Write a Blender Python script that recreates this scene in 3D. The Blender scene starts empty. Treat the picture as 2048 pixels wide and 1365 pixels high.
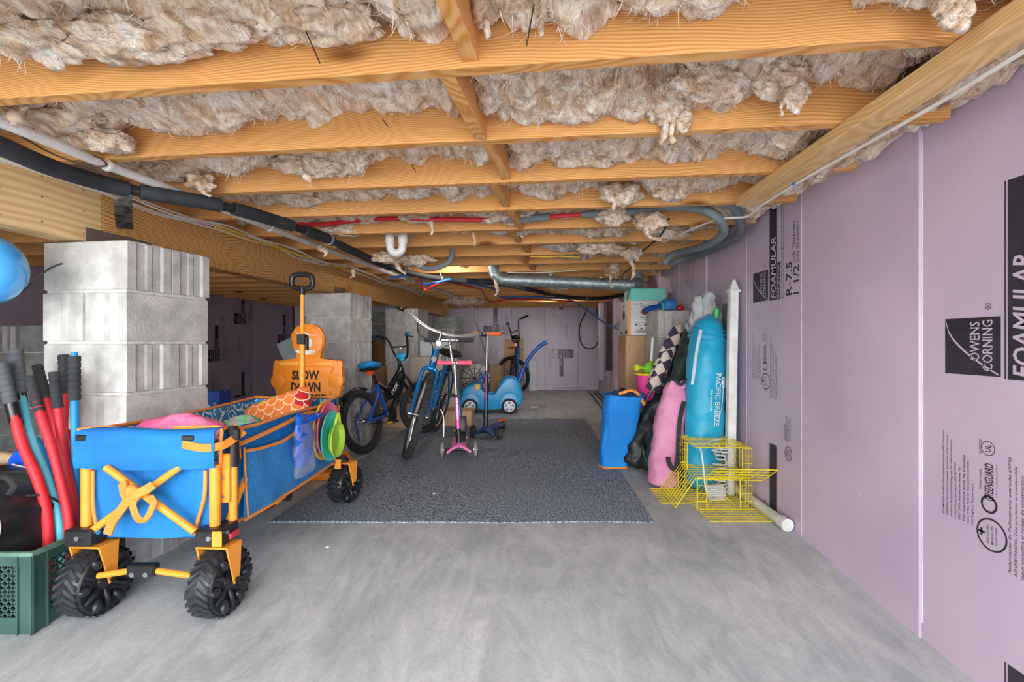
import bpy, bmesh, math, random
import numpy as np
from mathutils import Vector as V, Matrix as MX, noise as NZ
R = math.radians
random.seed(7)

# ------------------------------------------------------------------ camera, world, sun, exposure
FPX, VX, VY, HC = 970.0, 1068.0, 686.0, 0.883      # focal length and vanishing point in pixels, eye height
scene = bpy.context.scene
cam_d = bpy.data.cameras.new('camera')
cam = bpy.data.objects.new('camera', cam_d)
scene.collection.objects.link(cam)
cam.location = (0, 0, HC)
cam.rotation_euler = (R(90), 0, 0)
cam_d.sensor_width = 36.0
cam_d.lens = FPX / 2048 * 36
cam_d.shift_x = -(VX - 1024) / 2048
cam_d.shift_y = (VY - 682.5) / 2048
cam_d.clip_start = 0.05
scene.camera = cam

world = bpy.data.worlds.new('world')
scene.world = world
world.use_nodes = True
bg = world.node_tree.nodes['Background']
bg.inputs[0].default_value = (0.93, 0.97, 1.0, 1)
bg.inputs[1].default_value = 3.2

sun_d = bpy.data.lights.new('daylight_sun', 'SUN')
sun_d.energy = 1.15
sun_d.angle = R(26)
sun_d.color = (1.0, 0.97, 0.93)
sun = bpy.data.objects.new('daylight_sun', sun_d)
scene.collection.objects.link(sun)
sun.rotation_euler = (R(90 - 3), 0, R(7))

vs = scene.view_settings
vs.view_transform = 'Standard'
vs.look = 'None'
vs.exposure = 0.72
vs.gamma = 1.0
scene.cycles.diffuse_bounces = 10
scene.cycles.max_bounces = 14
vs.use_curve_mapping = False

# ------------------------------------------------------------------ helpers
COL = scene.collection
WM = {}          # world matrix of every object built here

def P(px, py, Y):
    """point of the photograph at depth Y"""
    return V(((px - VX) / FPX * Y, Y, HC - (py - VY) / FPX * Y))

def H(px, py, z):
    """point of the photograph at height z"""
    Y = (HC - z) * FPX / (py - VY)
    return V(((px - VX) / FPX * Y, Y, z))

def floor_z(y):
    if y >= 2.2: return 0.0
    return max(-0.085, -(2.2 - y) * 0.073)

def lin(h):
    h = h.lstrip('#')
    out = []
    for i in (0, 2, 4):
        c = int(h[i:i+2], 16) / 255
        out.append(c / 12.92 if c <= .04045 else ((c + .055) / 1.055) ** 2.4)
    return (*out, 1)

def rotz(a): return MX.Rotation(a, 4, 'Z')
def T(v): return MX.Translation(V(v))

def frame_to(a, b):
    """matrix whose z axis runs from a to b, at a"""
    d = (V(b) - V(a))
    q = d.to_track_quat('Z', 'Y')
    return T(a) @ q.to_matrix().to_4x4()

def spl(pts, n=8, closed=False):
    """Catmull-Rom through pts"""
    pts = [V(p) for p in pts]
    out = []
    m = len(pts)
    rng = m if closed else m - 1
    for i in range(rng):
        if closed:
            p0, p1, p2, p3 = pts[(i-1) % m], pts[i], pts[(i+1) % m], pts[(i+2) % m]
        else:
            p0, p1, p2, p3 = pts[max(i-1, 0)], pts[i], pts[i+1], pts[min(i+2, m-1)]
        for k in range(n):
            t = k / n
            out.append(0.5 * ((2*p1) + (-p0+p2)*t + (2*p0-5*p1+4*p2-p3)*t*t + (-p0+3*p1-3*p2+p3)*t**3))
    if not closed: out.append(pts[-1])
    return out

class MB:
    def __init__(s): s.bm = bmesh.new()
    def box(s, c, d, rot=None, bv=0.0, seg=1):
        M = T(c) @ (rot.to_4x4() if rot else MX.Identity(4)) @ MX.Diagonal((*d, 1))
        r = bmesh.ops.create_cube(s.bm, size=1, matrix=M)
        if bv:
            es = list({e for v in r['verts'] for e in v.link_edges})
            bmesh.ops.bevel(s.bm, geom=es, offset=bv, segments=seg, affect='EDGES', profile=.5)
        return s
    def bbox(s, a, b, bv=0.0, seg=1):
        a, b = V(a), V(b)
        return s.box((a+b)/2, [abs(x) for x in (b-a)], None, bv, seg)
    def bar(s, a, b, w, h, bv=0.0, up=(0, 0, 1)):
        a, b = V(a), V(b); d = (b-a); L = d.length; x = d.normalized()
        y = V(up).cross(x)
        if y.length < 1e-5: y = V((0, 1, 0)).cross(x)
        y.normalize(); z = x.cross(y)
        rot = MX((x, y, z)).transposed()
        return s.box((a+b)/2, (L, w, h), rot, bv)
    def cyl(s, a, b, r, seg=16, r2=None):
        a, b = V(a), V(b)
        M = frame_to(a, b) @ T((0, 0, (b-a).length/2))
        bmesh.ops.create_cone(s.bm, cap_ends=True, segments=seg, radius1=r, radius2=r if r2 is None else r2, depth=(b-a).length, matrix=M)
        return s
    def sph(s, c, r, seg=16, rings=10, rot=None):
        r = (r, r, r) if not hasattr(r, '__len__') else r
        M = T(c) @ (rot.to_4x4() if rot else MX.Identity(4)) @ MX.Diagonal((*r, 1))
        bmesh.ops.create_uvsphere(s.bm, u_segments=seg, v_segments=rings, radius=1, matrix=M)
        return s
    def ring(s, rows, closed_u=True, closed_v=False, cap=True):
        """skin rows of points"""
        bm = s.bm
        vv = [[bm.verts.new(p) for p in row] for row in rows]
        n = len(vv[0]); m = len(vv)
        for i in range(m if closed_v else m-1):
            a, b = vv[i], vv[(i+1) % m]
            for j in range(n if closed_u else n-1):
                k = (j+1) % n
                bm.faces.new((a[j], a[k], b[k], b[j]))
        if cap and closed_u and not closed_v:
            bm.faces.new(list(reversed(vv[0]))); bm.faces.new(vv[-1])
        return s
    def tube(s, pts, r, seg=8, closed=False, flat=1.0, up=None):
        pts = [V(p) for p in pts]
        n = len(pts)
        rs = r if hasattr(r, '__len__') else [r]*n
        rows = []
        pn = None
        for i, p in enumerate(pts):
            if closed: t = pts[(i+1) % n] - pts[i-1]
            else: t = pts[min(i+1, n-1)] - pts[max(i-1, 0)]
            if t.length < 1e-9: t = V((0, 0, 1))
            t.normalize()
            if up is not None:
                nrm = V(up) - t * t.dot(V(up))
            elif pn is None:
                nrm = t.orthogonal()
            else:
                nrm = pn - t * t.dot(pn)
            if nrm.length < 1e-6: nrm = t.orthogonal()
            nrm.normalize(); pn = nrm
            b = t.cross(nrm)
            rows.append([p + (nrm*math.cos(2*math.pi*k/seg)*flat + b*math.sin(2*math.pi*k/seg)) * rs[i] for k in range(seg)])
        return s.ring(rows, True, closed)
    def lathe(s, prof, M=None, seg=24, a0=0, a1=2*math.pi):
        M = M or MX.Identity(4)
        full = abs(a1-a0-2*math.pi) < 1e-6
        k = seg if full else seg+1
        rows = [[M @ V((r*math.cos(a0+(a1-a0)*i/seg), r*math.sin(a0+(a1-a0)*i/seg), z)) for i in range(k)] for r, z in prof]
        return s.ring(rows, full, False, full)
    def torus(s, M, Rr, r, n=32, m=10, flat=1.0):
        rows = []
        for i in range(n):
            a = 2*math.pi*i/n
            rows.append([M @ V(((Rr + r*math.cos(b))*math.cos(a), (Rr + r*math.cos(b))*math.sin(a), r*flat*math.sin(b))) for b in [2*math.pi*j/m for j in range(m)]])
        return s.ring(rows, True, True)
    def prism(s, poly, depth, M=None, bv=0.0, seg=2):
        """2-D outline in xy, extruded along +z"""
        M = M or MX.Identity(4)
        bm = s.bm
        a = [bm.verts.new(M @ V((x, y, 0))) for x, y in poly]
        b = [bm.verts.new(M @ V((x, y, depth))) for x, y in poly]
        n = len(poly)
        fs = [bm.faces.new(list(reversed(a))), bm.faces.new(b)]
        for i in range(n):
            k = (i+1) % n
            bm.faces.new((a[i], a[k], b[k], b[i]))
        if bv:
            es = [e for f in fs for e in f.edges]
            bmesh.ops.bevel(bm, geom=es, offset=bv, segments=seg, affect='EDGES', profile=.5)
        return s
    def sheet(s, fn, nu, nv, th=0.0):
        """surface fn(u,v); with th it gets a back side"""
        bm = s.bm
        g = [[V(fn(i/nu, j/nv)) for j in range(nv+1)] for i in range(nu+1)]
        vv = [[bm.verts.new(p) for p in row] for row in g]
        for i in range(nu):
            for j in range(nv):
                bm.faces.new((vv[i][j], vv[i+1][j], vv[i+1][j+1], vv[i][j+1]))
        if th:
            bk = []
            for i in range(nu+1):
                row = []
                for j in range(nv+1):
                    du = g[min(i+1, nu)][j] - g[max(i-1, 0)][j]
                    dv = g[i][min(j+1, nv)] - g[i][max(j-1, 0)]
                    nn = du.cross(dv)
                    if nn.length > 1e-12: nn.normalize()
                    row.append(bm.verts.new(g[i][j] - nn*th))
                bk.append(row)
            for i in range(nu):
                for j in range(nv):
                    bm.faces.new((bk[i][j], bk[i][j+1], bk[i+1][j+1], bk[i+1][j]))
            for i in range(nu):
                bm.faces.new((vv[i+1][0], vv[i][0], bk[i][0], bk[i+1][0]))
                bm.faces.new((vv[i][nv], vv[i+1][nv], bk[i+1][nv], bk[i][nv]))
            for j in range(nv):
                bm.faces.new((vv[0][j], vv[0][j+1], bk[0][j+1], bk[0][j]))
                bm.faces.new((vv[nu][j+1], vv[nu][j], bk[nu][j], bk[nu][j+1]))
        return s
    def loft(s, path, rad, n=20, wr=0.0, ws=14.0, sq=2.0, seed=0.0, up=(0, 1, 0), cap=True):
        """sack-like body: stations along path with (a,b) half sizes, superellipse section, wrinkles"""
        path = [V(p) for p in path]
        if not hasattr(rad, '__len__'): rad = [rad]*len(path)
        rad = [rad[min(i, len(rad)-1)] for i in range(len(path))]
        rows = []
        m = len(path)
        for i, p in enumerate(path):
            t = (path[min(i+1, m-1)] - path[max(i-1, 0)]).normalized()
            b = V(up) - t*t.dot(V(up)); b.normalize()
            a = b.cross(t)
            ra, rb = rad[i] if hasattr(rad[i], '__len__') else (rad[i], rad[i])
            row = []
            for k in range(n):
                th = 2*math.pi*k/n
                c, q = math.cos(th), math.sin(th)
                e = 2.0/sq
                x = math.copysign(abs(c)**e, c)*ra; y = math.copysign(abs(q)**e, q)*rb
                pt = p + a*x + b*y
                if wr:
                    f = NZ.noise(pt*ws + V((seed, seed*.7, 0))) + .5*NZ.noise(pt*ws*2.3 + V((0, seed, 3)))
                    d = (a*x + b*y)
                    if d.length > 1e-6: pt = pt + d.normalized()*f*wr
                row.append(pt)
            rows.append(row)
        return s.ring(rows, True, False, cap)
    def xf(s, M):
        bmesh.ops.transform(s.bm, matrix=M, verts=s.bm.verts[:]); return s
    def build(s, name, mat, parent=None, smooth=35, label=None, bake=True):
        me = bpy.data.meshes.new(name)
        if parent is not None and bake:
            bmesh.ops.transform(s.bm, matrix=WM[parent].inverted(), verts=s.bm.verts[:])
        bmesh.ops.recalc_face_normals(s.bm, faces=s.bm.faces[:])
        s.bm.to_mesh(me); s.bm.free()
        return link(name, me, mat, parent, smooth, label)

def link(name, me, mat, parent=None, smooth=None, label=None):
    if mat is not None and not me.materials: me.materials.append(mat)
    if smooth:
        for p in me.polygons: p.use_smooth = True
        me.set_sharp_from_angle(angle=R(smooth))
    o = bpy.data.objects.new(name, me)
    COL.objects.link(o)
    if parent is not None:
        o.parent = parent
        WM[o] = WM[parent].copy()
    else:
        WM[o] = MX.Identity(4)
    if label: o['label'] = label
    return o

def thing(name, label, cat, loc=(0, 0, 0), rz=0.0, group=None):
    o = bpy.data.objects.new(name, None)
    COL.objects.link(o)
    o.empty_display_size = .1
    o.location = loc; o.rotation_euler = (0, 0, rz)
    WM[o] = T(loc) @ rotz(rz)
    o['label'] = label; o['category'] = cat
    if group: o['group'] = group
    return o

def tag(o, label=None, cat=None, group=None, kind=None):
    if label: o['label'] = label
    if cat: o['category'] = cat
    if group: o['group'] = group
    if kind: o['kind'] = kind
    return o

# ---- text as flat mesh
def text_geo(txt, size=1.0, bold=0.0, shear=0.0, align='LEFT', spacing=1.0):
    cu = bpy.data.curves.new('t', 'FONT')
    cu.body = txt; cu.size = size; cu.offset = bold; cu.shear = shear
    cu.align_x = align; cu.space_character = spacing
    cu.resolution_u = 2
    ob = bpy.data.objects.new('t', cu)
    me = ob.to_mesh()
    vs_ = [v.co.copy() for v in me.vertices]
    fs_ = [tuple(p.vertices) for p in me.polygons]
    ob.to_mesh_clear()
    bpy.data.objects.remove(ob); bpy.data.curves.remove(cu)
    return vs_, fs_

def text_fit(txt, w, h, **kw):
    """text scaled to fill a w x h rectangle from the origin"""
    vs_, fs_ = text_geo(txt, 1.0, **kw)
    if not vs_: return [], []
    x0 = min(v.x for v in vs_); x1 = max(v.x for v in vs_)
    y0 = min(v.y for v in vs_); y1 = max(v.y for v in vs_)
    sx = w / max(x1-x0, 1e-6); sy = h / max(y1-y0, 1e-6)
    return [V(((v.x-x0)*sx, (v.y-y0)*sy, 0)) for v in vs_], fs_

def add_geo(mb, geo, M):
    vs_, fs_ = geo
    nv = [mb.bm.verts.new(M @ v) for v in vs_]
    for f in fs_:
        try: mb.bm.faces.new([nv[i] for i in f])
        except ValueError: pass

def plane_mx(o, ux, uy):
    ux = V(ux).normalized(); uy = V(uy); uy = (uy - ux*ux.dot(uy)).normalized(); uz = ux.cross(uy)
    m = MX((ux, uy, uz)).transposed().to_4x4()
    return T(o) @ m

# ------------------------------------------------------------------ materials
MATS = {}
def nd(nt, kind, **kw):
    n = nt.nodes.new(kind)
    for k, v in kw.items(): setattr(n, k, v)
    return n

def mat(name, c1, c2=None, rough=.55, metal=0.0, scale=9.0, detail=4.0, stretch=(1, 1, 1), bump=0.0, bscale=None, bstretch=None,
        spec=.5, coat=0.0, lo=.35, hi=.65, c3=None, trans=0.0, alpha=1.0, distort=0.0, sheen=0.0, rand=False):
    if name in MATS: return MATS[name]
    m = bpy.data.materials.new(name); m.use_nodes = True
    nt = m.node_tree; b = nt.nodes['Principled BSDF']; L = nt.links.new
    b.inputs['Roughness'].default_value = rough
    b.inputs['Metallic'].default_value = metal
    b.inputs['Specular IOR Level'].default_value = spec
    b.inputs['Coat Weight'].default_value = coat
    b.inputs['Transmission Weight'].default_value = trans
    b.inputs['Alpha'].default_value = alpha
    b.inputs['Sheen Weight'].default_value = sheen
    tc = nd(nt, 'ShaderNodeTexCoord')
    vec = tc.outputs['Object']
    if rand:
        oi = nd(nt, 'ShaderNodeObjectInfo')
        ml = nd(nt, 'ShaderNodeMath', operation='MULTIPLY'); ml.inputs[1].default_value = 37.0
        L(oi.outputs['Random'], ml.inputs[0])
        ad = nd(nt, 'ShaderNodeVectorMath', operation='ADD')
        L(vec, ad.inputs[0]); L(ml.outputs[0], ad.inputs[1])
        vec = ad.outputs[0]
    mp = nd(nt, 'ShaderNodeMapping'); mp.inputs['Scale'].default_value = stretch
    L(vec, mp.inputs[0])
    if c2 is None:
        r, g, bl, _ = lin(c1)
        ca = (r*.86, g*.86, bl*.86, 1); cb = (min(1, r*1.1), min(1, g*1.1), min(1, bl*1.1), 1)
    else: ca, cb = lin(c1), lin(c2)
    nz = nd(nt, 'ShaderNodeTexNoise')
    nz.inputs['Scale'].default_value = scale; nz.inputs['Detail'].default_value = detail; nz.inputs['Distortion'].default_value = distort
    L(mp.outputs[0], nz.inputs['Vector'])
    rp = nd(nt, 'ShaderNodeValToRGB')
    rp.color_ramp.elements[0].position = lo; rp.color_ramp.elements[0].color = ca
    rp.color_ramp.elements[1].position = hi; rp.color_ramp.elements[1].color = cb
    if c3:
        e = rp.color_ramp.elements.new((lo+hi)/2); e.color = lin(c3)
    L(nz.outputs['Fac'], rp.inputs[0]); L(rp.outputs[0], b.inputs['Base Color'])
    if bump:
        n2 = nd(nt, 'ShaderNodeTexNoise')
        n2.inputs['Scale'].default_value = bscale or scale*4; n2.inputs['Detail'].default_value = 5
        if bstretch:
            mp2 = nd(nt, 'ShaderNodeMapping'); mp2.inputs['Scale'].default_value = bstretch
            L(vec, mp2.inputs[0]); L(mp2.outputs[0], n2.inputs['Vector'])
        else: L(mp.outputs[0], n2.inputs['Vector'])
        bp = nd(nt, 'ShaderNodeBump'); bp.inputs['Strength'].default_value = bump; bp.inputs['Distance'].default_value = .01
        L(n2.outputs['Fac'], bp.inputs['Height']); L(bp.outputs[0], b.inputs['Normal'])
    MATS[name] = m
    return m

def wood(name, c_dark, c_mid, c_light, ring=26.0, rough=.6, knots=True, knot_c='#7a4416'):
    m = bpy.data.materials.new(name); m.use_nodes = True
    nt = m.node_tree; b = nt.nodes['Principled BSDF']; L = nt.links.new
    b.inputs['Roughness'].default_value = rough; b.inputs['Specular IOR Level'].default_value = .25
    tc = nd(nt, 'ShaderNodeTexCoord'); oi = nd(nt, 'ShaderNodeObjectInfo')
    ml = nd(nt, 'ShaderNodeMath', operation='MULTIPLY'); ml.inputs[1].default_value = 53.0
    L(oi.outputs['Random'], ml.inputs[0])
    ad = nd(nt, 'ShaderNodeVectorMath', operation='ADD'); L(tc.outputs['Object'], ad.inputs[0]); L(ml.outputs[0], ad.inputs[1])
    mp = nd(nt, 'ShaderNodeMapping'); mp.inputs['Scale'].default_value = (.35, 1, 1); L(ad.outputs[0], mp.inputs[0])
    n1 = nd(nt, 'ShaderNodeTexNoise'); n1.inputs['Scale'].default_value = 5.0; n1.inputs['Detail'].default_value = 1.5
    L(mp.outputs[0], n1.inputs['Vector'])
    mx = nd(nt, 'ShaderNodeVectorMath', operation='SCALE'); mx.inputs['Scale'].default_value = .16
    L(n1.outputs['Color'], mx.inputs[0])
    ad2 = nd(nt, 'ShaderNodeVectorMath', operation='ADD'); L(mp.outputs[0], ad2.inputs[0]); L(mx.outputs[0], ad2.inputs[1])
    mp2 = nd(nt, 'ShaderNodeMapping'); mp2.inputs['Scale'].default_value = (.25, 1, 1); L(ad2.outputs[0], mp2.inputs[0])
    wv = nd(nt, 'ShaderNodeTexWave', wave_type='BANDS', bands_direction='Z'); wv.inputs['Scale'].default_value = ring
    wv.inputs['Distortion'].default_value = 1.6; wv.inputs['Detail'].default_value = 3; wv.inputs['Detail Scale'].default_value = 1.6
    L(mp2.outputs[0], wv.inputs['Vector'])
    rp = nd(nt, 'ShaderNodeValToRGB')
    el = rp.color_ramp.elements
    el[0].position = .0; el[0].color = lin(c_light); el[1].position = 1.0; el[1].color = lin(c_dark)
    e = el.new(.6); e.color = lin(c_mid)
    L(wv.outputs['Fac'], rp.inputs[0])
    n3 = nd(nt, 'ShaderNodeTexNoise'); n3.inputs['Scale'].default_value = 2.2; L(mp.outputs[0], n3.inputs['Vector'])
    mxc = nd(nt, 'ShaderNodeMixRGB', blend_type='MULTIPLY'); mxc.inputs[0].default_value = .5
    rp3 = nd(nt, 'ShaderNodeValToRGB'); rp3.color_ramp.elements[0].position = .3; rp3.color_ramp.elements[0].color = (.72, .66, .6, 1)
    rp3.color_ramp.elements[1].position = .7; rp3.color_ramp.elements[1].color = (1, 1, 1, 1)
    L(n3.outputs['Fac'], rp3.inputs[0]); L(rp.outputs[0], mxc.inputs[1]); L(rp3.outputs[0], mxc.inputs[2])
    out = mxc.outputs[0]
    if knots:
        mk = nd(nt, 'ShaderNodeMapping'); mk.inputs['Scale'].default_value = (1.6, 5.5, 5.5); L(ad.outputs[0], mk.inputs[0])
        vo = nd(nt, 'ShaderNodeTexVoronoi'); vo.inputs['Scale'].default_value = .9; L(mk.outputs[0], vo.inputs['Vector'])
        rk = nd(nt, 'ShaderNodeValToRGB'); rk.color_ramp.elements[0].position = .05; rk.color_ramp.elements[0].color = (1, 1, 1, 1)
        rk.color_ramp.elements[1].position = .13; rk.color_ramp.elements[1].color = (0, 0, 0, 1)
        L(vo.outputs['Distance'], rk.inputs[0])
        mxk = nd(nt, 'ShaderNodeMixRGB'); L(rk.outputs[0], mxk.inputs[0]); L(out, mxk.inputs[1]); mxk.inputs[2].default_value = lin(knot_c)
        out = mxk.outputs[0]
    L(out, b.inputs['Base Color'])
    bp = nd(nt, 'ShaderNodeBump'); bp.inputs['Strength'].default_value = .05; bp.inputs['Distance'].default_value = .003
    L(wv.outputs['Fac'], bp.inputs['Height']); L(bp.outputs[0], b.inputs['Normal'])
    MATS[name] = m
    return m

# ------------------------------------------------------------------ shared materials
M_joist = wood('fir_joist', '#d2914c', '#e2a663', '#ebb678', ring=44)
M_girder = wood('pine_girder', '#b07636', '#d2a060', '#e0b577', ring=26, knot_c='#80501f')
M_girder2 = wood('pale_pine_girder', '#e0b67c', '#e8c48e', '#f0d2a0', ring=9, knot_c='#a87436')
M_ledger = wood('ledger_pine', '#dcae70', '#e4ba80', '#ebc68e', ring=30)
M_block = mat('concrete_block', '#b4b3af', '#d0cfcb', rough=.95, scale=14, bump=.35, bscale=160, spec=.1, rand=True)
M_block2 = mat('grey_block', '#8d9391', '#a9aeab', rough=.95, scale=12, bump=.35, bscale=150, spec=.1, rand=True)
M_mortar = mat('mortar', '#c9c8c4', '#dddcd8', rough=.95, scale=25, bump=.4, bscale=120)
M_white = mat('white_plastic', '#e9e9e6', rough=.35)
M_film_glint = mat('painted_film_glint', '#f0eaf2', rough=.3)  # white standing in for light caught on the board edges
M_black = mat('black_plastic', '#17181a', '#232528', rough=.4)
M_rubber = mat('black_rubber', '#1b1c1e', '#2b2d2f', rough=.75, bump=.15)
M_foam_blk = mat('black_foam', '#2e3236', '#3c4146', rough=.7, bump=.1, bscale=60)
M_steel = mat('bright_steel', '#b9bcc0', '#d4d6d8', rough=.25, metal=1.0)
M_galv = mat('galvanised_steel', '#8d9da2', '#b3c0c3', rough=.5, metal=.7, scale=25, lo=.4, hi=.6)
M_ink = mat('black_ink', '#2b2530', '#3a3440', rough=.6)
M_ink_pale = mat('faded_ink', '#6f6775', '#837b88', rough=.6)
M_subfloor = mat('subfloor_ply', '#b08a5a', '#c9a26c', rough=.8, scale=5)
M_orange = mat('orange_paint', '#f29a2e', '#fba53a', rough=.4)

def concrete():
    m = bpy.data.materials.new('concrete_floor'); m.use_nodes = True
    nt = m.node_tree; b = nt.nodes['Principled BSDF']; L = nt.links.new
    b.inputs['Roughness'].default_value = .8; b.inputs['Specular IOR Level'].default_value = .25
    tc = nd(nt, 'ShaderNodeTexCoord')
    def nz(sc, det=6, st=(1, 1, 1), dis=0.0, rot=0.0):
        mp = nd(nt, 'ShaderNodeMapping'); mp.inputs['Scale'].default_value = st; mp.inputs['Rotation'].default_value = (0, 0, rot); L(tc.outputs['Object'], mp.inputs[0])
        n = nd(nt, 'ShaderNodeTexNoise'); n.inputs['Scale'].default_value = sc; n.inputs['Detail'].default_value = det; n.inputs['Distortion'].default_value = dis
        n.inputs['Roughness'].default_value = .62
        L(mp.outputs[0], n.inputs['Vector']); return n
    def ramp(src, a, ca, bb, cb):
        r = nd(nt, 'ShaderNodeValToRGB'); r.color_ramp.elements[0].position = a; r.color_ramp.elements[0].color = ca
        r.color_ramp.elements[1].position = bb; r.color_ramp.elements[1].color = cb; L(src, r.inputs[0]); return r
    n1 = nz(1.3, 8, dis=.6)
    r1 = ramp(n1.outputs['Fac'], .3, lin('#a9afb3'), .7, lin('#d2d5d6'))
    n2 = nz(7, 9, (1, .35, 1), 1.6, .9)
    r2 = ramp(n2.outputs['Fac'], .36, (.74, .75, .76, 1), .62, (1.08, 1.08, 1.07, 1))
    mx = nd(nt, 'ShaderNodeMixRGB', blend_type='MULTIPLY'); mx.inputs[0].default_value = .8
    L(r1.outputs[0], mx.inputs[1]); L(r2.outputs[0], mx.inputs[2])
    n3 = nz(90, 3)
    r3 = ramp(n3.outputs['Fac'], .3, (.82, .82, .82, 1), .7, (1.08, 1.08, 1.08, 1))
    mx2 = nd(nt, 'ShaderNodeMixRGB', blend_type='MULTIPLY'); mx2.inputs[0].default_value = .55
    L(mx.outputs[0], mx2.inputs[1]); L(r3.outputs[0], mx2.inputs[2])
    L(mx2.outputs[0], b.inputs['Base Color'])
    bp = nd(nt, 'ShaderNodeBump'); bp.inputs['Strength'].default_value = .35; bp.inputs['Distance'].default_value = .006
    n4 = nz(30, 8, (1, .5, 1), 1.0, .6); L(n4.outputs['Fac'], bp.inputs['Height']); L(bp.outputs[0], b.inputs['Normal'])
    return m

def fibreglass():
    m = bpy.data.materials.new('fibreglass_insulation'); m.use_nodes = True
    nt = m.node_tree; b = nt.nodes['Principled BSDF']; L = nt.links.new
    b.inputs['Roughness'].default_value = 1.0; b.inputs['Specular IOR Level'].default_value = .05
    b.inputs['Sheen Weight'].default_value = .25
    tc = nd(nt, 'ShaderNodeTexCoord'); oi = nd(nt, 'ShaderNodeObjectInfo')
    ml = nd(nt, 'ShaderNodeMath', operation='MULTIPLY'); ml.inputs[1].default_value = 29.0; L(oi.outputs['Random'], ml.inputs[0])
    ad = nd(nt, 'ShaderNodeVectorMath', operation='ADD'); L(tc.outputs['Object'], ad.inputs[0]); L(ml.outputs[0], ad.inputs[1])
    def nz(sc, det, st, dis, rot=(0, 0, 0)):
        mp = nd(nt, 'ShaderNodeMapping'); mp.inputs['Scale'].default_value = st; mp.inputs['Rotation'].default_value = rot; L(ad.outputs[0], mp.inputs[0])
        n = nd(nt, 'ShaderNodeTexNoise'); n.inputs['Scale'].default_value = sc; n.inputs['Detail'].default_value = det; n.inputs['Distortion'].default_value = dis
        L(mp.outputs[0], n.inputs['Vector']); return n
    n1 = nz(6.5, 6, (1, .55, 1), 3.0, (0, 0, .5))
    rp = nd(nt, 'ShaderNodeValToRGB'); el = rp.color_ramp.elements
    el[0].position = .30; el[0].color = lin('#bd9672'); el[1].position = .68; el[1].color = lin('#fdf6ec')
    e = el.new(.42); e.color = lin('#e4c9ab'); e = el.new(.54); e.color = lin('#f6e6d3')
    L(n1.outputs['Fac'], rp.inputs[0])
    n2 = nz(20.0, 7, (1, .14, 1), 3.0, (0, 0, .9))
    r2 = nd(nt, 'ShaderNodeValToRGB'); r2.color_ramp.elements[0].position = .34; r2.color_ramp.elements[0].color = (.62, .50, .40, 1)
    r2.color_ramp.elements[1].position = .62; r2.color_ramp.elements[1].color = (1.04, 1.03, 1.02, 1)
    L(n2.outputs['Fac'], r2.inputs[0])
    mx = nd(nt, 'ShaderNodeMixRGB', blend_type='MULTIPLY'); mx.inputs[0].default_value = .75
    L(rp.outputs[0], mx.inputs[1]); L(r2.outputs[0], mx.inputs[2]); L(mx.outputs[0], b.inputs['Base Color'])
    n3 = nz(48.0, 6, (1, .10, 1), 2.6, (0, 0, .9))
    bp = nd(nt, 'ShaderNodeBump'); bp.inputs['Strength'].default_value = .7; bp.inputs['Distance'].default_value = .012
    L(n3.outputs['Fac'], bp.inputs['Height'])
    n5 = nz(14.0, 6, (1, .5, 1), 2.5, (0, 0, -.5))
    bp2 = nd(nt, 'ShaderNodeBump'); bp2.inputs['Strength'].default_value = .8; bp2.inputs['Distance'].default_value = .03
    L(n5.outputs['Fac'], bp2.inputs['Height']); L(bp.outputs[0], bp2.inputs['Normal'])
    L(bp2.outputs[0], b.inputs['Normal'])
    return m

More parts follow.
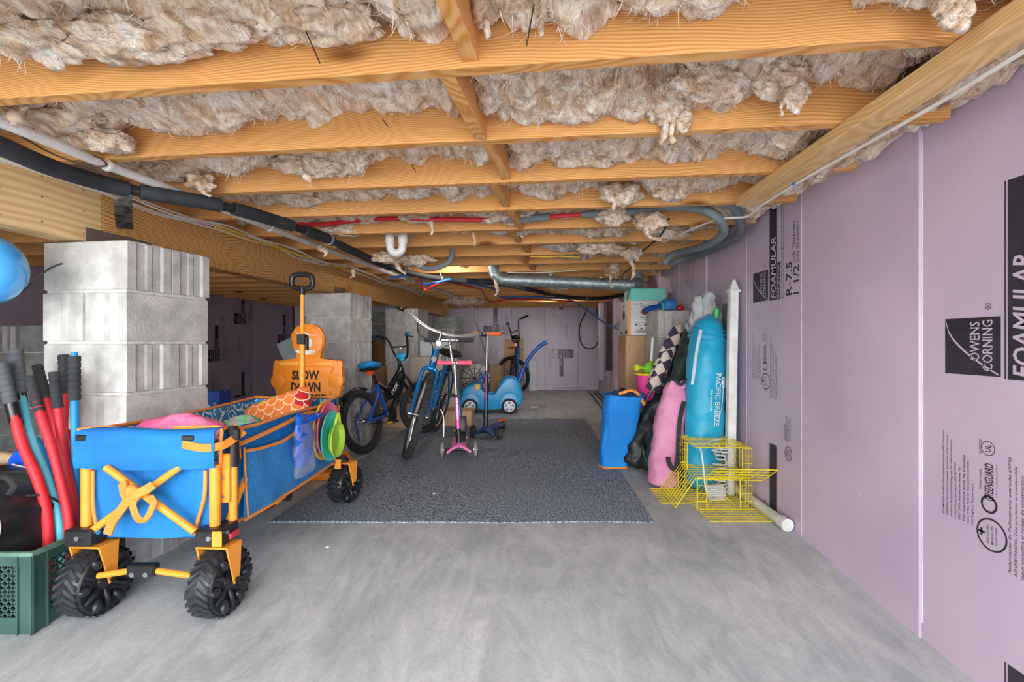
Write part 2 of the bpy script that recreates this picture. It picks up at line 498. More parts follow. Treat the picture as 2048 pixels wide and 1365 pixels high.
def foam_board(name, ca, cb):
    m = bpy.data.materials.new(name); m.use_nodes = True
    nt = m.node_tree; b = nt.nodes['Principled BSDF']; L = nt.links.new
    b.inputs['Roughness'].default_value = .42; b.inputs['Specular IOR Level'].default_value = .5
    tc = nd(nt, 'ShaderNodeTexCoord'); oi = nd(nt, 'ShaderNodeObjectInfo')
    ml = nd(nt, 'ShaderNodeMath', operation='MULTIPLY'); ml.inputs[1].default_value = 17.0; L(oi.outputs['Random'], ml.inputs[0])
    ad = nd(nt, 'ShaderNodeVectorMath', operation='ADD'); L(tc.outputs['Object'], ad.inputs[0]); L(ml.outputs[0], ad.inputs[1])
    n1 = nd(nt, 'ShaderNodeTexNoise'); n1.inputs['Scale'].default_value = 1.6; n1.inputs['Detail'].default_value = 5; n1.inputs['Distortion'].default_value = .5
    L(ad.outputs[0], n1.inputs['Vector'])
    rp = nd(nt, 'ShaderNodeValToRGB'); rp.color_ramp.elements[0].position = .35; rp.color_ramp.elements[0].color = lin(ca)
    rp.color_ramp.elements[1].position = .65; rp.color_ramp.elements[1].color = lin(cb); L(n1.outputs['Fac'], rp.inputs[0])
    # scuffs and scratches
    mp = nd(nt, 'ShaderNodeMapping'); mp.inputs['Scale'].default_value = (1, 1, .35); mp.inputs['Rotation'].default_value = (.5, 0, 0); L(ad.outputs[0], mp.inputs[0])
    n2 = nd(nt, 'ShaderNodeTexNoise'); n2.inputs['Scale'].default_value = 24; n2.inputs['Detail'].default_value = 3; L(mp.outputs[0], n2.inputs['Vector'])
    r2 = nd(nt, 'ShaderNodeValToRGB'); r2.color_ramp.elements[0].position = .73; r2.color_ramp.elements[0].color = (0, 0, 0, 1)
    r2.color_ramp.elements[1].position = .77; r2.color_ramp.elements[1].color = (.8, .8, .8, 1); L(n2.outputs['Fac'], r2.inputs[0])
    mx = nd(nt, 'ShaderNodeMixRGB'); L(r2.outputs[0], mx.inputs[0]); L(rp.outputs[0], mx.inputs[1]); mx.inputs[2].default_value = lin('#e6dcea')
    L(mx.outputs[0], b.inputs['Base Color'])
    n3 = nd(nt, 'ShaderNodeTexNoise'); n3.inputs['Scale'].default_value = 60; L(mp.outputs[0], n3.inputs['Vector'])
    bp = nd(nt, 'ShaderNodeBump'); bp.inputs['Strength'].default_value = .06; bp.inputs['Distance'].default_value = .01
    L(n3.outputs['Fac'], bp.inputs['Height']); L(bp.outputs[0], b.inputs['Normal'])
    return m

M_floor = concrete(); M_glass = fibreglass()
M_foam = foam_board('pink_foam_board', '#c3b2c8', '#d2bfd2')
M_foam_b = foam_board('lilac_foam_board', '#cbc2d6', '#dad2e2')

XW, XL, YB = 1.22, -4.5, 9.12       # right wall, left wall, back wall
ZJ = 1.527                          # underside of the joists

# ------------------------------------------------------------------ floor
mb = MB()
ys = [-5, -3, -1, 0, .6, 1.0, 1.2, 1.4, 1.6, 1.8, 2.0, 2.2, 2.6, 4, 6, 8, YB + .1]
rows = [[V((x, y, floor_z(y) + (0.004*NZ.noise(V((x*2, y*2, 0))) if y < 2.3 else 0))) for x in [XL - .1, -3, -2, -1.5, -1, -.5, 0, .5, .9, XW + .1]] for y in ys]
mb.ring(rows, False, False, False)
mb.ring([[V((x, y, -.3)) for x in (XL - .1, XW + .1)] for y in (-5, YB + .1)], False, False, False)
floor = tag(mb.build('floor', M_floor, smooth=60), kind='structure')

# ------------------------------------------------------------------ walls of foam boards
def foam_print(panel, org, us, uz, z0, mat_, zmin, zmax, flip=False, dense=True, smax=.6):
    """printing on a board: s runs from the board's far seam, dz from the logo centre"""
    us, uz = V(us), V(uz)
    nrm = us.cross(uz)
    mb = MB()
    def put(geo, s, z, ax, ay):
        add_geo(mb, geo, plane_mx(V(org) + us*s + uz*z, ax, ay))
    sg = -1 if flip else 1
    def rect(s0, s1, a, b, base):
        za, zb = base + sg*a, base + sg*b
        za, zb = min(za, zb), max(za, zb)
        za, zb = max(za, zmin), min(zb, zmax)
        if zb - za < .004: return
        if flip: s0, s1 = smax - s1, smax - s0
        vs_ = [V(org) + us*s0 + uz*za, V(org) + us*s1 + uz*za, V(org) + us*s1 + uz*zb, V(org) + us*s0 + uz*zb]
        mb.bm.faces.new([mb.bm.verts.new(v) for v in vs_])
    def txt(t, s0, s1, a, b, base, to=None, **kw):
        """reads along +z, tops of letters towards smaller s"""
        za, zb = base + sg*a, base + sg*b
        if min(za, zb) < zmin or max(za, zb) > zmax: return
        geo = text_fit(t, abs(b-a), abs(s1-s0), **kw)
        s = (smax - s1) if flip else s1
        M = plane_mx(V(org) + us*s + uz*za, uz*sg, -us*sg) if not flip else plane_mx(V(org) + us*(smax - s1) + uz*za, -uz, us)
        add_geo(to or mb, geo, M)
    def circ(s, dz, r, base, w=.0035):
        z = base + sg*dz
        if z - r < zmin or z + r > zmax: return
        if flip: s = smax - s
        n = 28
        o_ = []; i_ = []
        for k in range(n):
            a = 2*math.pi*k/n
            o_.append(mb.bm.verts.new(V(org) + us*(s + r*math.cos(a)) + uz*(z + r*math.sin(a))))
            i_.append(mb.bm.verts.new(V(org) + us*(s + (r-w)*math.cos(a)) + uz*(z + (r-w)*math.sin(a))))
        for k in range(n):
            q = (k+1) % n
            mb.bm.faces.new((o_[k], o_[q], i_[q], i_[k]))
    light = MB()
    for base in (z0 + 1.25, z0, z0 - 1.25):
        if base - 1.0 > zmax or base + .5 < zmin: continue
        # logo box with a swoosh and two lines of lettering
        rect(.086, .258, -.08, .08, base)
        org0 = org; org = V(org) + nrm*.0006
        txt('OWENS', .168, .198, -.040, .068, base, to=light, bold=.01)
        txt('CORNING', .206, .236, -.066, .072, base, to=light, bold=.01)
        def swoosh(base):
            z_a = []
            for k in range(15):
                t = k/14
                s = .088 + .165*t; d = .075 - .15*(t**.55)
                z_a.append((s, d))
            up, dn = [], []
            for i, (s, d) in enumerate(z_a):
                w = .0045*(1 - .5*i/14)
                for lst, dd in ((up, d+w), (dn, d-w)):
                    z = base + sg*dd
                    ss = smax - s if flip else s
                    lst.append(light.bm.verts.new(V(org) + us*ss + uz*min(max(z, zmin), zmax)))
            for i in range(14):
                light.bm.faces.new((up[i], up[i+1], dn[i+1], dn[i]))
        if base + .08 < zmax and base - .08 > zmin: swoosh(base)
        org = org0
        circ(.222, .108, .009, base, .0016); txt('R', .2175, .2265, .104, .112, base)
        # banner
        rect(.268, .272, -.085, .43, base)
        rect(.277, .352, -.085, .43, base)
        org0 = org; org = V(org) + nrm*.0006
        txt('FOAMULAR', .290, .342, -.078, .235, base, to=light, bold=.018, shear=.18)
        org = org0
        rect(.356, .384, -.085, .10, base)
        org0 = org; org = V(org) + nrm*.0006
        txt('INSULPINK', .360, .379, -.078, .09, base, to=light, bold=.01, shear=.15)
        org = org0
        txt('Energy Saving, Moisture-Resistant XPS Insulation', .390, .403, -.08, .40, base)
        txt('Recessed Furring-Ready Insulation', .408, .420, -.08, .36, base)
        txt('R-7.5', .44, .492, -.075, .085, base, bold=.014)
        txt('1 1/2', .505, .553, -.075, .06, base, bold=.014)
        txt('inch Thickness', .498, .522, .075, .27, base, bold=.005)
        txt('pulg de espesor', .530, .553, .075, .27, base, bold=.005)
        # text blocks
        t1 = ['FOAMULAR InsulPink Extruded Polystyrene (XPS) Insulation', 'WARNING: This product is combustible. A protective barrier or thermal', 'specified in the appropriate building code. For additional information',
              'contact Owens Corning at 1-800-GET-PINK', 'SAFETY DATA: Keep away from the heat. The', 'This insulation must be installed', 'Store it flat. Read all instructions carefully', 'All Rights Reserved']
        for i, t in enumerate(t1):
            if not dense and i % 2: continue
            L_ = .25 - .012*i - (.05 if i in (3, 4, 7) else 0)
            txt(t, .076 + .0137*i, .0845 + .0137*i, -.50, -.50 + L_, base, bold=.004)
        t2 = ['Aislamiento de Poliestireno extruido (XPS)', 'ADVERTENCIA: Este producto es combustible', 'segun especifica el codigo de construccion', 'aislamiento debe instalarse', 'Todos los derechos reservados']
        for i, t in enumerate(t2):
            txt(t, .278 + .016*i, .288 + .016*i, -.585, -.585 + .30 - .02*i, base, bold=.004)
        circ(.222, -.275, .020, base, .002); txt('UL', .2135, .2305, -.285, -.265, base, bold=.01)
        txt('CLASSIFIED', .196, .203, -.295, -.252, base)
        txt('GREENGUARD', .212, .238, -.415, -.315, base, bold=.018, shear=.1)
        circ(.225, -.425, .024, base, .006)
        txt('Children & Schools', .196, .203, -.39, -.335, base); txt('Indoor Air Quality Certified', .244, .250, -.40, -.315, base)
        circ(.232, -.505, .044, base, .005)
        rect(.2, .206, -.515, -.495, base); rect(.193, .213, -.508, -.502, base)
        for i, t in enumerate(['RECYCLED', 'Minimum 20%', 'Recycled Content']): txt(t, .218 + .012*i, .2255 + .012*i, -.53, -.48, base, bold=.004)
        rect(.075, .57, -.5475, -.545, base)
        # lower badge
        circ(.46, -.835, .034, base, .003); circ(.46, -.835, .029, base, .001)
        txt('ZERO', .44, .456, -.855, -.815, base, bold=.01); txt('CERO', .464, .48, -.855, -.815, base, bold=.01)
        txt('OZONE', .42, .433, -.775, -.70, base, bold=.01); txt('DEPLETION', .438, .45, -.775, -.66, base, bold=.01)
        txt('NO DANA LA', .456, .466, -.775, -.67, base); txt('CAPA DE OZONO', .471, .481, -.775, -.66, base)
    a = mb.build('print', mat_, panel, smooth=None)
    b = light.build('print_lettering', M_foam, panel, smooth=None)
    return a, b

def foam_wall(name, seams, place, thick=.04, zt=1.6, m=None, zb=None):
    """place(a,b) -> corner point function; boards are children of the wall"""
    wall = place('wall')
    return wall

# right wall: backing + boards
seams = [-2.0, -1.6, -.97, -.335, .285, .905, 1.529, 2.205, 2.785, 3.43, 4.05, 4.67, 5.29, 5.91, 6.53, 7.15, 7.77, 8.39, YB]
mb = MB(); mb.bbox((XW + .045, -1, -.3), (XW + .12, YB + .12, 1.75))
wall_right = tag(mb.build('wall_right', M_subfloor, smooth=None), kind='structure')
panels = []
for i in range(2, len(seams) - 1):
    a, b = seams[i], seams[i+1]
    zt = 1.62 + .02*math.sin(i*2.1)
    mb = MB()
    off = .004*((i*7) % 3 - 1)
    mb.bbox((XW + off, a + .0015, floor_z(max(a, 0)) - .02 + (.012 if i % 2 else 0)), (XW + .043, b - .0015, zt), bv=.003)
    p = mb.build('foam_board', M_foam, wall_right, smooth=None)
    if 4 <= i <= 12:
        s = MB(); s.bbox((XW + off - .0006, b - .0016, .0), (XW + .02, b + .0012, zt - .05)); s.build('seam_film_glint', M_film_glint, p, smooth=None)  # white strip paints the glint of the film edge at the seam
    panels.append((i, p, XW + off, a, b, zt))
for i, p, x, a, b, zt in panels:
    if i in (5, 7, 9, 11):
        z0 = {5: .873, 7: 1.185, 9: .62, 11: 1.0}[i]
        foam_print(p, (x - .0008, b, 0), (0, -1, 0), (0, 0, 1), z0, M_ink if i < 9 else M_ink_pale, .03 if i > 5 else -.02, zt - .01, dense=i < 8, smax=b-a)

# back wall
mb = MB(); mb.bbox((XL - .1, YB + .045, -.2), (XW + .12, YB + .12, 1.75))
wall_back = tag(mb.build('wall_back', M_subfloor, smooth=None), kind='structure')
xs = [XL] + [1.45 - .622*i for i in range(9, 0, -1)] + [XW]
xs = sorted(set([x for x in xs if XL <= x <= XW]))
for i in range(len(xs) - 1):
    a, b = xs[i], xs[i+1]
    if b - a < .05: continue
    mb = MB(); mb.bbox((a + .0015, YB + .003*(i % 2), -.02), (b - .0015, YB + .043, 1.6), bv=.003)
    p = mb.build('foam_board', M_foam_b, wall_back, smooth=None)
    if a < .25 < b: foam_print(p, (a, YB - .0008, 0), (1, 0, 0), (0, 0, 1), .68, M_ink_pale, .05, 1.55, flip=True, dense=False, smax=b-a)
    elif -1.0 < (a+b)/2 < -.6: foam_print(p, (a, YB - .0008, 0), (1, 0, 0), (0, 0, 1), 1.12, M_ink_pale, .05, 1.55, dense=False, smax=b-a)
    elif (a+b)/2 < -3.4: foam_print(p, (a, YB - .0008, 0), (1, 0, 0), (0, 0, 1), 1.0, M_ink_pale, .05, 1.55, dense=False, smax=b-a)

# left wall
mb = MB(); mb.bbox((XL - .12, -1, -.2), (XL - .045, YB + .12, 1.75))
wall_left = tag(mb.build('wall_left', M_subfloor, smooth=None), kind='structure')
y = -.9; i = 0
while y < YB - .1:
    b = min(y + .622, YB)
    mb = MB(); mb.bbox((XL - .043, y + .0015, -.1), (XL - .003*(i % 2), b - .0015, 1.6), bv=.003)
    p = mb.build('foam_board', M_foam, wall_left, smooth=None)
    if i in (12, 13, 15): foam_print(p, (XL + .0008, y, 0), (0, 1, 0), (0, 0, 1), {12: .7, 13: 1.25, 15: .95}[i], M_ink, .05, 1.55, dense=False, smax=b-y)
    y = b; i += 1
# unseen wall added beside the opening to keep daylight out of the side bay
mb = MB(); mb.bbox((XL - .1, -.15, -.3), (-2.75, -.05, 1.76))
wall_added_shade = tag(mb.build('wall_added_shade', M_subfloor, smooth=None), kind='structure')

# ------------------------------------------------------------------ ceiling: sub-floor, joists, blocking, insulation
mb = MB(); mb.bbox((XL - .1, -.25, ZJ + .237), (XW + .12, YB + .12, ZJ + .26))
ceiling = tag(mb.build('ceiling', M_subfloor, smooth=None), kind='structure')
JA = R(6.5); SP = .406
JX = V((math.cos(JA), -math.sin(JA), 0)); JY = V((math.sin(JA), math.cos(JA), 0))
NJ = 19
joist_M = []
for k in range(-2, NJ + 1):
    Mj = T((-.15, 1.134 + SP*k, ZJ)) @ rotz(-JA)
    joist_M.append(Mj)
    x0 = -4.3 if k < 18 else -2.0
    mb = MB(); mb.bbox((x0, 0, 0), (1.352 - .02*math.sin(JA)*k*0, .038, .235), bv=.002)
    o = mb.build('joist', M_joist, None, smooth=None)
    o.parent = ceiling; o.matrix_local = Mj; WM[o] = Mj
def joist_mx(k): return joist_M[k + 2]
# blocking between joists
for k in range(-2, NJ):
    x = -.065 + (.04 if k % 2 else 0) + .075*min(k, 0)*0 + .030*k*.6
    for xx in ([x] if k < 12 else []):
        mb = MB(); mb.bbox((-.185, -.019, 0), (.185, .019, .232), bv=.002)
        o = mb.build('blocking', M_joist, None, smooth=None)
        Mb = joist_mx(k) @ T((xx - .0, .038 + .1835, .001 + .006*(k % 3))) @ rotz(R(90))
        o.parent = ceiling; o.matrix_local = Mb; WM[o] = Mb

def fbm(p, o=4): return NZ.fractal(p, 1.0, 2.1, o, noise_basis='PERLIN_ORIGINAL')
def batt(k, xa, xb, res, base=.115, sag=.05, seed=0.0):
    w0, w1 = .0395, .4015
    nx = max(8, int((xb - xa)/res)); ny = max(6, int((w1 - w0)/res))
    def fn(u, v):
        x = xa + (xb - xa)*u; y = w0 + (w1 - w0)*v
        q = V((x, y, seed*3.7 + k*5.3))
        warp = V((NZ.noise(q*6), NZ.noise(q*6 + V((9, 2, 1))), 0))*.075
        qq = q + warp
        f1 = fbm(qq*4.5, 3); f2 = abs(fbm(qq*8 + V((3, 1, 7)), 3)); f3 = fbm(qq*30, 3); f4 = abs(NZ.noise(qq*17))
        edge = min(v, 1 - v)*2
        z = base - sag*f1*1.15 - .075*(.45 - f2) - .006*f3 - .016*(.5 - f4) - .035*math.sin(math.pi*min(1, edge*1.1))*.6 + .02
        # curl at the bay's ends
        e2 = min(u, 1 - u)*(xb - xa)
        if e2 < .05: z += (.05 - e2)*.8
        dx = .03*NZ.noise(qq*13 + V((5, 5, 5))); dy = .02*NZ.noise(qq*15 + V((1, 8, 5)))
        yy = min(max(y + dy*edge, w0), w1)
        return (x + dx*min(1, e2*8), yy, min(max(z, -.005), .225))
    mb = MB(); mb.sheet(fn, nx, ny)
    me = bpy.data.meshes.new('insulation_batt'); bmesh.ops.reverse_faces(mb.bm, faces=mb.bm.faces[:]); mb.bm.to_mesh(me); mb.bm.free()
    o = link('insulation_batt', me, M_glass, None, 180)
    o.parent = ceiling; o.matrix_local = joist_mx(k); WM[o] = joist_mx(k)
    return o
batts = {}
for k in range(-2, NJ):
    res = .0085 if -1 <= k <= 2 else (.011 if k < 5 else (.02 if k < 10 else .035))
    if k == -2: res = .03
    bx = -.065 + (.04 if k % 2 else 0) + .018*k
    xl = -1.60 + .03*k*.6
    if k >= 12: bx = -.1
    batts[k, 0] = batt(k, xl - .1, bx - .022, res, seed=1.0, base=.105 if k < 1 else .1)
    batts[k, 1] = batt(k, bx + .022, 1.33, res, seed=2.0, base=.092, sag=.065)
    if 0 <= k < 17: batts[k, 2] = batt(k, -4.25, xl - .1, .04, seed=3.0)

def fluff(parent, c, r, seed, amp=.5, n=34, name='loose_tuft', rot=None):
    """torn lump of insulation"""
    mb = MB()
    r = V(r)
    rows = []
    m = n*2//3
    for i in range(m + 1):
        th = math.pi*(i + .02)/(m + .04)
        row = []
        for j in range(n):
            ph = 2*math.pi*j/n
            d = V((math.sin(th)*math.cos(ph), math.sin(th)*math.sin(ph), math.cos(th)))
            q = d*1.6 + V((seed, seed*1.7, -seed))
            f = 1 + amp*(fbm(q*.9, 3)) + amp*.55*(abs(NZ.noise(q*2.6 + V((NZ.noise(q*2), NZ.noise(q*2 + V((4, 4, 4))), 0))))-.3)
            p = V((d.x*r.x, d.y*r.y, d.z*r.z))*f
            if rot: p = rot @ p
            row.append(V(c) + p)
        rows.append(row)
    mb.ring(rows, True, False, True)
    return mb.build(name, M_glass, parent, smooth=180)

def strand(parent, pts, r, seed=0):
    pp = spl(pts, 6)
    rad = [r*(1 - .75*i/(len(pp)-1))*(1 + .5*NZ.noise(V((i*.8, seed, 0)))) for i in range(len(pp))]
    mb = MB(); mb.loft(pp, rad, n=10, wr=r*.55, ws=30, seed=seed)
    return mb.build('loose_tuft', M_glass, parent, smooth=180)

# lumps seen hanging out of the bays
fl = [  # bay, half, px, py, depth, radii, seed
    (0, 0, 170, 275, 1.62, (.10, .06, .05), 1), (0, 0, 215, 292, 1.60, (.06, .05, .04), 2), (0, 0, 100, 240, 1.52, (.13, .07, .05), 3),
    (0, 1, 1330, 215, 1.46, (.05, .045, .07), 4), (0, 1, 1300, 180, 1.44, (.08, .05, .06), 5), (0, 1, 1362, 250, 1.46, (.03, .03, .045), 6),
    (0, 1, 980, 190, 1.42, (.05, .05, .06), 7), (0, 1, 1420, 180, 1.36, (.1, .05, .05), 8), (0, 1, 1110, 190, 1.42, (.09, .05, .06), 41), (0, 1, 1210, 195, 1.42, (.08, .05, .055), 42),
    (0, 1, 1560, 165, 1.34, (.06, .05, .05), 43), (0, 1, 1590, 200, 1.34, (.03, .03, .05), 44),
    (-1, 1, 975, 15, 1.07, (.04, .04, .05), 9), (-1, 1, 1090, 5, 1.06, (.04, .04, .05), 10), (-1, 1, 1190, -5, 1.04, (.06, .04, .05), 45), (-1, 1, 1290, 0, 1.03, (.05, .04, .04), 46), (-1, 1, 1905, 18, .94, (.03, .03, .045), 11),
    (-1, 0, 250, 95, 1.14, (.12, .06, .05), 47), (-1, 0, 420, 70, 1.12, (.11, .06, .05), 48), (-1, 0, 640, 50, 1.1, (.12, .06, .05), 49), (-1, 0, 80, 95, 1.16, (.1, .06, .05), 50),
    (1, 0, 330, 350, 2.02, (.10, .05, .045), 12), (1, 0, 400, 372, 2.0, (.05, .04, .04), 13), (1, 0, 620, 335, 1.95, (.14, .05, .045), 51),
    (1, 1, 1045, 318, 1.92, (.07, .05, .055), 14), (1, 1, 1180, 320, 1.88, (.14, .05, .05), 15), (1, 1, 1400, 300, 1.84, (.12, .05, .05), 52),
    (2, 1, 1240, 395, 2.2, (.08, .05, .05), 16), (2, 1, 1340, 385, 2.2, (.08, .05, .05), 53), (2, 0, 600, 400, 2.42, (.14, .05, .05), 17), (2, 0, 820, 385, 2.3, (.1, .05, .04), 54),
    (3, 0, 720, 440, 2.74, (.12, .05, .035), 18), (3, 0, 840, 440, 2.72, (.10, .05, .035), 19), (3, 1, 1300, 450, 2.52, (.07, .05, .055), 20), (3, 1, 1225, 440, 2.55, (.07, .05, .05), 21), (3, 1, 1020, 440, 2.65, (.12, .05, .04), 55),
    (4, 1, 1130, 455, 2.95, (.10, .06, .04), 22), (4, 1, 1340, 470, 2.9, (.10, .06, .045), 23), (5, 1, 1200, 500, 3.3, (.14, .07, .05), 24), (5, 1, 1265, 512, 3.3, (.06, .05, .05), 25),
    (5, 0, 830, 525, 3.5, (.10, .07, .05), 26), (5, 0, 780, 520, 3.4, (.10, .07, .045), 56), (6, 1, 1225, 545, 4.0, (.05, .05, .06), 27), (9, 1, 1200, 570, 5.0, (.12, .1, .06), 28), (8, 1, 1120, 575, 4.9, (.12, .09, .05), 29),
    (12, 0, 930, 606, 7.0, (.25, .2, .06), 30), (14, 1, 1120, 606, 8.3, (.3, .2, .06), 31), (4, 0, 690, 465, 2.9, (.1, .06, .04), 57), (4, 1, 1040, 463, 2.95, (.05, .05, .06), 58)]
for k, h, px, py, Y, r, sd in fl:
    fluff(batts[k, h], P(px, py, Y) + V((0, 0, .016)), (r[0]*1.15, r[1]*1.05, r[2]*.88), sd, amp=.5, n=44)
st = [(0, 1, [(1320, 215), (1330, 255), (1322, 290)], 1.45, .022), (0, 1, [(1345, 240), (1342, 270), (1350, 285)], 1.45, .013), (0, 1, [(1565, 195), (1562, 215), (1564, 232)], 1.34, .010),
      (-1, 1, [(1085, 20), (1082, 60), (1084, 72)], 1.05, .009), (-1, 1, [(972, 40), (974, 68), (972, 78)], 1.06, .012), (-1, 1, [(1895, 25), (1908, 50), (1935, 45)], .94, .02),
      (0, 0, [(20, 245), (40, 222), (60, 215)], 1.4, .02),
      (1, 0, [(400, 375), (415, 390), (425, 392)], 2.0, .014), (1, 0, [(610, 350), (622, 365), (618, 374)], 1.9, .012), (2, 1, [(1230, 400), (1228, 415), (1200, 350)][:2] + [(1226, 424)], 2.2, .014),
      (3, 0, [(860, 440), (865, 460), (862, 470)], 2.7, .015), (3, 0, [(945, 455), (950, 480), (948, 492)], 2.9, .014), (3, 1, [(1290, 455), (1300, 475), (1325, 480)], 2.5, .018),
      (5, 0, [(790, 520), (800, 540), (812, 548)], 3.4, .02), (5, 1, [(1262, 520), (1268, 545), (1262, 560)], 3.3, .02), (6, 1, [(1222, 550), (1220, 568), (1226, 575)], 4.0, .016),
      (5, 0, [(990, 560), (995, 585), (988, 592)], 4.3, .018), (4, 0, [(640, 495), (652, 505), (648, 514)], 2.9, .02), (5, 0, [(705, 540), (708, 552), (700, 556)], 3.5, .016)]
for n_, (k, h, pts, Y, r) in enumerate(st):
    strand(batts[k, h], [P(x, y, Y) for x, y in pts], r, seed=n_*1.7)
# fine loose fibres on the near batts
def fibres(k, h, n, seed):
    rnd = random.Random(seed)
    src = batts[k, h].data.vertices
    mb = MB(); bm = mb.bm
    N = len(src)
    for _ in range(n):
        p = src[rnd.randrange(N)].co
        a = rnd.uniform(0, 6.28) * .35 + .5 + rnd.choice((0, .9)); L_ = rnd.uniform(.02, .075)
        d = V((math.cos(a), math.sin(a)*.7, -rnd.uniform(.0, .25))) * L_
        w = V((-d.y, d.x, 0)).normalized()*rnd.uniform(.0004, .0011)
        bend = V((rnd.uniform(-1, 1), rnd.uniform(-1, 1), rnd.uniform(-1, .2)))*L_*.3
        q = [p + V((0, 0, -.003)), p + d*.5 + bend*.6 + V((0, 0, -.008)), p + d + bend]
        if any(t.y < .04 or t.y > .4 for t in q): continue
        vv = [(bm.verts.new(t + w*(1 - i*.4)), bm.verts.new(t - w*(1 - i*.4))) for i, t in enumerate(q)]
        for i in range(2): bm.faces.new((vv[i][0], vv[i+1][0], vv[i+1][1], vv[i][1]))
    me = bpy.data.meshes.new('loose_fibres'); bm.to_mesh(me); bm.free()
    o = link('loose_fibres', me, M_fibre, batts[k, h]); o['kind'] = 'stuff'
M_fibre = mat('pale_fibre', '#e2d3c0', '#f6efe6', rough=.9, scale=3)
for k in (-1, 0, 1, 2):
    for h in (0, 1): fibres(k, h, 900, k*10 + h)
# spring wires that hold the batts
for px, py, qx, qy, Y in [(582, -5, 640, 127, 1.07), (1068, 8, 1053, 92, 1.03), (1020, 163, 978, 222, 1.42), (1588, 160, 1590, 232, 1.33), (765, 238, 775, 253, 1.52), (810, 305, 832, 345, 1.9), (1100, 372, 1098, 390, 2.2), (345, 30, 352, 40, 1.1)]:
    mb = MB(); mb.cyl(P(px, py, Y), P(qx, qy, Y + .02), .0016, 6); mb.build('support_wire', mat('rusty_wire', '#4a3b33', rough=.6, metal=.6), ceiling)

# ------------------------------------------------------------------ girder, ledger, pillars
def gx(y): return -1.75 + .084*(y - 2.6)
GA = -math.atan(.084)
gird = thing('girder_beam', 'long built-up wooden beam resting on concrete block pillars', 'beam', (gx(2.0), 2.0, 1.292))
for (a, b), m in (((-.4, 2.02), M_girder2), ((2.022, 7.55), M_girder)):
    for p_ in range(3):
        mb = MB()
        o0 = V((gx(a), a, 0)); L_ = (b - a)/math.cos(GA)
        mb.bbox((0, .0385*p_, 0), (L_, .0385*p_ + .038, .234), bv=.002)
        o = mb.build('girder_board', m, None, smooth=None)
        Mg = T((gx(a), a, 1.2925)) @ rotz(R(90) + GA)
        o.parent = gird; o.matrix_local = WM[gird].inverted() @ Mg; WM[o] = Mg
mb = MB()
for i in range(46):
    y = .9 + i*.13 + random.uniform(-.03, .03)
    for zz in (1.33, 1.42, 1.50):
        c = V((gx(y) + .0005, y, zz + random.uniform(-.01, .01))); mb.cyl(c, c + V((.0015, 0, 0)), .004, 6)
mb.build('nail_heads', M_galv, gird)

mb = MB(); mb.bbox((0, 0, 0), (2.9, .089, .038), bv=.003)
led = mb.build('ledger_board', M_ledger, None, smooth=None)
Ml = T((.984, -.75, ZJ - .0395)) @ rotz(R(90)); led.matrix_world = Ml; WM[led] = Ml
tag(led, 'flat pale lumber strip nailed under the joists beside the foam board wall', 'lumber')
# stuffing between ledger and wall
for i, (y0, y1) in enumerate([(.75, 1.32), (1.16, 1.72), (1.6, 2.1), (2.0, 2.6)]):
    def fn(u, v, y0=y0, y1=y1, i=i):
        y = y0 + (y1 - y0)*u; x = .99 + (XW - .992)*v
        q = V((x*9, y*9, i*3))
        return (x, y, ZJ + .05 - .05*fbm(q, 4) - .03*math.sin(math.pi*v) - .02*abs(NZ.noise(q*3)))
    mb = MB(); mb.sheet(fn, 50, 20); bmesh.ops.reverse_faces(mb.bm, faces=mb.bm.faces[:])
    mb.build('insulation_strip', M_glass, ceiling, smooth=180)

def block_mesh(grooved=True):
    L_, W_, Hh = .194, .0955, .0965
    f, d, e = .035, .007, .010
    pl = [(-L_, -W_), (L_, -W_), (L_, -W_ + f), (L_ - d, -W_ + f + e), (L_ - d, -.018), (L_ - .004, -.010), (L_ - .004, .010), (L_ - d, .018), (L_ - d, W_ - f - e), (L_, W_ - f), (L_, W_), (-L_, W_),
          (-L_, W_ - f), (-L_ + d, W_ - f - e), (-L_ + d, .018), (-L_ + .004, .010), (-L_ + .004, -.010), (-L_ + d, -.018), (-L_ + d, -W_ + f + e), (-L_, -W_ + f)]
    mb = MB(); mb.prism(pl, Hh*2, T((0, 0, -Hh)), bv=.004, seg=1)
    me = bpy.data.meshes.new('concrete_block'); bmesh.ops.recalc_face_normals(mb.bm, faces=mb.bm.faces[:]); mb.bm.to_mesh(me); mb.bm.free()
    return me
BM1 = block_mesh(); BM1.materials.append(M_block)
BM2 = block_mesh(); BM2.materials.append(M_block2)
def pillar(x, y, rz, label, ztop=1.285, me=BM1, flip=0, group=None, n=7, half=False):
    zb = floor_z(y - .2) - .01
    t = thing('block_pillar', label, 'pillar', (x, y, zb), rz, group)
    i = 0; z = ztop
    while z > zb + .02:
        h = min(.2032, z - zb)
        s = (h - .010)/.193 if h < .2 else 1
        zc = z - (h/2 if h < .2 else .0966)
        turn = (i + flip) % 2
        for q in ((-1,) if half else (-1, 1)):
            o = bpy.data.objects.new('concrete_block', me); COL.objects.link(o); o.parent = t
            dx, dy = (0, q*.0985) if not turn else (q*.0985, 0)
            if half: dx, dy = 0, 0; s = (s, 1.24)
            o.location = (dx + random.uniform(-.003, .003), dy + random.uniform(-.003, .003), zc - zb)
            o.rotation_euler = (0, 0, (R(90) if turn and not half else 0) + random.uniform(-.008, .008)); o.scale = (1, s[1], s[0]) if half else (1, 1, s)
        z -= .2032; i += 1
    mb = MB()
    mb.bbox((-.187, -.187 if not half else -.108, .0), (.187, .187 if not half else .108, ztop - zb - .008))
    o = mb.build('mortar', M_mortar, t, smooth=None, bake=False)
    return t
pillar(-1.75, 2.113, R(-9), 'tall concrete block pillar beside the blue folding wagon and the crate')
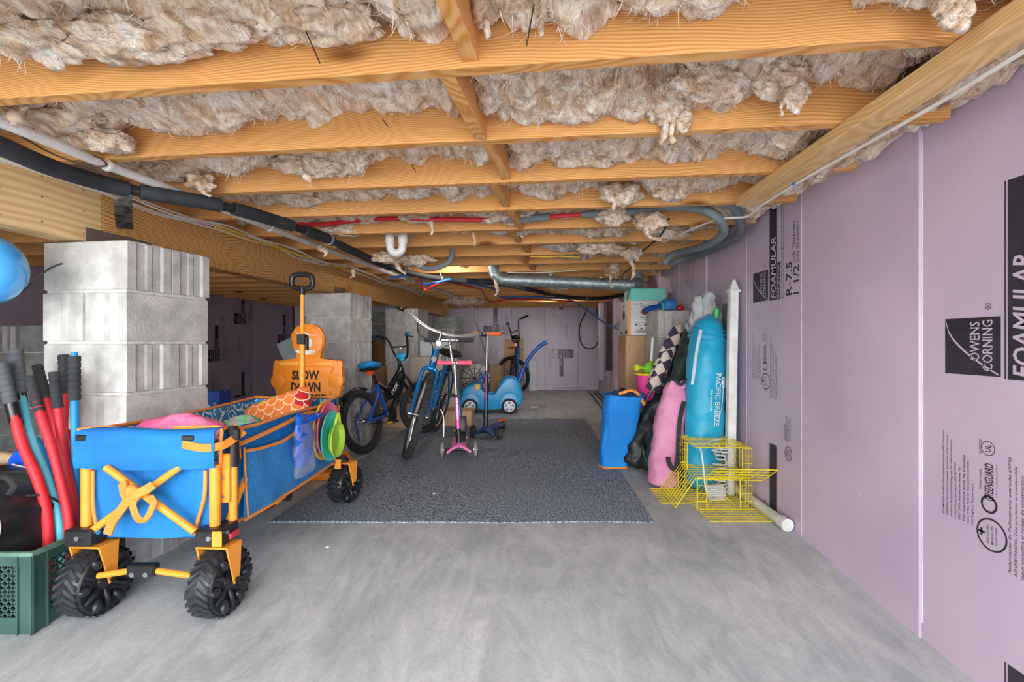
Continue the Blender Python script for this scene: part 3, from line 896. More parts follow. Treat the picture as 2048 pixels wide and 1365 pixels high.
pillar(-1.649, 4.12, R(-6), 'concrete block pillar behind the orange figure sign')
pillar(-1.53, 5.86, R(-5), 'concrete block pillar behind the small blue and black bike', flip=1)
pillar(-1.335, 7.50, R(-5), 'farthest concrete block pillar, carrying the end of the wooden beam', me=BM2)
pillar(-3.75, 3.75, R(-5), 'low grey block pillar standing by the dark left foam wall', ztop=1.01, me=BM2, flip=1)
# block stub against the right wall
pillar(1.065, 3.90, R(90), 'grey concrete block stack against the pink foam wall by the boxes', ztop=1.13, half=True)
# block wall stub behind
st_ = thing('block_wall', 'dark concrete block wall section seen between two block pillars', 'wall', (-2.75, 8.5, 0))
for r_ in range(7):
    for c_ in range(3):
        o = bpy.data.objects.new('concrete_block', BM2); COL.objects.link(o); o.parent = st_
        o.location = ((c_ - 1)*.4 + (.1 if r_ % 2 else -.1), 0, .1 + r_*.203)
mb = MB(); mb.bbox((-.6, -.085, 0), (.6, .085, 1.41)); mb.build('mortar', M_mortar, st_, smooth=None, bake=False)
# flashing plates between pillar tops and the girder
for n_, (y, a, b) in enumerate(((2.11, -.16, .14), (4.12, -.15, .03))):
    mb = MB(); x = gx(y)
    mb.bar((gx(y + a) + .002, y + a, 1.288), (gx(y + b) + .002, y + b, 1.288), .26, .003)
    mb.bar((gx(y + a) + .003, y + a, 1.318), (gx(y + b) + .003, y + b, 1.318), .002, .06)
    tag(mb.build('flashing_plate', mat('dull_flashing', '#8f8a86', '#a8a29c', rough=.4, metal=.8), smooth=None), ['bent metal plate between the wagon-side pillar and the wooden beam', 'small metal plate on the beam above the pillar behind the orange sign'][n_], 'metal plate')
# ------------------------------------------------------------------ rug
def rug_mat():
    m = mat('grey_rug', '#566270', '#cfdbe8', rough=1.0, scale=120, detail=3, lo=.38, hi=.70, bump=.8, bscale=200, spec=.05)
    return m
mb = MB()
mb.sheet(lambda u, v: (-1.30 + 1.888*u + (.0 if v < .5 else 0) , 2.372 + 3.22*v + .004*math.sin(u*17) , .007 + .0015*math.sin(u*9 + v*13)), 40, 40, th=.006)
tag(mb.build('rug', rug_mat(), smooth=60), 'dark grey speckled indoor-outdoor rug lying flat on the concrete floor', 'rug')

# ------------------------------------------------------------------ wagon
M_wblue = mat('blue_canvas', '#0a6cb8', '#1580cc', rough=.75, scale=5, bump=.15, bscale=300)
M_wblue_in = mat('navy_lining', '#1465a0', '#1d77b4', rough=.8)
M_trim = mat('orange_binding', '#ee8d34', '#f79c46', rough=.6)
M_web = mat('orange_webbing', '#ea8c30', '#f39a42', rough=.7, bump=.4, bscale=220)
M_tyre = mat('wagon_tyre_plastic', '#25282c', '#32363b', rough=.42, scale=20)
M_hub = mat('wagon_wheel_face', '#1d2126', '#2a2f36', rough=.34, scale=12)
M_red = mat('red_plastic', '#c8242c', '#d8303a', rough=.4)

def lining_mat():
    m = bpy.data.materials.new('floral_lining'); m.use_nodes = True
    nt = m.node_tree; b = nt.nodes['Principled BSDF']; L = nt.links.new
    b.inputs['Roughness'].default_value = .8
    tc = nd(nt, 'ShaderNodeTexCoord')
    ns = nd(nt, 'ShaderNodeTexNoise'); ns.inputs['Scale'].default_value = 9; L(tc.outputs['Object'], ns.inputs['Vector'])
    sc = nd(nt, 'ShaderNodeVectorMath', operation='SCALE'); sc.inputs['Scale'].default_value = .12; L(ns.outputs['Color'], sc.inputs[0])
    ad = nd(nt, 'ShaderNodeVectorMath', operation='ADD'); L(tc.outputs['Object'], ad.inputs[0]); L(sc.outputs[0], ad.inputs[1])
    v1 = nd(nt, 'ShaderNodeTexVoronoi'); v1.inputs['Scale'].default_value = 9; L(ad.outputs[0], v1.inputs['Vector'])
    ml = nd(nt, 'ShaderNodeMath', operation='MULTIPLY'); ml.inputs[1].default_value = 26; L(v1.outputs['Distance'], ml.inputs[0])
    sn = nd(nt, 'ShaderNodeMath', operation='SINE'); L(ml.outputs[0], sn.inputs[0])
    r1 = nd(nt, 'ShaderNodeValToRGB'); r1.color_ramp.elements[0].position = .55; r1.color_ramp.elements[0].color = lin('#2f8ccb')
    r1.color_ramp.elements[1].position = .75; r1.color_ramp.elements[1].color = lin('#f2f7fa'); L(sn.outputs[0], r1.inputs[0])
    v2 = nd(nt, 'ShaderNodeTexVoronoi'); v2.inputs['Scale'].default_value = 9; L(tc.outputs['Object'], v2.inputs['Vector'])
    r2 = nd(nt, 'ShaderNodeValToRGB'); r2.color_ramp.elements[0].position = .22; r2.color_ramp.elements[0].color = (1, 1, 1, 1)
    r2.color_ramp.elements[1].position = .28; r2.color_ramp.elements[1].color = (0, 0, 0, 1); L(v2.outputs['Distance'], r2.inputs[0])
    cr = nd(nt, 'ShaderNodeSeparateColor'); L(v2.outputs['Color'], cr.inputs[0])
    gt = nd(nt, 'ShaderNodeMath', operation='GREATER_THAN'); gt.inputs[1].default_value = .45; L(cr.outputs[0], gt.inputs[0])
    mm = nd(nt, 'ShaderNodeMath', operation='MULTIPLY'); L(gt.outputs[0], mm.inputs[0]); L(r2.outputs[0], mm.inputs[1])
    mx = nd(nt, 'ShaderNodeMixRGB'); L(mm.outputs[0], mx.inputs[0]); L(r1.outputs[0], mx.inputs[1]); mx.inputs[2].default_value = lin('#f6b48c')
    L(mx.outputs[0], b.inputs['Base Color'])
    return m
M_lining = lining_mat()

def mesh_mat():
    m = bpy.data.materials.new('blue_net'); m.use_nodes = True
    nt = m.node_tree; b = nt.nodes['Principled BSDF']; L = nt.links.new
    b.inputs['Roughness'].default_value = .7
    tc = nd(nt, 'ShaderNodeTexCoord'); mp = nd(nt, 'ShaderNodeMapping'); mp.inputs['Rotation'].default_value = (R(45), 0, 0); L(tc.outputs['Object'], mp.inputs[0])
    ck = nd(nt, 'ShaderNodeTexChecker'); ck.inputs['Scale'].default_value = 260
    ck.inputs['Color1'].default_value = lin('#155c9c'); ck.inputs['Color2'].default_value = lin('#3f9be0'); L(mp.outputs[0], ck.inputs['Vector'])
    L(ck.outputs['Color'], b.inputs['Base Color'])
    return m
M_net = mesh_mat()

xl, xr, yf, yb = -1.520, -1.085, 1.65, 2.64
zt, zb_ = .578, .225
wag = thing('folding_wagon', 'blue canvas folding wagon with orange frame and chunky black wheels', 'wagon', ((xl + xr)/2, (yf + yb)/2, 0))

def wrk(p, a=.006, s=9): return a*NZ.noise(V(p)*s)
# front canvas
mb = MB()
def ff(u, v):
    x = xl + .02 + (xr - xl - .04)*u; z = .215 + .02*(2*u - 1)**2 + (.30)*v
    return (x, yf + .004 + .018*math.sin(math.pi*u)*math.sin(math.pi*v) + .010*NZ.noise(V((x*11, z*7, 1))) + .004*NZ.noise(V((x*30, z*22, 2))), z)
mb.sheet(ff, 30, 20, th=.004); mb.build('front_panel', M_wblue, wag, smooth=70)
# folded flap over the top edge
mb = MB()
def fl_(u, v):
    x = xl - .018 + (xr - xl + .036)*u
    a = v
    if a < .15: return (x, yf + .02 - .045*(a/.15), .585 + .004*math.sin(math.pi*a/.15) + .004*math.sin(u*7))
    t = (a - .15)/.85
    return (x, yf - .025 - .006*math.sin(math.pi*t) + .006*NZ.noise(V((x*8, t*3, 4))), .585 - .128*t + .004*math.sin(u*7)*(1 - t) + .008*t*(2*u-1)**2)
mb.sheet(fl_, 34, 16, th=.004); mb.build('top_flap', M_wblue, wag, smooth=60)
# left, right and back canvas
def side(x0, name, sgn):
    mb = MB()
    def fn(u, v):
        y = yf + .03 + (yb - yf - .03)*u; z = zb_ + .01 + (zt + .004 - zb_ - .012*math.sin(math.pi*u) - .01)*v
        return (x0 + sgn*(.012*math.sin(math.pi*u)*math.sin(math.pi*v) + .008*NZ.noise(V((y*7, z*9, x0)))), y, z)
    mb.sheet(fn, 40, 16, th=.004*sgn)
    return mb.build(name, M_wblue, wag, smooth=70)
sr = side(xr, 'side_panel', 1); sl = side(xl, 'side_panel', -1)
mb = MB(); mb.sheet(lambda u, v: (xl + (xr - xl)*u, yb + .01*math.sin(math.pi*u) + .006*NZ.noise(V((u*6, v*5, 3))), zb_ + (zt - zb_)*v), 24, 16, th=.004); mb.build('back_panel', M_wblue, wag, smooth=70)
mb = MB(); mb.bbox((xl + .01, yf + .02, .21), (xr - .01, yb - .01, .228), bv=.004); mb.build('floor_panel', M_wblue_in, wag)
# printed lining on the inside
def inner(name, fn, nu=36, nv=14):
    mb = MB(); mb.sheet(fn, nu, nv, th=.003); return mb.build(name, M_lining, wag, smooth=70)
inner('lining', lambda u, v: (xl + .012 + .012*NZ.noise(V((u*9, v*6, 3))), yf + .03 + (yb - yf - .05)*u, zb_ + .02 + (zt - zb_ - .028)*v))
inner('lining', lambda u, v: (xl + .01 + (xr - xl - .02)*u, yb - .014 + .01*NZ.noise(V((u*5, v*6, 8))), zb_ + .02 + (zt - zb_ - .022)*v))
inner('lining', lambda u, v: (xr - .010 + .006*NZ.noise(V((u*9, v*6, 5))), yb - .02 - (yb - yf - .05)*u, zb_ + .02 + (zt - zb_ - .035)*v))
inner('lining', lambda u, v: (xr - .02 - (xr - xl - .04)*u, yf + .028, zb_ + .02 + (zt - zb_ - .028)*v))
# orange binding round the rim and the panels
mb = MB(); mb.tube(spl([(xl, yf + .03, zt + .006), (xl - .004, 2.1, zt - .006), (xl, yb, zt + .008)], 10), .007, 8, flat=.8); mb.build('rim_binding', M_trim, wag)
mb = MB(); mb.tube(spl([(xr + .004, yf + .04, zt + .006), (xr + .008, 1.85, zt - .012), (xr + .012, 2.12, zt - .004), (xr + .004, 2.4, zt - .014), (xr + .006, yb + .005, zt + .010)], 10), .007, 8, flat=.8); mb.build('rim_binding', M_trim, wag)
mb = MB(); mb.tube([(xl, yb, zt + .008), (-1.3, yb + .01, zt + .004), (xr, yb, zt + .010)], .006, 8); mb.build('rim_binding', M_trim, wag)
mb = MB(); mb.tube(spl([(xl - .015, yf - .02, .59), (xl + .06, yf + .02, .592), (xl + .1, yf + .025, .578)], 6), .006, 8); mb.build('rim_binding', M_trim, wag)
mb = MB(); mb.tube(spl([(xr - .15, yf + .015, .592), (xr - .04, yf + .012, .594), (xr + .012, yf + .01, .590), (xr + .014, yf + .008, .54), (xr + .01, yf + .012, .46)], 8), .006, 8); mb.build('rim_binding', M_trim, wag)
mb = MB(); mb.tube(spl([(xl + .026, yf - .006, .45), (xl + .03, yf - .010, .33), (xl + .045, yf - .008, .225)], 8), .005, 8); mb.build('panel_binding', M_trim, wag)
mb = MB(); mb.tube(spl([(xr - .03, yf - .004, .45), (xr - .03, yf - .010, .36), (xr - .06, yf - .008, .25), (xr - .045, yf - .006, .222)], 8), .006, 8); mb.build('panel_binding', M_trim, wag)

# side pocket of netting, with binding
xp = xr + .02
def pk(u, v):
    y = 1.78 + .83*u; top = .485 + .055*u - .03*math.sin(math.pi*min(1, u*1.6)) ; bot = .235 + .02*u
    if u > .9: bot = .24
    z = bot + (top - bot)*v
    bul = .035*math.sin(math.pi*min(1, max(0, u)))**.6*math.sin(math.pi*(.15 + .85*v)*.9)
    return (xp + bul*.7 + .008*NZ.noise(V((y*9, z*8, 2))), y, z)
mb = MB(); mb.sheet(pk, 50, 20, th=.003); mb.build('net_pocket', M_net, wag, smooth=70)
def bind(pts, r=.007): 
    mb = MB(); mb.tube(spl(pts, 8), r, 8, flat=.6); return mb.build('pocket_binding', M_trim, wag)
bind([V(pk(i/10, 1.0)) + V((.003, 0, 0)) for i in range(11)])
bind([V((xp + .004, 1.775, .50)), V((xp + .008, 1.775, .42)), V((xp + .004, 1.79, .32)), V((xp + .004, 1.80, .235))], .006)
bind([V(pk(i/10, 0.0)) + V((.003, 0, -.004)) for i in range(11)], .006)
bind([V((xp + .006, yb - .01, .545)), V((xp + .008, yb - .005, .42)), V((xp + .006, yb - .02, .30)), V((xp + .004, yb - .06, .262))], .006)
bind([(xr + .018, 1.76, .515), (xr + .020, 2.0, .530), (xr + .024, 2.25, .553), (xr + .026, 2.42, .540), (xr + .03, 2.60, .53)], .009)
bind([(xr + .012, 1.74, .592), (xr + .014, 1.76, .52), (xr + .012, 1.775, .46)], .005)

# tubular frame
def tube(name, pts, r=.012, m=M_orange, seg=12):
    mb = MB(); mb.tube(pts, r, seg); return mb.build(name, m, wag)
tube('post', [(xl, yf, .24), (xl, yf, .46)], .017)
tube('post', [(xr, yf, .24), (xr, yf, .47)], .017)
tube('post', [(xr + .03, yf + .05, .24), (xr + .03, yf + .05, .45)], .014)
tube('post', [(xl, yb, .24), (xl, yb, .57)], .014)
tube('post', [(xr, yb + .015, .24), (xr, yb + .015, .57)], .014)
mb = MB(); mb.bbox((xr + .004, yf + .02, .33), (xr + .034, yf + .036, .50), bv=.004); mb.build('hinge_plate', M_orange, wag)
mb = MB()
for z in (.355, .42): mb.cyl((xr + .018, yf + .02, z), (xr + .018, yf + .012, z), .007, 10)
mb.build('rivet', M_steel, wag)
mb = MB(); mb.cyl((xr + .03, yf + .05, .45), (xr + .03, yf + .05, .575), .019, 14); mb.cyl((xr + .03, yf + .05, .57), (xr + .03, yf + .05, .590), .022, 14, .014); mb.build('post_cap', M_black, wag)
mb = MB(); mb.cyl((xr + .006, yb + .02, .52), (xr + .006, yb + .02, .585), .02, 14); mb.build('post_cap', M_black, wag)
xc = (xl + xr)/2
tube('cross_brace', [(xl + .04, yf - .020, .255), (xr - .10, yf - .020, .470)], .012)
tube('cross_brace', [(xr - .04, yf - .040, .255), (xl + .10, yf - .040, .470)], .012)
mb = MB(); mb.cyl((xc, yf - .05, .372), (xc, yf - .062, .372), .010, 12); mb.build('pivot_bolt', M_steel, wag)
tube('side_brace', [(xr + .008, yf + .06, .255), (xr + .012, 1.80, .38)], .012)
tube('bottom_rail', [(xr - .01, yf + .05, .225), (xr - .01, 2.62, .235)], .010)
tube('bottom_rail', [(xl + .02, yf + .05, .225), (xl + .02, 2.62, .235)], .010)
mb = MB(); mb.cyl((xr - .02, 2.13, .215), (xr + .012, 2.13, .215), .028, 16); mb.cyl((xr + .012, 2.13, .215), (xr + .016, 2.13, .215), .012, 12); mb.build('folding_joint', M_black, wag)
mb = MB(); mb.prism([(0, 0), (.09, .01), (.1, .04), (.02, .06)], .012, plane_mx((xr - .0, 2.03, .205), (0, 1, 0), (0, 0, 1)), bv=.003); mb.build('joint_plate', M_orange, wag)
# webbing strap knotted round the braces
def ribbon(pts, w, up, name='strap', m=M_web, th=.003, n=8):
    pp = spl(pts, n)
    mb = MB(); rows = []
    for i, p in enumerate(pp):
        t = (pp[min(i+1, len(pp)-1)] - pp[max(i-1, 0)]).normalized()
        u_ = V(up) - t*t.dot(V(up)); u_.normalize(); s_ = t.cross(u_)
        rows.append([p + s_*w/2 + u_*th, p - s_*w/2 + u_*th, p - s_*w/2 - u_*th, p + s_*w/2 - u_*th])
    mb.ring(rows, True, False); return mb
ribbon([(xc - .015, yf - .062, .40), (xc - .03, yf - .066, .36), (xc - .075, yf - .062, .30), (xc - .095, yf - .060, .255)], .027, (0, -1, 0)).build('strap', M_web, wag, smooth=50)
ribbon([(xc - .05, yf - .055, .425), (xc - .02, yf - .075, .385), (xc + .03, yf - .07, .40), (xc + .05, yf - .055, .415)], .028, (0, -1, 0)).build('strap', M_web, wag, smooth=50)
ribbon([(xc + .012, yf - .066, .385), (xc - .002, yf - .072, .355), (xc + .018, yf - .078, .312), (xc + .045, yf - .078, .312), (xc + .062, yf - .07, .355), (xc + .045, yf - .062, .380)], .018, (.3, -.6, .7)).build('strap', M_web, wag, smooth=50)
mb = MB(); mb.sph((xc - .012, yf - .066, .398), (.024, .018, .022), 14, 10); mb.build('knot', M_web, wag)
ribbon([(xr - .085, yf - .034, .545), (xr - .02, yf - .040, .535), (xr + .03, yf - .016, .535), (xr + .045, yf + .03, .55), (xr + .055, yf + .07, .57)], .026, (.3, -1, 0)).build('buckle_strap', M_web, wag, smooth=50)
mb = MB(); mb.box((xr + .048, yf + .035, .565), (.028, .02, .04), bv=.004); mb.build('buckle', M_black, wag)
mb = MB(); mb.box((xr - .068, yf - .036, .565), (.04, .004, .018), bv=.003); mb.box((xl + .01, yf - .034, .565), (.035, .004, .02), bv=.003); mb.build('handle_slot', M_black, wag)

# wheels
def wheel_mesh(Rw, W):
    """chunky wheel, axis along x, right face modelled; chevron lugs"""
    body = MB()
    prof = [(.0, -W/2 + .012), (Rw*.55, -W/2 + .006), (Rw*.86, -W/2), (Rw*.955, -W/2 + .010), (Rw*.975, -W/4), (Rw*.975, W/4), (Rw*.955, W/2 - .010), (Rw*.86, W/2), (Rw*.72, W/2 - .004), (Rw*.35, W/2 - .016), (Rw*.2, W/2 - .010), (.0, W/2 - .008)]
    A = MX.Rotation(R(90), 4, 'Y')
    rows = []
    n = 48
    for r_, x_ in prof:
        rows.append([V((x_, max(r_, .0005)*math.cos(2*math.pi*i/n), max(r_, .0005)*math.sin(2*math.pi*i/n))) for i in range(n)])
    body.ring(rows, True, False)
    lug = MB()
    nl = 26
    for i in range(nl):
        for s_ in (-1, 1):
            a0 = 2*math.pi*i/nl; da = 2*math.pi/nl
            pts = []
            for (x_, a_) in ((0.0, a0), (s_*W*.46, a0 + da*.9), (s_*W*.46, a0 + da*1.45), (0.0, a0 + da*.55)):
                pts.append((x_, a_))
            lo_ = [lug.bm.verts.new((x_, (Rw*.955)*math.cos(a_), (Rw*.955)*math.sin(a_))) for x_, a_ in pts]
            hi_ = [lug.bm.verts.new((x_*.98, (Rw*(1.0 if abs(x_) < .001 else .985))*math.cos(a_), (Rw*(1.0 if abs(x_) < .001 else .985))*math.sin(a_))) for x_, a_ in pts]
            lug.bm.faces.new(hi_)
            for q in range(4): lug.bm.faces.new((lo_[q], lo_[(q+1) % 4], hi_[(q+1) % 4], hi_[q]))
    faces = []
    for s_ in (-1, 1):
        face = MB(); faces.append(face)
        for i in range(12):
            a = 2*math.pi*i/12
            c, sn = math.cos(a), math.sin(a)
            r0, r1 = (Rw*.25, Rw*.80) if i % 2 else (Rw*.52, Rw*.88)
            p0 = V((s_*(W/2 - .012), c*r0, sn*r0)); p1 = V((s_*(W/2 - .002), c*r1, sn*r1))
            wd = .010 if i % 2 else .016
            pp = [p0, p0.lerp(p1, .5) + V((s_*.005, 0, 0)), p1]
            face.tube(spl(pp, 4), [wd*(.45 + .55*math.sin(math.pi*min(1, (k_+1)/9))) for k_ in range(9)], 8, flat=1.0)
        face.sph((s_*(W/2 - .012), 0, 0), (.012, .03, .03), 14, 8)
    return body, lug, faces
def wagon_wheel(c, rz, Rw, W, fork_h, name='wheel', outer=1):
    t = T(c) @ rotz(rz)
    body, lug, faces = wheel_mesh(Rw, W)
    w = body.xf(t).build('wheel', M_hub, wag, smooth=40)
    lug.xf(t).build('tread', M_tyre, w, smooth=None)
    for face in faces: face.xf(t).build('wheel_face', M_hub, w, smooth=60)
    # caster fork
    mb = MB()
    z1 = Rw + .012
    mb.bbox((-W/2 - .012, -.045, z1), (W/2 + .012, .03, z1 + .006), bv=.002)
    for s_ in (-1, 1):
        x0 = s_*(W/2 + .010)
        pl = [(-.045, z1 + .006), (.03, z1 + .006), (.024, .03), (.014, -.006), (-.006, -.008), (-.012, .02)]
        M_ = MX(((0, 0, 1, x0 - .003), (1, 0, 0, 0), (0, 1, 0, 0), (0, 0, 0, 1)))
        mb.prism(pl, .006, M_, bv=.0015, seg=1)
    fk = mb.xf(t).build('fork', M_orange, wag, smooth=40)
    mb = MB()
    for s_ in (-1, 1): mb.cyl((s_*(W/2 + .012), .004, .004), (s_*(W/2 + .020), .004, .004), .009, 12)
    mb.xf(t).build('axle_bolt', M_black, fk)
    mb = MB(); mb.cyl((0, -.006, z1 + .004), (0, -.006, z1 + fork_h), .022, 14); mb.xf(t).build('swivel', M_black, wag)
Rf = .113
zfl = floor_z(1.62)
wagon_wheel((-1.498, 1.66, zfl + Rf), R(-4), Rf, .085, .03)
wagon_wheel((-1.070, 1.655, zfl + Rf), R(-4), Rf, .085, .03)
wagon_wheel((-1.035, 2.66, .005 + .107), R(-16), .105, .085, .02)
wagon_wheel((-1.43, 2.56, .107), R(55), .105, .07, .02)
# corner brackets
for (cx, cy, s_) in ((xl, yf, -1), (xr, yf, 1), (xr, yb, 1), (xl, yb, -1)):
    mb = MB(); mb.bbox((cx - .04, cy - .045, .205), (cx + .05, cy + .055, .262), bv=.006); cb = mb.build('corner_bracket', M_black, wag)
    mb = MB(); mb.cyl((cx + .01, cy - .045, .235), (cx + .01, cy - .051, .235), .008, 12); mb.cyl((cx + .05, cy - .02, .245), (cx + .056, cy - .02, .245), .008, 12); mb.build('rivet', M_steel, cb)
    if s_ > 0:
        mb = MB(); mb.box((cx + .053, cy + .02, .225), (.012, .055, .022), bv=.006, seg=2); mb.build('brake_lever', mat('red_lever', '#d33b45', rough=.4), cb)
        mb = MB(); mb.bbox((cx + .018, cy - .047, .206), (cx + .052, cy - .043, .258), bv=.002); mb.build('bracket_plate', M_orange, cb)
# tie rod between the front forks
mb = MB(); mb.tube([(-1.44, yf - .045, .112), (-1.31, yf - .055, .135), (-1.26, yf - .055, .135), (-1.135, yf - .045, .112)], .010, 10); mb.build('tie_rod', M_orange, wag)
mb = MB(); mb.box((-1.285, yf - .055, .137), (.09, .032, .038), bv=.004); tb = mb.build('tie_rod_joint', M_black, wag)
mb = MB()
for dx in (-.022, .022): mb.cyl((-1.285 + dx, yf - .071, .128), (-1.285 + dx, yf - .076, .128), .008, 12)
mb.build('rivet', M_steel, tb)
# pull handle standing up at the far end
hx, hy = -1.290, 2.70
tube('handle_tube', [(hx, hy, .20), (hx, hy, .93)], .015)
tube('handle_tube', [(hx, hy, .90), (hx, hy, 1.165)], .011)
mb = MB(); mb.bbox((hx - .022, hy - .022, .875), (hx + .022, hy + .02, .93), bv=.004); mb.bbox((hx + .018, hy - .01, .84), (hx + .034, hy + .01, .92), bv=.004); mb.build('handle_clamp', M_black, wag)
mb = MB()
gpts = []
for i in range(40):
    a = 2*math.pi*i/40
    e = .62
    x = math.copysign(abs(math.cos(a))**e, math.cos(a))*.058; z = math.copysign(abs(math.sin(a))**e, math.sin(a))*.040
    if math.sin(a) > .3: z -= .003*(1 + math.cos(a*24))*.5
    gpts.append((hx + x, hy, 1.225 + z))
mb.tube(gpts, .0145, 10, closed=True); mb.cyl((hx, hy, 1.15), (hx, hy, 1.19), .0155, 12)
mb.build('grip', M_black, wag)
mb = MB(); mb.bbox((xc - .2, yb + .02, .2), (xc + .2, yb + .05, .235), bv=.005); mb.build('rear_bar', M_black, wag)

# ------------------------------------------------------------------ things in the wagon
def scale_mat():
    m = bpy.data.materials.new('fish_scale_print'); m.use_nodes = True
    nt = m.node_tree; b = nt.nodes['Principled BSDF']; L = nt.links.new
    b.inputs['Roughness'].default_value = .8
    tc = nd(nt, 'ShaderNodeTexCoord'); mp = nd(nt, 'ShaderNodeMapping'); mp.inputs['Scale'].default_value = (19, 1, 22); mp.inputs['Rotation'].default_value = (0, R(12), 0); L(tc.outputs['Object'], mp.inputs[0])
    sp = nd(nt, 'ShaderNodeSeparateXYZ'); L(mp.outputs[0], sp.inputs[0])
    def mt(op, a, b_=None, c_=None):
        n = nd(nt, 'ShaderNodeMath', operation=op)
        for i, v in enumerate((a, b_, c_)):
            if v is None: continue
            if isinstance(v, (int, float)): n.inputs[i].default_value = v
            else: L(v, n.inputs[i])
        return n.outputs[0]
    # three candidate rows; the topmost scale covering the point wins
    best = None; bid = None
    z = sp.outputs['Z']; x = sp.outputs['X']
    row0 = mt('FLOOR', z)
    dist = None
    for off in (1, 0):
        row = mt('ADD', row0, off)
        par = mt('MULTIPLY', mt('MODULO', mt('ABSOLUTE', row), 2.0), .5)
        fx = mt('SUBTRACT', mt('FRACT', mt('ADD', x, par)), .5)
        fz = mt('SUBTRACT', z, row)
        d = mt('SQRT', mt('ADD', mt('POWER', mt('ABSOLUTE', fx), 2), mt('POWER', mt('MULTIPLY', mt('ABSOLUTE', fz), .55), 2)))
        if dist is None: dist, rid, first = d, row, d
        else:
            inside = mt('LESS_THAN', first, .55)
            dist = mt('ADD', mt('MULTIPLY', first, inside), mt('MULTIPLY', d, mt('SUBTRACT', 1, inside)))
            rid = mt('ADD', mt('MULTIPLY', rid, inside), mt('MULTIPLY', row, mt('SUBTRACT', 1, inside)))
    edge = mt('MULTIPLY', mt('GREATER_THAN', dist, .49), mt('LESS_THAN', dist, .56))
    nz = nd(nt, 'ShaderNodeTexNoise'); nz.inputs['Scale'].default_value = .16; nz.inputs['Detail'].default_value = 0; L(mp.outputs[0], nz.inputs['Vector'])
    val = mt('ADD', mt('MULTIPLY', nz.outputs['Fac'], .9), mt('MULTIPLY', mt('FRACT', mt('MULTIPLY', rid, .37)), .12))
    rp = nd(nt, 'ShaderNodeValToRGB'); rp.color_ramp.interpolation = 'CONSTANT'; el = rp.color_ramp.elements
    el[0].position = 0; el[0].color = lin('#c3222a'); el[1].position = .38; el[1].color = lin('#f0803a')
    e = el.new(.48); e.color = lin('#f6c22e'); e = el.new(.62); e.color = lin('#f0863c')
    L(val, rp.inputs[0])
    mx = nd(nt, 'ShaderNodeMixRGB'); L(edge, mx.inputs[0]); L(rp.outputs[0], mx.inputs[1]); mx.inputs[2].default_value = lin('#f7e6cf')
    L(mx.outputs[0], b.inputs['Base Color'])
    return m
def pillow(name, c, w, h, t, rot, m, label, cat, seed=0):
    mb = MB()
    def f(sg):
        def fn(u, v):
            a, b = 2*u - 1, 2*v - 1
            pin = 1 - .10*(1 - a*a) * 0
            th_ = t*((1 - a**4)*(1 - b**4))**.5
            wv_ = .04*NZ.noise(V((a*2, b*2, seed)))
            return V((a*w*(1 - .09*(1 - b*b)*0 - .08*b*b*(1-abs(a))*0), sg*(th_ + wv_*t), b*h)) 
        return fn
    mb.sheet(lambda u, v: f(-1)(u, v), 22, 22); mb.sheet(lambda u, v: f(1)(1 - u, v), 22, 22)
    bmesh.ops.remove_doubles(mb.bm, verts=mb.bm.verts[:], dist=.0015)
    me = bpy.data.meshes.new(name); bmesh.ops.recalc_face_normals(mb.bm, faces=mb.bm.faces[:]); mb.bm.to_mesh(me); mb.bm.free()
    o = link(name, me, m, None, 60); o.location = c; o.rotation_euler = rot; WM[o] = T(c)
    return tag(o, label, cat)
M_scale = scale_mat()
pillow('throw_pillow', (-1.275, 2.42, .502), .175, .125, .06, (R(-30), R(-20), R(0)), M_scale, 'red, orange and yellow fish-scale print pillow lying in the wagon', 'pillow')
M_pink = mat('pink_towel', '#f0669f', '#ff9cc4', rough=.9, scale=16, lo=.42, hi=.6, bump=.5, bscale=200)
mb = MB(); pth = spl([(-1.45, 1.80, .545), (-1.38, 1.80, .555), (-1.30, 1.81, .560), (-1.22, 1.83, .545), (-1.17, 1.85, .52)], 6)
mb.loft(pth, [(.03 + .03*math.sin(math.pi*min(1, (i+2)/(len(pth)+1))), .05) for i in range(len(pth))], n=22, wr=.010, ws=22, seed=2, up=(0, 1, 0))
tag(mb.build('rolled_towel', M_pink, smooth=80), 'bundled bright pink striped cloth at the front of the wagon', 'towel')
M_flor = mat('green_floral_cloth', '#79cf6b', '#f2a9c4', rough=.9, scale=20, lo=.44, hi=.6, c3='#8fe0c8', bump=.3)
mb = MB(); pth = spl([(-1.26, 2.02, .54), (-1.2, 2.02, .545), (-1.14, 2.02, .52), (-1.11, 2.02, .50)], 6)
mb.loft(pth, [(.03, .07)]*len(pth), n=22, wr=.014, ws=18, seed=5)
tag(mb.build('folded_cloth', M_flor, smooth=80), 'green, aqua and pink floral cloth beside the pink bundle in the wagon', 'cloth')
M_tote_in = mat('blue_print_cushion', '#1b6fae', '#bfe0ea', rough=.9, scale=22, lo=.48, hi=.55)
pillow('seat_cushion', (-1.30, 2.0, .44), .19, .33, .07, (R(90), 0, 0), M_lining, 'blue and white swirl print cushion lying under the cloths in the wagon', 'cushion')

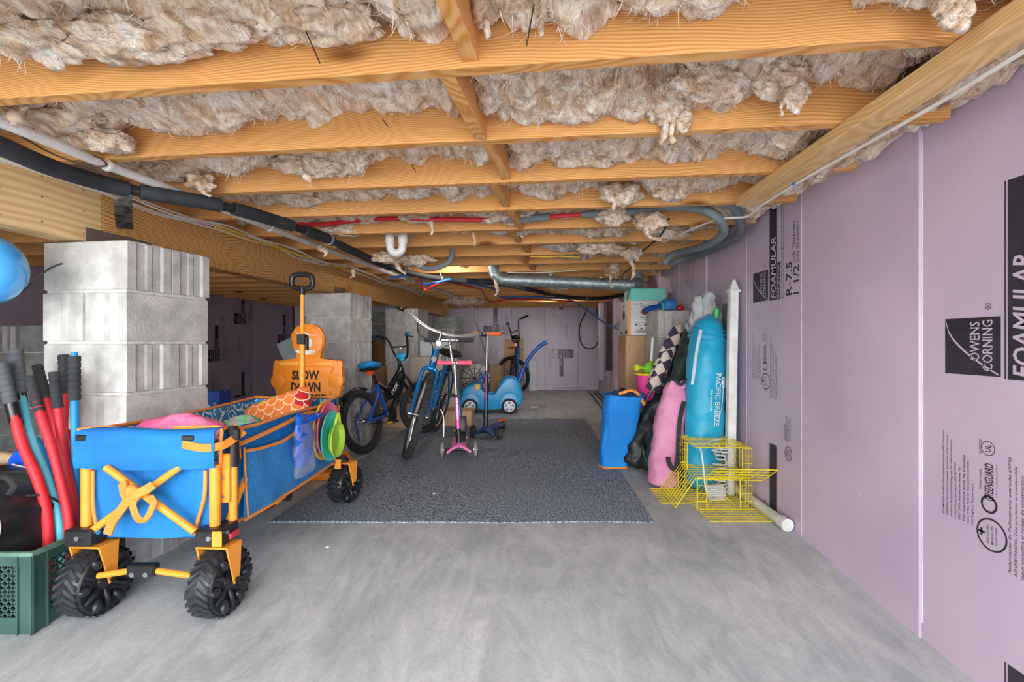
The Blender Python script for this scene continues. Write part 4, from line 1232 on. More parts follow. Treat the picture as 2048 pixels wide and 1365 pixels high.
# sand toys and a bagged toy in the side pocket
def oval(name, c, ry, rz_, h, m, label, th=.008, tilt=0.0):
    """oval tray lying against the wagon's side, opening towards +x"""
    mb = MB()
    A = T(V(c) + V((-.022, -.115, 0))) @ MX.Rotation(tilt, 4, 'X') 
    rows = []
    for (k, x) in ((0.0, 0), (.80, 0), (.86, .006), (1.0, h), (1.08, h + .002), (1.08, h - .004), (1.0, h - .006), (.84, -.004), (0.0, -.006)):
        rows.append([A @ V((x, k*ry*math.cos(2*math.pi*i/32) if k else .0003*math.cos(2*math.pi*i/32), k*rz_*math.sin(2*math.pi*i/32) if k else .0003*math.sin(2*math.pi*i/32))) for i in range(32)])
    mb.ring(rows, True, False)
    return tag(mb.build(name, m, smooth=50), label, 'sand toy', 'sand toys in the wagon pocket')
xt = xr + .060
oval('sand_mould', (xt, 2.52, .45), .125, .135, .012, mat('yellow_plastic', '#f7c83a', '#ffd75a', rough=.4), 'large yellow oval sand toy tray in the wagon side pocket', tilt=R(-10))
oval('sand_mould', (xt + .014, 2.525, .452), .115, .125, .012, mat('pink_plastic', '#f26d8f', '#ff86a4', rough=.4), 'pink oval sand toy nested over the yellow one in the wagon pocket', tilt=R(-10))
oval('sand_mould', (xt + .028, 2.53, .42), .110, .115, .012, mat('aqua_plastic', '#37c3c0', '#52d6d2', rough=.4), 'aqua oval sand toy nested in the wagon side pocket', tilt=R(-10))
oval('sand_mould', (xt + .042, 2.555, .395), .080, .080, .02, mat('lime_plastic', '#a6d63c', '#b9e356', rough=.4), 'lime green oval sand toy at the front of the wagon pocket', tilt=R(-10))
mb = MB(); A = T((xt + .03, 2.455, .475)) @ MX.Rotation(R(-10), 4, 'X')
mb.tube([A @ V(p) for p in spl([(0, -.035, -.02), (0, -.005, .04), (0, .012, .042), (0, .035, -.02)], 6)], .007, 8); mb.tube([A @ V((0, -.02, .0)), A @ V((0, .025, .0))], .005, 8)
tag(mb.build('sand_shovel', mat('lime_handle', '#c8dc3a', '#d6e856', rough=.4)), 'yellow-green toy handle poking out of the wagon pocket', 'sand toy')

M_bluetoy = mat('blue_vinyl', '#0f4fb8', '#1d6bd8', rough=.2, scale=8)
mb = MB()
pth = spl([(xp + .035, 2.15, .34), (xp + .048, 2.15, .40), (xp + .052, 2.14, .47), (xp + .045, 2.15, .525), (xp + .03, 2.17, .555)], 6)
mb.loft(pth, [(.066*math.sin(math.pi*min(1, (i + 5)/(len(pth) + 7)))+.012, .020) for i in range(len(pth))], n=30, wr=.018, ws=26, seed=9, up=(1, 0, 0))
bt = mb.build('inflatable_toy', M_bluetoy, smooth=60)
tag(bt, 'crumpled blue vinyl pool toy packed in the wagon side pocket', 'toy')
mb = MB(); mb.loft(spl([(xp + .052, 2.17, .535), (xp + .06, 2.24, .545), (xp + .062, 2.30, .540)], 6), [.018*(1 - .8*abs(i/12 - .3)) for i in range(13)], n=12)
mb.build('toy_fin', M_bluetoy, bt)
def clear_mat():
    m = bpy.data.materials.new('clear_film'); m.use_nodes = True
    nt = m.node_tree; b = nt.nodes['Principled BSDF']
    b.inputs['Base Color'].default_value = (.95, .97, 1, 1); b.inputs['Roughness'].default_value = .08; b.inputs['Alpha'].default_value = .13
    b.inputs['Specular IOR Level'].default_value = 1.0
    return m
mb = MB()
pth = [(xp + .05, 2.15, .30 + .23*i/16) for i in range(17)]
mb.loft(pth, [(.085 + .01*math.sin(i), .030*math.sin(math.pi*(i + 2)/20) + .006) for i in range(17)], n=28, wr=.009, ws=34, seed=4, up=(1, 0, 0))
tag(mb.build('plastic_bag', clear_mat(), smooth=30), 'clear crinkled plastic bag around the blue pool toy', 'bag')

# ------------------------------------------------------------------ figure sign behind the wagon
M_sign = mat('orange_sign_plastic', '#f08a1c', '#f5942a', rough=.45, scale=4)
M_signlt = mat('pale_orange_stripe', '#f6a63c', '#fbb04a', rough=.45)
SY = 3.12
def sx(px): return (px - VX)/FPX*SY
def sz(py): return HC - (py - VY)/FPX*SY
sg_ = thing('figure_sign', 'orange plastic winking figure sign reading SLOW DOWN behind the wagon', 'sign', (sx(616), SY, 0))
FR = plane_mx((sx(616), SY, 0), (1, 0, 0), (0, 0, 1))     # front faces the camera (-y)
u = SY/FPX
def sp_(px, py): return ((px - 616)*u, sz(py))
def blob(pts): return [sp_(x, y) for x, y in pts]
body = [(545, 735), (548, 722), (556, 720), (590, 720), (597, 718), (592, 705), (583, 690), (581, 670), (590, 655), (605, 648), (625, 648), (640, 656), (648, 672), (648, 690), (642, 705), (637, 716), (642, 720), (676, 720), (684, 723), (685, 735), (682, 748),
        (686, 754), (688, 764), (683, 772), (680, 776), (674, 810), (668, 860), (664, 890), (640, 893), (628, 890), (622, 870), (610, 870), (604, 890), (590, 893), (566, 890), (562, 860), (556, 810), (552, 775), (545, 770), (542, 760), (545, 752), (548, 748)]
mb = MB(); mb.prism(blob(body), -.035, FR, bv=.008, seg=2); b_ = mb.build('body', M_sign, sg_, smooth=40)
def ell(cx, cy, a, b, n=28): return [sp_(cx + a*math.cos(2*math.pi*i/n), cy + b*math.sin(2*math.pi*i/n)) for i in range(n)]
FF = FR @ T((0, 0, .0))
def relief(name, poly, d, m, par=sg_, bv=.003):
    mb = MB(); mb.prism(poly, d, FF, bv=bv, seg=2); return mb.build(name, m, par, smooth=40)
relief('head', ell(616, 684, 30, 33), .008, M_sign)
relief('hand', ell(557, 763, 14, 15), .010, M_sign); relief('hand', ell(673, 763, 14, 15), .010, M_sign)
relief('chest_plate', blob([(566, 738), (569, 733), (664, 733), (668, 738), (660, 748), (656, 760), (660, 775), (664, 790), (660, 830), (572, 830), (568, 790), (572, 775), (576, 760), (572, 748)]), .008, M_sign)
relief('shoulder_stripe', blob([(559, 724), (597, 724), (597, 731), (559, 731)]), .004, M_signlt, bv=.001); relief('shoulder_stripe', blob([(627, 724), (665, 724), (665, 731), (627, 731)]), .004, M_signlt, bv=.001)
def stroke(pts, w, m, name):
    mb = MB(); pp = spl([FR @ V((*sp_(x, y), .010)) for x, y in pts], 6)
    mb.tube(pp, [w*u*(1 - .4*abs(2*i/(len(pp)-1) - 1)) for i in range(len(pp))], 6, flat=.5, up=(0, -1, 0)); return mb.build(name, m, sg_)
stroke([(591, 662), (597, 668), (604, 671)], 1.2, M_white, 'eyebrow'); stroke([(608, 663), (618, 670), (636, 671)], 1.2, M_white, 'eyebrow')
mb = MB(); mb.prism(blob([(617, 680), (620, 676), (624, 679), (625, 686), (624, 694), (619, 694), (617, 689), (620, 685)]), .003, FR @ T((0, 0, .008))); mb.build('eye', M_white, sg_)
mb = MB(); mb.prism(blob([(590, 701), (633, 701), (629, 706), (622, 709), (610, 710), (598, 707)]), .003, FR @ T((0, 0, .008))); mb.build('mouth', M_white, sg_)
mb = MB()
for t_, px0, px1, py0, py1 in (('SLOW', 585, 640, 741, 760), ('DOWN', 583, 642, 765, 784), ('COOKIE', 573, 653, 789, 808)):
    g_ = text_fit(t_, (px1 - px0)*u, (py1 - py0)*u, bold=.045)
    x_, z_ = sp_(px0, py1)
    add_geo(mb, g_, FR @ T((x_, z_, .0087)))
mb.build('lettering', mat('sign_black', '#161314', rough=.5), sg_, smooth=None)
mb = MB(); mb.bbox((sx(600), SY - .02, 0), (sx(668), SY + .12, .05), bv=.012, seg=2); mb.bbox((sx(590), SY - .0, .03), (sx(642), SY + .04, .30), bv=.01); mb.build('base', M_sign, sg_)
mb = MB(); mb.sph((sx(690) + .02, SY - .06, .11), (.045, .04, .09), 16, 12); mb.lathe([(.055, 0), (.05, .02), (.03, .08), (.001, .085)], T((sx(690) + .02, SY - .06, .005)))
tag(mb.build('orange_float', M_sign, smooth=50), 'small orange plastic float standing on the floor behind the wagon wheel', 'float')
# ------------------------------------------------------------------ bicycles
M_tire = mat('bike_tyre', '#26282b', '#3a3d41', rough=.85, scale=40, bump=.4, bscale=160)
M_chrome = mat('chrome', '#c9cbce', '#e2e4e6', rough=.3, metal=.65)
M_alu = mat('brushed_aluminium', '#b5b6b6', '#cfd0d0', rough=.3, metal=.9)
M_orefl = mat('orange_reflector', '#f0552a', '#ff6a38', rough=.2)
M_yrefl = mat('amber_reflector', '#f2b01e', '#ffc53a', rough=.2)
M_rim_d = mat('dark_rim', '#3a3d42', '#50545a', rough=.35, metal=.6)
M_rim_l = mat('tan_rim', '#b9b1a4', '#cfc8bc', rough=.4)

def wheel(par, M, Rr, tr, rimm, nsp=24, knobs=False, tm=None, name='wheel'):
    """wheel in the xz plane of M (axis y): rim is the part, tyre / spokes / hub its pieces"""
    A = M @ MX.Rotation(R(90), 4, 'X')
    mb = MB(); mb.torus(A, Rr - tr*2 - .004, .011, 44, 8, flat=1.1); w = mb.build(name, rimm, par)
    mb = MB(); mb.torus(A, Rr - tr, tr, 52, 12); mb.build('tyre', tm or M_tire, w)
    mb = MB()
    for i in range(nsp):
        a = 2*math.pi*i/nsp; b = a + (.35 if i % 2 else -.35); s = .022*(1 if (i//2) % 2 else -1)
        mb.cyl(A @ V((.018*math.cos(b), .018*math.sin(b), s)), A @ V(((Rr - tr*2 - .006)*math.cos(a), (Rr - tr*2 - .006)*math.sin(a), 0)), .0014, 4)
    mb.build('spokes', M_alu, w)
    mb = MB(); mb.cyl(A @ V((0, 0, -.045)), A @ V((0, 0, .045)), .014, 12); mb.cyl(A @ V((0, 0, -.026)), A @ V((0, 0, -.022)), .024, 14); mb.cyl(A @ V((0, 0, .022)), A @ V((0, 0, .026)), .024, 14); mb.build('hub', M_steel, w)
    if knobs:
        mb = MB(); n = 84
        for i in range(n):
            a = 2*math.pi*i/n
            for j, (y, r_, sk) in enumerate(((-.8, .62, .3), (-.35, .95, -.25), (.05, 1.0, .25), (.4, .93, -.25), (.8, .62, .3))):
                aa = a + (math.pi/n if j % 2 else 0)
                c = V(((Rr - tr + tr*r_*1.0)*math.cos(aa), (Rr - tr + tr*r_)*math.sin(aa), tr*y))
                rot = (A.to_3x3() @ MX.Rotation(aa, 3, 'Z') @ MX.Rotation(sk, 3, 'X'))
                mb.box(A @ c, (.006, .013, .009), rot)
        mb.build('tread_knobs', M_tire, w, smooth=None)
    return w

def bike(name, label, loc, heading, lean, steer, d, wb, Rr, tr, parts):
    """local axes: x forward, y left, z up; origin where the rear tyre touches the floor"""
    t = thing(name, label, 'bicycle', loc)
    h = math.atan2(heading[1], heading[0])
    B = T(loc) @ rotz(h) @ MX.Rotation(-lean, 4, 'X')       # lean > 0 leans to its left
    ht0, ht1 = V(d['head_bot']), V(d['head_top'])
    ax = (ht1 - ht0).normalized()
    S = B @ T(ht0) @ MX.Rotation(steer, 4, ax) @ T(-ht0)
    return t, B, S

# --- blue cruiser
d = dict(head_bot=(.93, 0, .70), head_top=(.885, 0, .86))
M_cblue = mat('metallic_blue_paint', '#1168a8', '#1c86cf', rough=.28, metal=.35, coat=.5, scale=3)
M_saddle = mat('black_saddle', '#141517', '#1e2022', rough=.3)
wb, Rr, tr = 1.12, .338, .027
cr, B, S = bike('cruiser_bicycle', 'metallic blue cruiser bicycle with swept chrome handlebar and black saddle', (-.985, 4.83, .004), (0.0, -1), R(13), R(16), d, wb, Rr, tr, None)
def tb(par, M, pts, r, m, name, seg=10, n=6):
    mb = MB(); pp = spl(pts, n) if len(pts) > 2 else [V(p) for p in pts]
    rr = r if not hasattr(r, '__len__') else [r[0] + (r[1]-r[0])*i/(len(pp)-1) for i in range(len(pp))]
    mb.tube([M @ V(p) for p in pp], rr, seg); return mb.build(name, m, par)
wheel(cr, B @ T((0, 0, Rr)), Rr, tr, M_rim_l, knobs=True, name='rear_wheel')
wheel(cr, S @ T((wb, 0, Rr)), Rr, tr, M_rim_l, knobs=True, name='front_wheel')
fr = tb(cr, B, [(.93, 0, .70), (.885, 0, .86)], .024, M_cblue, 'frame')
BBc = (.42, 0, .30)
for nm, pts, r in (('down_tube', [(.91, 0, .73), (.76, 0, .47), (.58, 0, .32), BBc], .022), ('top_tube', [(.895, 0, .80), (.72, 0, .60), (.48, 0, .47), (.33, 0, .46)], .019), ('seat_tube', [BBc, (.27, 0, .68)], .019)):
    tb(fr, B, pts, r, M_cblue, nm)
for s in (-1, 1):
    tb(fr, B, [BBc, (.2, s*.055, .30), (0, s*.062, Rr)], .010, M_cblue, 'chain_stay'); tb(fr, B, [(.29, 0, .62), (.26, s*.045, .60), (.0, s*.062, Rr)], .010, M_cblue, 'seat_stay')
mb = MB()
for s in (-1, 1): mb.tube([S @ V(p) for p in spl([(.944, 0, .695), (.948, s*.035, .690), (.962, s*.058, .655), (1.00, s*.060, .54), (wb, s*.060, Rr)], 6)], .0155, 12)
mb.cyl(S @ V((.945, -.02, .692)), S @ V((.945, .02, .692)), .022, 14)
mb.build('fork', M_cblue, cr)
mb = MB()
for s in (-1, 1): mb.cyl(S @ V((wb, s*.05, Rr)), S @ V((wb, s*.078, Rr)), .011, 10)
mb.build('axle_nut', M_steel, cr)
tb(cr, S, [(.895, 0, .86), (.872, 0, .985)], .0125, M_alu, 'stem')
mb = MB(); mb.cyl(S @ V((.905, 0, .852)), S @ V((.893, 0, .885)), .021, 14); mb.build('headset', M_chrome, cr)
hb = tb(cr, S, [(.71, -.375, 1.075), (.76, -.34, 1.075), (.82, -.26, 1.045), (.862, -.13, .998), (.870, 0, .985), (.862, .13, .998), (.82, .26, 1.045), (.76, .34, 1.075), (.71, .375, 1.075)], .0125, M_chrome, 'handlebar', n=8)
for s in (-1, 1): tb(hb, S, [(.70, s*.382, 1.076), (.775, s*.325, 1.072)], .017, M_black, 'grip')
# bell-like light in front of the stem
mb = MB(); mb.box(S @ V((.90, 0, .90)), (.05, .05, .05), S.to_3x3(), bv=.006); mb.build('headlamp', M_chrome, cr)
mb = MB(); mb.loft([B @ V(p) for p in ((.08, 0, .80), (.12, 0, .805), (.18, 0, .80), (.26, 0, .795), (.33, 0, .795), (.37, 0, .79))], [(.02, .015), (.105, .035), (.12, .042), (.08, .036), (.035, .026), (.012, .012)], n=22, up=(B.to_3x3() @ V((0, 0, 1)))); sa = mb.build('saddle', M_saddle, cr, smooth=70)
mb = MB()
for s in (-1, 1): mb.lathe([(.018, 0), (.022, .01), (.018, .02), (.022, .03), (.018, .04), (.016, .055)], B @ T((.14, s*.06, .715)), 12); mb.tube([B @ V(p) for p in ((.12, s*.06, .72), (.25, s*.02, .735), (.33, 0, .765))], .004, 6)
mb.build('saddle_spring', M_chrome, sa)
tb(cr, B, [(.27, 0, .68), (.245, 0, .77)], .0135, M_chrome, 'seat_post')
mb = MB(); A = B @ T((.42, -.05, .30)) @ MX.Rotation(R(90), 4, 'X'); mb.torus(A, .082, .006, 30, 6); mb.lathe([(.02, -.005), (.085, -.002), (.085, .002), (.02, .005)], A, 30); ck = mb.build('crankset', M_chrome, cr)
for s, an in ((1, 2.2), (-1, 2.2 + math.pi)):
    e = V((.42 + .165*math.cos(an), s*.07, .30 + .165*math.sin(an)))
    mb = MB(); mb.bar(B @ V((.42, s*.062, .30)), B @ e, .018, .012); mb.box(B @ (e + V((0, s*.055, 0))), (.085, .09, .022), B.to_3x3(), bv=.004); mb.build('pedal', M_black, ck)
tb(cr, B, [(.30, .04, .29), (.30, .10, .20), (.32, .155, -.036 + .0), ], .009, M_alu, 'kickstand')
mb = MB(); mb.lathe([(.05, 0), (.05, .02), (.001, .02)], B @ T((.15, -.06, .36)) @ MX.Rotation(R(90), 4, 'X'), 20); mb.bar(B @ V((.0, -.06, .37)), B @ V((.42, -.062, .375)), .01, .03); mb.bar(B @ V((.0, -.06, .25)), B @ V((.42, -.062, .25)), .01, .02); mb.build('chain_guard', M_alu, cr)
mb = MB(); mb.cyl(S @ V((.928, .0, .765)) + (S.to_3x3() @ V((.021, 0, .004))), S @ V((.928, 0, .765)) + (S.to_3x3() @ V((.027, 0, .006))), .022, 18); mb.build('head_badge', mat('silver_badge', '#cfd8de', rough=.3, metal=.6), cr)
tb(cr, S, [(.87, .14, .99), (.93, .1, .93), (.95, .03, .86), (.92, .03, .74)], .004, M_black, 'brake_cable', seg=6)
tb(cr, S, [(.80, -.2, 1.01), (.90, -.17, .93), (.93, -.05, .88), (.92, -.02, .80)], .004, M_black, 'brake_cable', seg=6)

# --- children's bikes
def kid_bike(name, label, loc, heading, lean, steer, Rr, wb, frame_m, rear_m, fork_m, seat_m, grip_m, seat_h, bar_h, pad=None, tank=False, sc=1.0):
    hb_, ht_ = (wb*.78, 0, Rr*2 + .06), (wb*.745, 0, Rr*2 + .175)
    d = dict(head_bot=hb_, head_top=ht_)
    k, B, S = bike(name, label, loc, heading, lean, steer, d, wb, Rr, .024, None)
    wheel(k, B @ T((0, 0, Rr)), Rr, .026, M_rim_d, nsp=22, name='rear_wheel'); wheel(k, S @ T((wb, 0, Rr)), Rr, .026, M_rim_d, nsp=22, name='front_wheel')
    BBc = V((wb*.40, 0, Rr*1.02))
    fr = tb(k, B, [hb_, ht_], .023, frame_m, 'frame')
    st_top = (wb*.29, 0, Rr*2 + .03)
    tb(fr, B, [V(hb_) + V((-.01, 0, .02)), (wb*.6, 0, Rr*1.45), BBc], .030, frame_m, 'down_tube'); tb(fr, B, [V(ht_) + V((0, 0, -.03)), (wb*.5, 0, Rr*1.9), st_top], .020, frame_m, 'top_tube')
    tb(fr, B, [BBc, st_top], .018, rear_m, 'seat_tube')
    for s in (-1, 1):
        tb(fr, B, [BBc, (wb*.18, s*.055, Rr*1.0), (0, s*.06, Rr)], .0125, rear_m, 'chain_stay'); tb(fr, B, [V(st_top) - V((0, 0, .04)), (wb*.2, s*.05, Rr*1.7), (0, s*.06, Rr)], .0125, rear_m, 'seat_stay')
    if tank:
        mb = MB(); pl = [(wb*.74, Rr*2 + .06), (wb*.70, Rr*2 + .12), (wb*.52, Rr*1.95), (wb*.42, Rr*1.8), (wb*.46, Rr*1.5), (wb*.66, Rr*1.55)]
        mb.prism(pl, .05, B @ MX(((1, 0, 0, 0), (0, 0, -1, .025), (0, 1, 0, 0), (0, 0, 0, 1))), bv=.01); tk = mb.build('frame_shroud', frame_m, fr)
        g = text_fit('TREK', .15, .035, bold=.02, shear=.2)
        for s in (-1, 1):
            mb = MB(); add_geo(mb, g, B @ plane_mx((wb*.49 if s < 0 else wb*.66, s*.0262, Rr*1.62 if s < 0 else Rr*1.86), (-s*.8, 0, .6*(-s) if s < 0 else -.6*1), (0, 0, 1))); mb.build('lettering', M_white, tk, smooth=None)
    mb = MB()
    for s in (-1, 1): mb.tube([S @ V(p) for p in spl([V(hb_), V(hb_) + V((.012, s*.045, -.02)), V(hb_).lerp(V((wb, 0, Rr)), .5) + V((0, s*.056, 0)), (wb, s*.056, Rr)], 5)], .014, 10)
    mb.build('fork', fork_m, k)
    hz = bar_h
    stem = V(ht_) + V((-.012, 0, .06))
    hbn = tb(k, S, [stem + V((.035, 0, 0)), stem + V((.035, .06, 0)), stem + V((.03, .10, .04)), stem + V((0, .15, hz - stem.z - .04)), stem + V((-.05, .20, hz - stem.z)), stem + V((-.10, .30, hz - stem.z + .01))], .011, M_black, 'handlebar', n=5)
    tb(hbn, S, [stem + V((.035, 0, 0)), stem + V((.035, -.06, 0)), stem + V((.03, -.10, .04)), stem + V((0, -.15, hz - stem.z - .04)), stem + V((-.05, -.20, hz - stem.z)), stem + V((-.10, -.30, hz - stem.z + .01))], .011, M_black, 'handlebar_half', n=5)
    tb(hbn, S, [stem + V((.012, -.125, (hz - stem.z)*.5)), stem + V((.012, .125, (hz - stem.z)*.5))], .008, M_black, 'crossbar')
    for s in (-1, 1):
        tb(hbn, S, [stem + V((-.065, s*.23, hz - stem.z + .003)), stem + V((-.105, s*.32, hz - stem.z + .01))], .016, grip_m, 'grip')
        tb(hbn, S, [stem + V((-.03, s*.19, hz - stem.z - .01)), stem + V((.0, s*.23, hz - stem.z - .02)), stem + V((-.05, s*.31, hz - stem.z - .02))], .005, M_black, 'brake_lever', seg=6)
    tb(k, S, [V(ht_), stem], .016, M_black, 'stem')
    if pad:
        mb = MB(); mb.box(S @ (stem + V((.03, 0, .01))), (.06, .10, .075), S.to_3x3(), bv=.015, seg=2); mb.build('bar_pad', pad, k)
        mb = MB(); A = S @ T(stem + V((.012, 0, (hz - stem.z)*.5 + .0))); mb.sph(A @ V((.02, 0, -.01)), .028, 14, 10); mb.build('bell', M_chrome, k)
    sd = V((wb*.24, 0, seat_h))
    mb = MB(); up = B.to_3x3() @ V((0, 0, 1))
    mb.loft([B @ (sd + V(p)) for p in ((-.11, 0, 0), (-.085, 0, .006), (-.03, 0, .005), (.05, 0, 0), (.12, 0, 0), (.145, 0, -.004))], [(.02, .012), (.072, .03), (.078, .034), (.045, .03), (.022, .022), (.01, .01)], n=20, up=up); sa = mb.build('saddle', seat_m, k, smooth=70)
    mb = MB(); mb.loft([B @ (sd + V(p)) for p in ((-.09, 0, -.03), (-.03, 0, -.035), (.06, 0, -.03), (.12, 0, -.02))], [(.055, .012), (.06, .016), (.03, .014), (.012, .01)], n=16, up=up); mb.build('saddle_base', M_black, sa)
    tb(k, B, [st_top, sd + V((0, 0, -.03))], .0135, M_black, 'seat_post')
    mb = MB(); c = B @ V((wb*.255, 0, (seat_h + st_top[2])/2 + .02)); f_ = B.to_3x3() @ V((-1, 0, 0)); mb.cyl(c + f_*.015, c + f_*.05, .026, 18); mb.build('rear_reflector', M_orefl, k)
    mb = MB(); A = B @ T(BBc + V((0, -.05, 0))) @ MX.Rotation(R(90), 4, 'X'); mb.torus(A, .065, .005, 26, 6); mb.lathe([(.02, -.004), (.066, -.002), (.066, .002), (.02, .004)], A, 26); ck = mb.build('crankset', M_black, k)
    for s, an in ((1, .5), (-1, .5 + math.pi)):
        e = BBc + V((.12*math.cos(an), s*.065, .12*math.sin(an)))
        mb = MB(); mb.bar(B @ (BBc + V((0, s*.055, 0))), B @ e, .016, .012); mb.box(B @ (e + V((0, s*.045, 0))), (.07, .08, .022), B.to_3x3(), bv=.004); pd = mb.build('pedal', M_black, ck)
        mb = MB(); mb.box(B @ (e + V((-.036, s*.045, 0))), (.004, .05, .014), B.to_3x3()); mb.build('pedal_reflector', M_yrefl, pd)
    tb(k, B, [(wb*.12, -.05, Rr*1.0 + .0), (wb*.40, -.05, Rr*1.02 + .063)], .004, M_black, 'chain', seg=6); tb(k, B, [(wb*.0, -.05, Rr*.9), (wb*.40, -.05, Rr*1.02 - .063)], .004, M_black, 'chain', seg=6)
    # rear mudguard
    mb = MB(); rows = []
    for i in range(12):
        a = R(62 + i*7); q = Rr + .02
        rows.append([B @ V((q*math.cos(a), s*.026, Rr + q*math.sin(a) - abs(s)*.006)) for s in (-1, -.5, 0, .5, 1)])
    mb.ring(rows, False, False, False); mb.build('mudguard', M_black, k)
    return k, B, S
M_kblack = mat('gloss_black_paint', '#141517', '#1f2124', rough=.25, coat=.4)
M_kblue = mat('blue_bike_paint', '#0f4fa8', '#1763c8', rough=.3, coat=.4)
M_kseat = mat('sky_blue_vinyl', '#1f8fd2', '#2aa1e2', rough=.45)
M_kgrip = mat('blue_grip', '#1f5f92', '#2a74aa', rough=.6)
M_kpad = mat('aqua_pad', '#27a8d6', '#39bbe4', rough=.6)
kb, KB, KS = kid_bike('childs_bicycle', 'small black and blue child bicycle with bright blue saddle', (-1.335, 4.10 - .24, 0), (math.sin(R(16)), math.cos(R(16))), R(9), R(-24), .256, .90, M_kblack, M_kblue, M_kblack, M_kseat, M_kgrip, .70, .96, pad=M_kpad, tank=True)
tb(kb, KB, [(.02, .075, .25), (.10, .12, .02)], .007, M_kblue, 'kickstand')
kb2, _, _ = kid_bike('upright_bicycle', 'black bicycle facing the back wall behind the blue push car', (-.335, 7.55, 0), (.05, 1), R(-2), R(62), .335, 1.0, M_kblue, M_kblue, M_kblack, M_saddle, M_black, .965, 1.27)

# ------------------------------------------------------------------ scooters
def scooter3(name, label, loc, rz, base_m, pole_m, grip_m, letter_m, text, height, tilt=0.0, width=.27, wsc=1.0, wm=None, flap=None):
    t = thing(name, label, 'scooter', loc, rz)
    B = WM[t]
    hx = .0
    def L_(p): return B @ V(p)
    top = V((tilt, .05, height)); bot = V((0, 0, .11))
    def at(f): return bot.lerp(top, f)
    mb = MB(); mb.cyl(L_(at(.55)), L_(at(.99)), .0125, 14); mb.build('inner_pole', M_alu, t)
    mb = MB(); mb.cyl(L_(at(.18)), L_(at(.58)), .0175, 16); op = mb.build('outer_pole', pole_m, t)
    mb = MB(); mb.cyl(L_(at(0)), L_(at(.18)), .021, 16, .019); mb.cyl(L_(at(.10)), L_(at(.14)), .026, 16); mb.build('pole_socket', M_black, t)
    mb = MB(); mb.cyl(L_(at(.565)), L_(at(.60)), .021, 14); mb.box(L_(at(.58) + V((.02, -.01, 0))), (.03, .018, .02), bv=.003); mb.build('clamp', M_black, t)
    g = text_fit(text, height*.22, .022, bold=.02)
    mb = MB(); c = at(.30); add_geo(mb, g, plane_mx(L_(c + V((.011, -.0182, 0))), B.to_3x3() @ (top - bot), B.to_3x3() @ V((-1, 0, 0)))); mb.build('lettering', letter_m, op, smooth=None)
    mb = MB(); mb.cyl(L_(top + V((-.03, 0, 0))), L_(top + V((.03, 0, 0))), .014, 14); mb.sph(L_(top), .019, 14, 10); hb = mb.build('handlebar', M_alu, t)
    for s in (-1, 1):
        mb = MB(); A = frame_to(L_(top + V((s*.018, 0, 0))), L_(top + V((s*width/2, 0, 0))))
        Lg = width/2 - .018
        mb.lathe([(.0135, 0), (.0165, .004), (.0165, Lg*.7), (.0195, Lg*.78), (.021, Lg*.88), (.019, Lg*.97), (.010, Lg)], A, 18); mb.build('grip', grip_m, hb)
    # front truck: curved V cover
    mb = MB()
    def fn(u, v):
        a = 2*u - 1
        x = a*.095*wsc; z = .105 - .055*abs(a)**1.5 - .012*v
        y = -.035 + .085*v - .03*(1 - abs(a))*(1 - v)
        return L_((x, y, z + .02*math.sin(math.pi*v)*(1 - abs(a))))
    mb.sheet(fn, 20, 10, th=.016); fc = mb.build('front_cover', base_m, t, smooth=60)
    mb = MB(); mb.cyl(L_((-.125*wsc, 0, .06)), L_((.125*wsc, 0, .06)), .010, 12); mb.box(L_((0, .02, .075)), (.09, .07, .03), B.to_3x3(), bv=.008); mb.build('axle', M_black, t)
    for s in (-1, 1):
        mb = MB(); A = B @ T((s*.125*wsc, 0, .06)) @ MX.Rotation(R(90), 4, 'Y')
        mb.lathe([(.0, -.012), (.035, -.012), (.052, -.013), (.058, -.008), (.060, 0), (.058, .008), (.052, .013), (.035, .012), (.0, .012)], A, 30); w = mb.build('front_wheel', wm or mat('translucent_wheel', '#7d7a74', '#97948d', rough=.4), t)
        mb = MB()
        mb.lathe([(.0, -.0145), (.034, -.0145), (.034, .0145), (.0, .0145)], A, 24); mb.build('wheel_hub', M_alu, w)
    # deck and rear wheel
    mb = MB(); pl = [(-.055, .04), (.055, .04), (.062, .2), (.058, .42), (.04, .47), (-.04, .47), (-.058, .42), (-.062, .2)]
    mb.prism(pl, .022, B @ T((0, 0, .055)), bv=.006); mb.build('deck', base_m, t)
    mb = MB(); A = B @ T((0, .52, .041)) @ MX.Rotation(R(90), 4, 'Y'); mb.lathe([(.0, -.018), (.03, -.018), (.04, -.01), (.04, .01), (.03, .018), (.0, .018)], A, 24); mb.build('rear_wheel', wm or M_rubber, t)
    mb = MB()
    mb.sheet(lambda u, v: L_(((u - .5)*.07, .46 + .12*v, .075 + .028*math.sin(math.pi*(.25 + .75*v)) )), 8, 10, th=.006); mb.build('rear_brake', flap or M_alu, t, smooth=60)
    return t
M_pinkp = mat('pink_scooter_plastic', '#f178bd', '#ff8ccb', rough=.4)
M_pinkg = mat('coral_pink_grip', '#f0567a', '#f9698a', rough=.6)
M_navy = mat('navy_scooter_plastic', '#1c3f78', '#27508f', rough=.4)
M_navyp = mat('navy_tube', '#16345f', '#1e4478', rough=.3, metal=.3)
M_org = mat('orange_grip', '#f26a2c', '#fb7c3c', rough=.6)
M_redlet = mat('red_lettering', '#d8344a', rough=.5)
scooter3('kick_scooter', 'pink three-wheeled kick scooter with coral pink grips on the rug', (-.572, 3.70, .008), R(8), M_pinkp, mat('pink_tube', '#e25bb0', '#ee6fc0', rough=.3, metal=.3), M_pinkg, M_white, 'micro', .72, tilt=-.035)
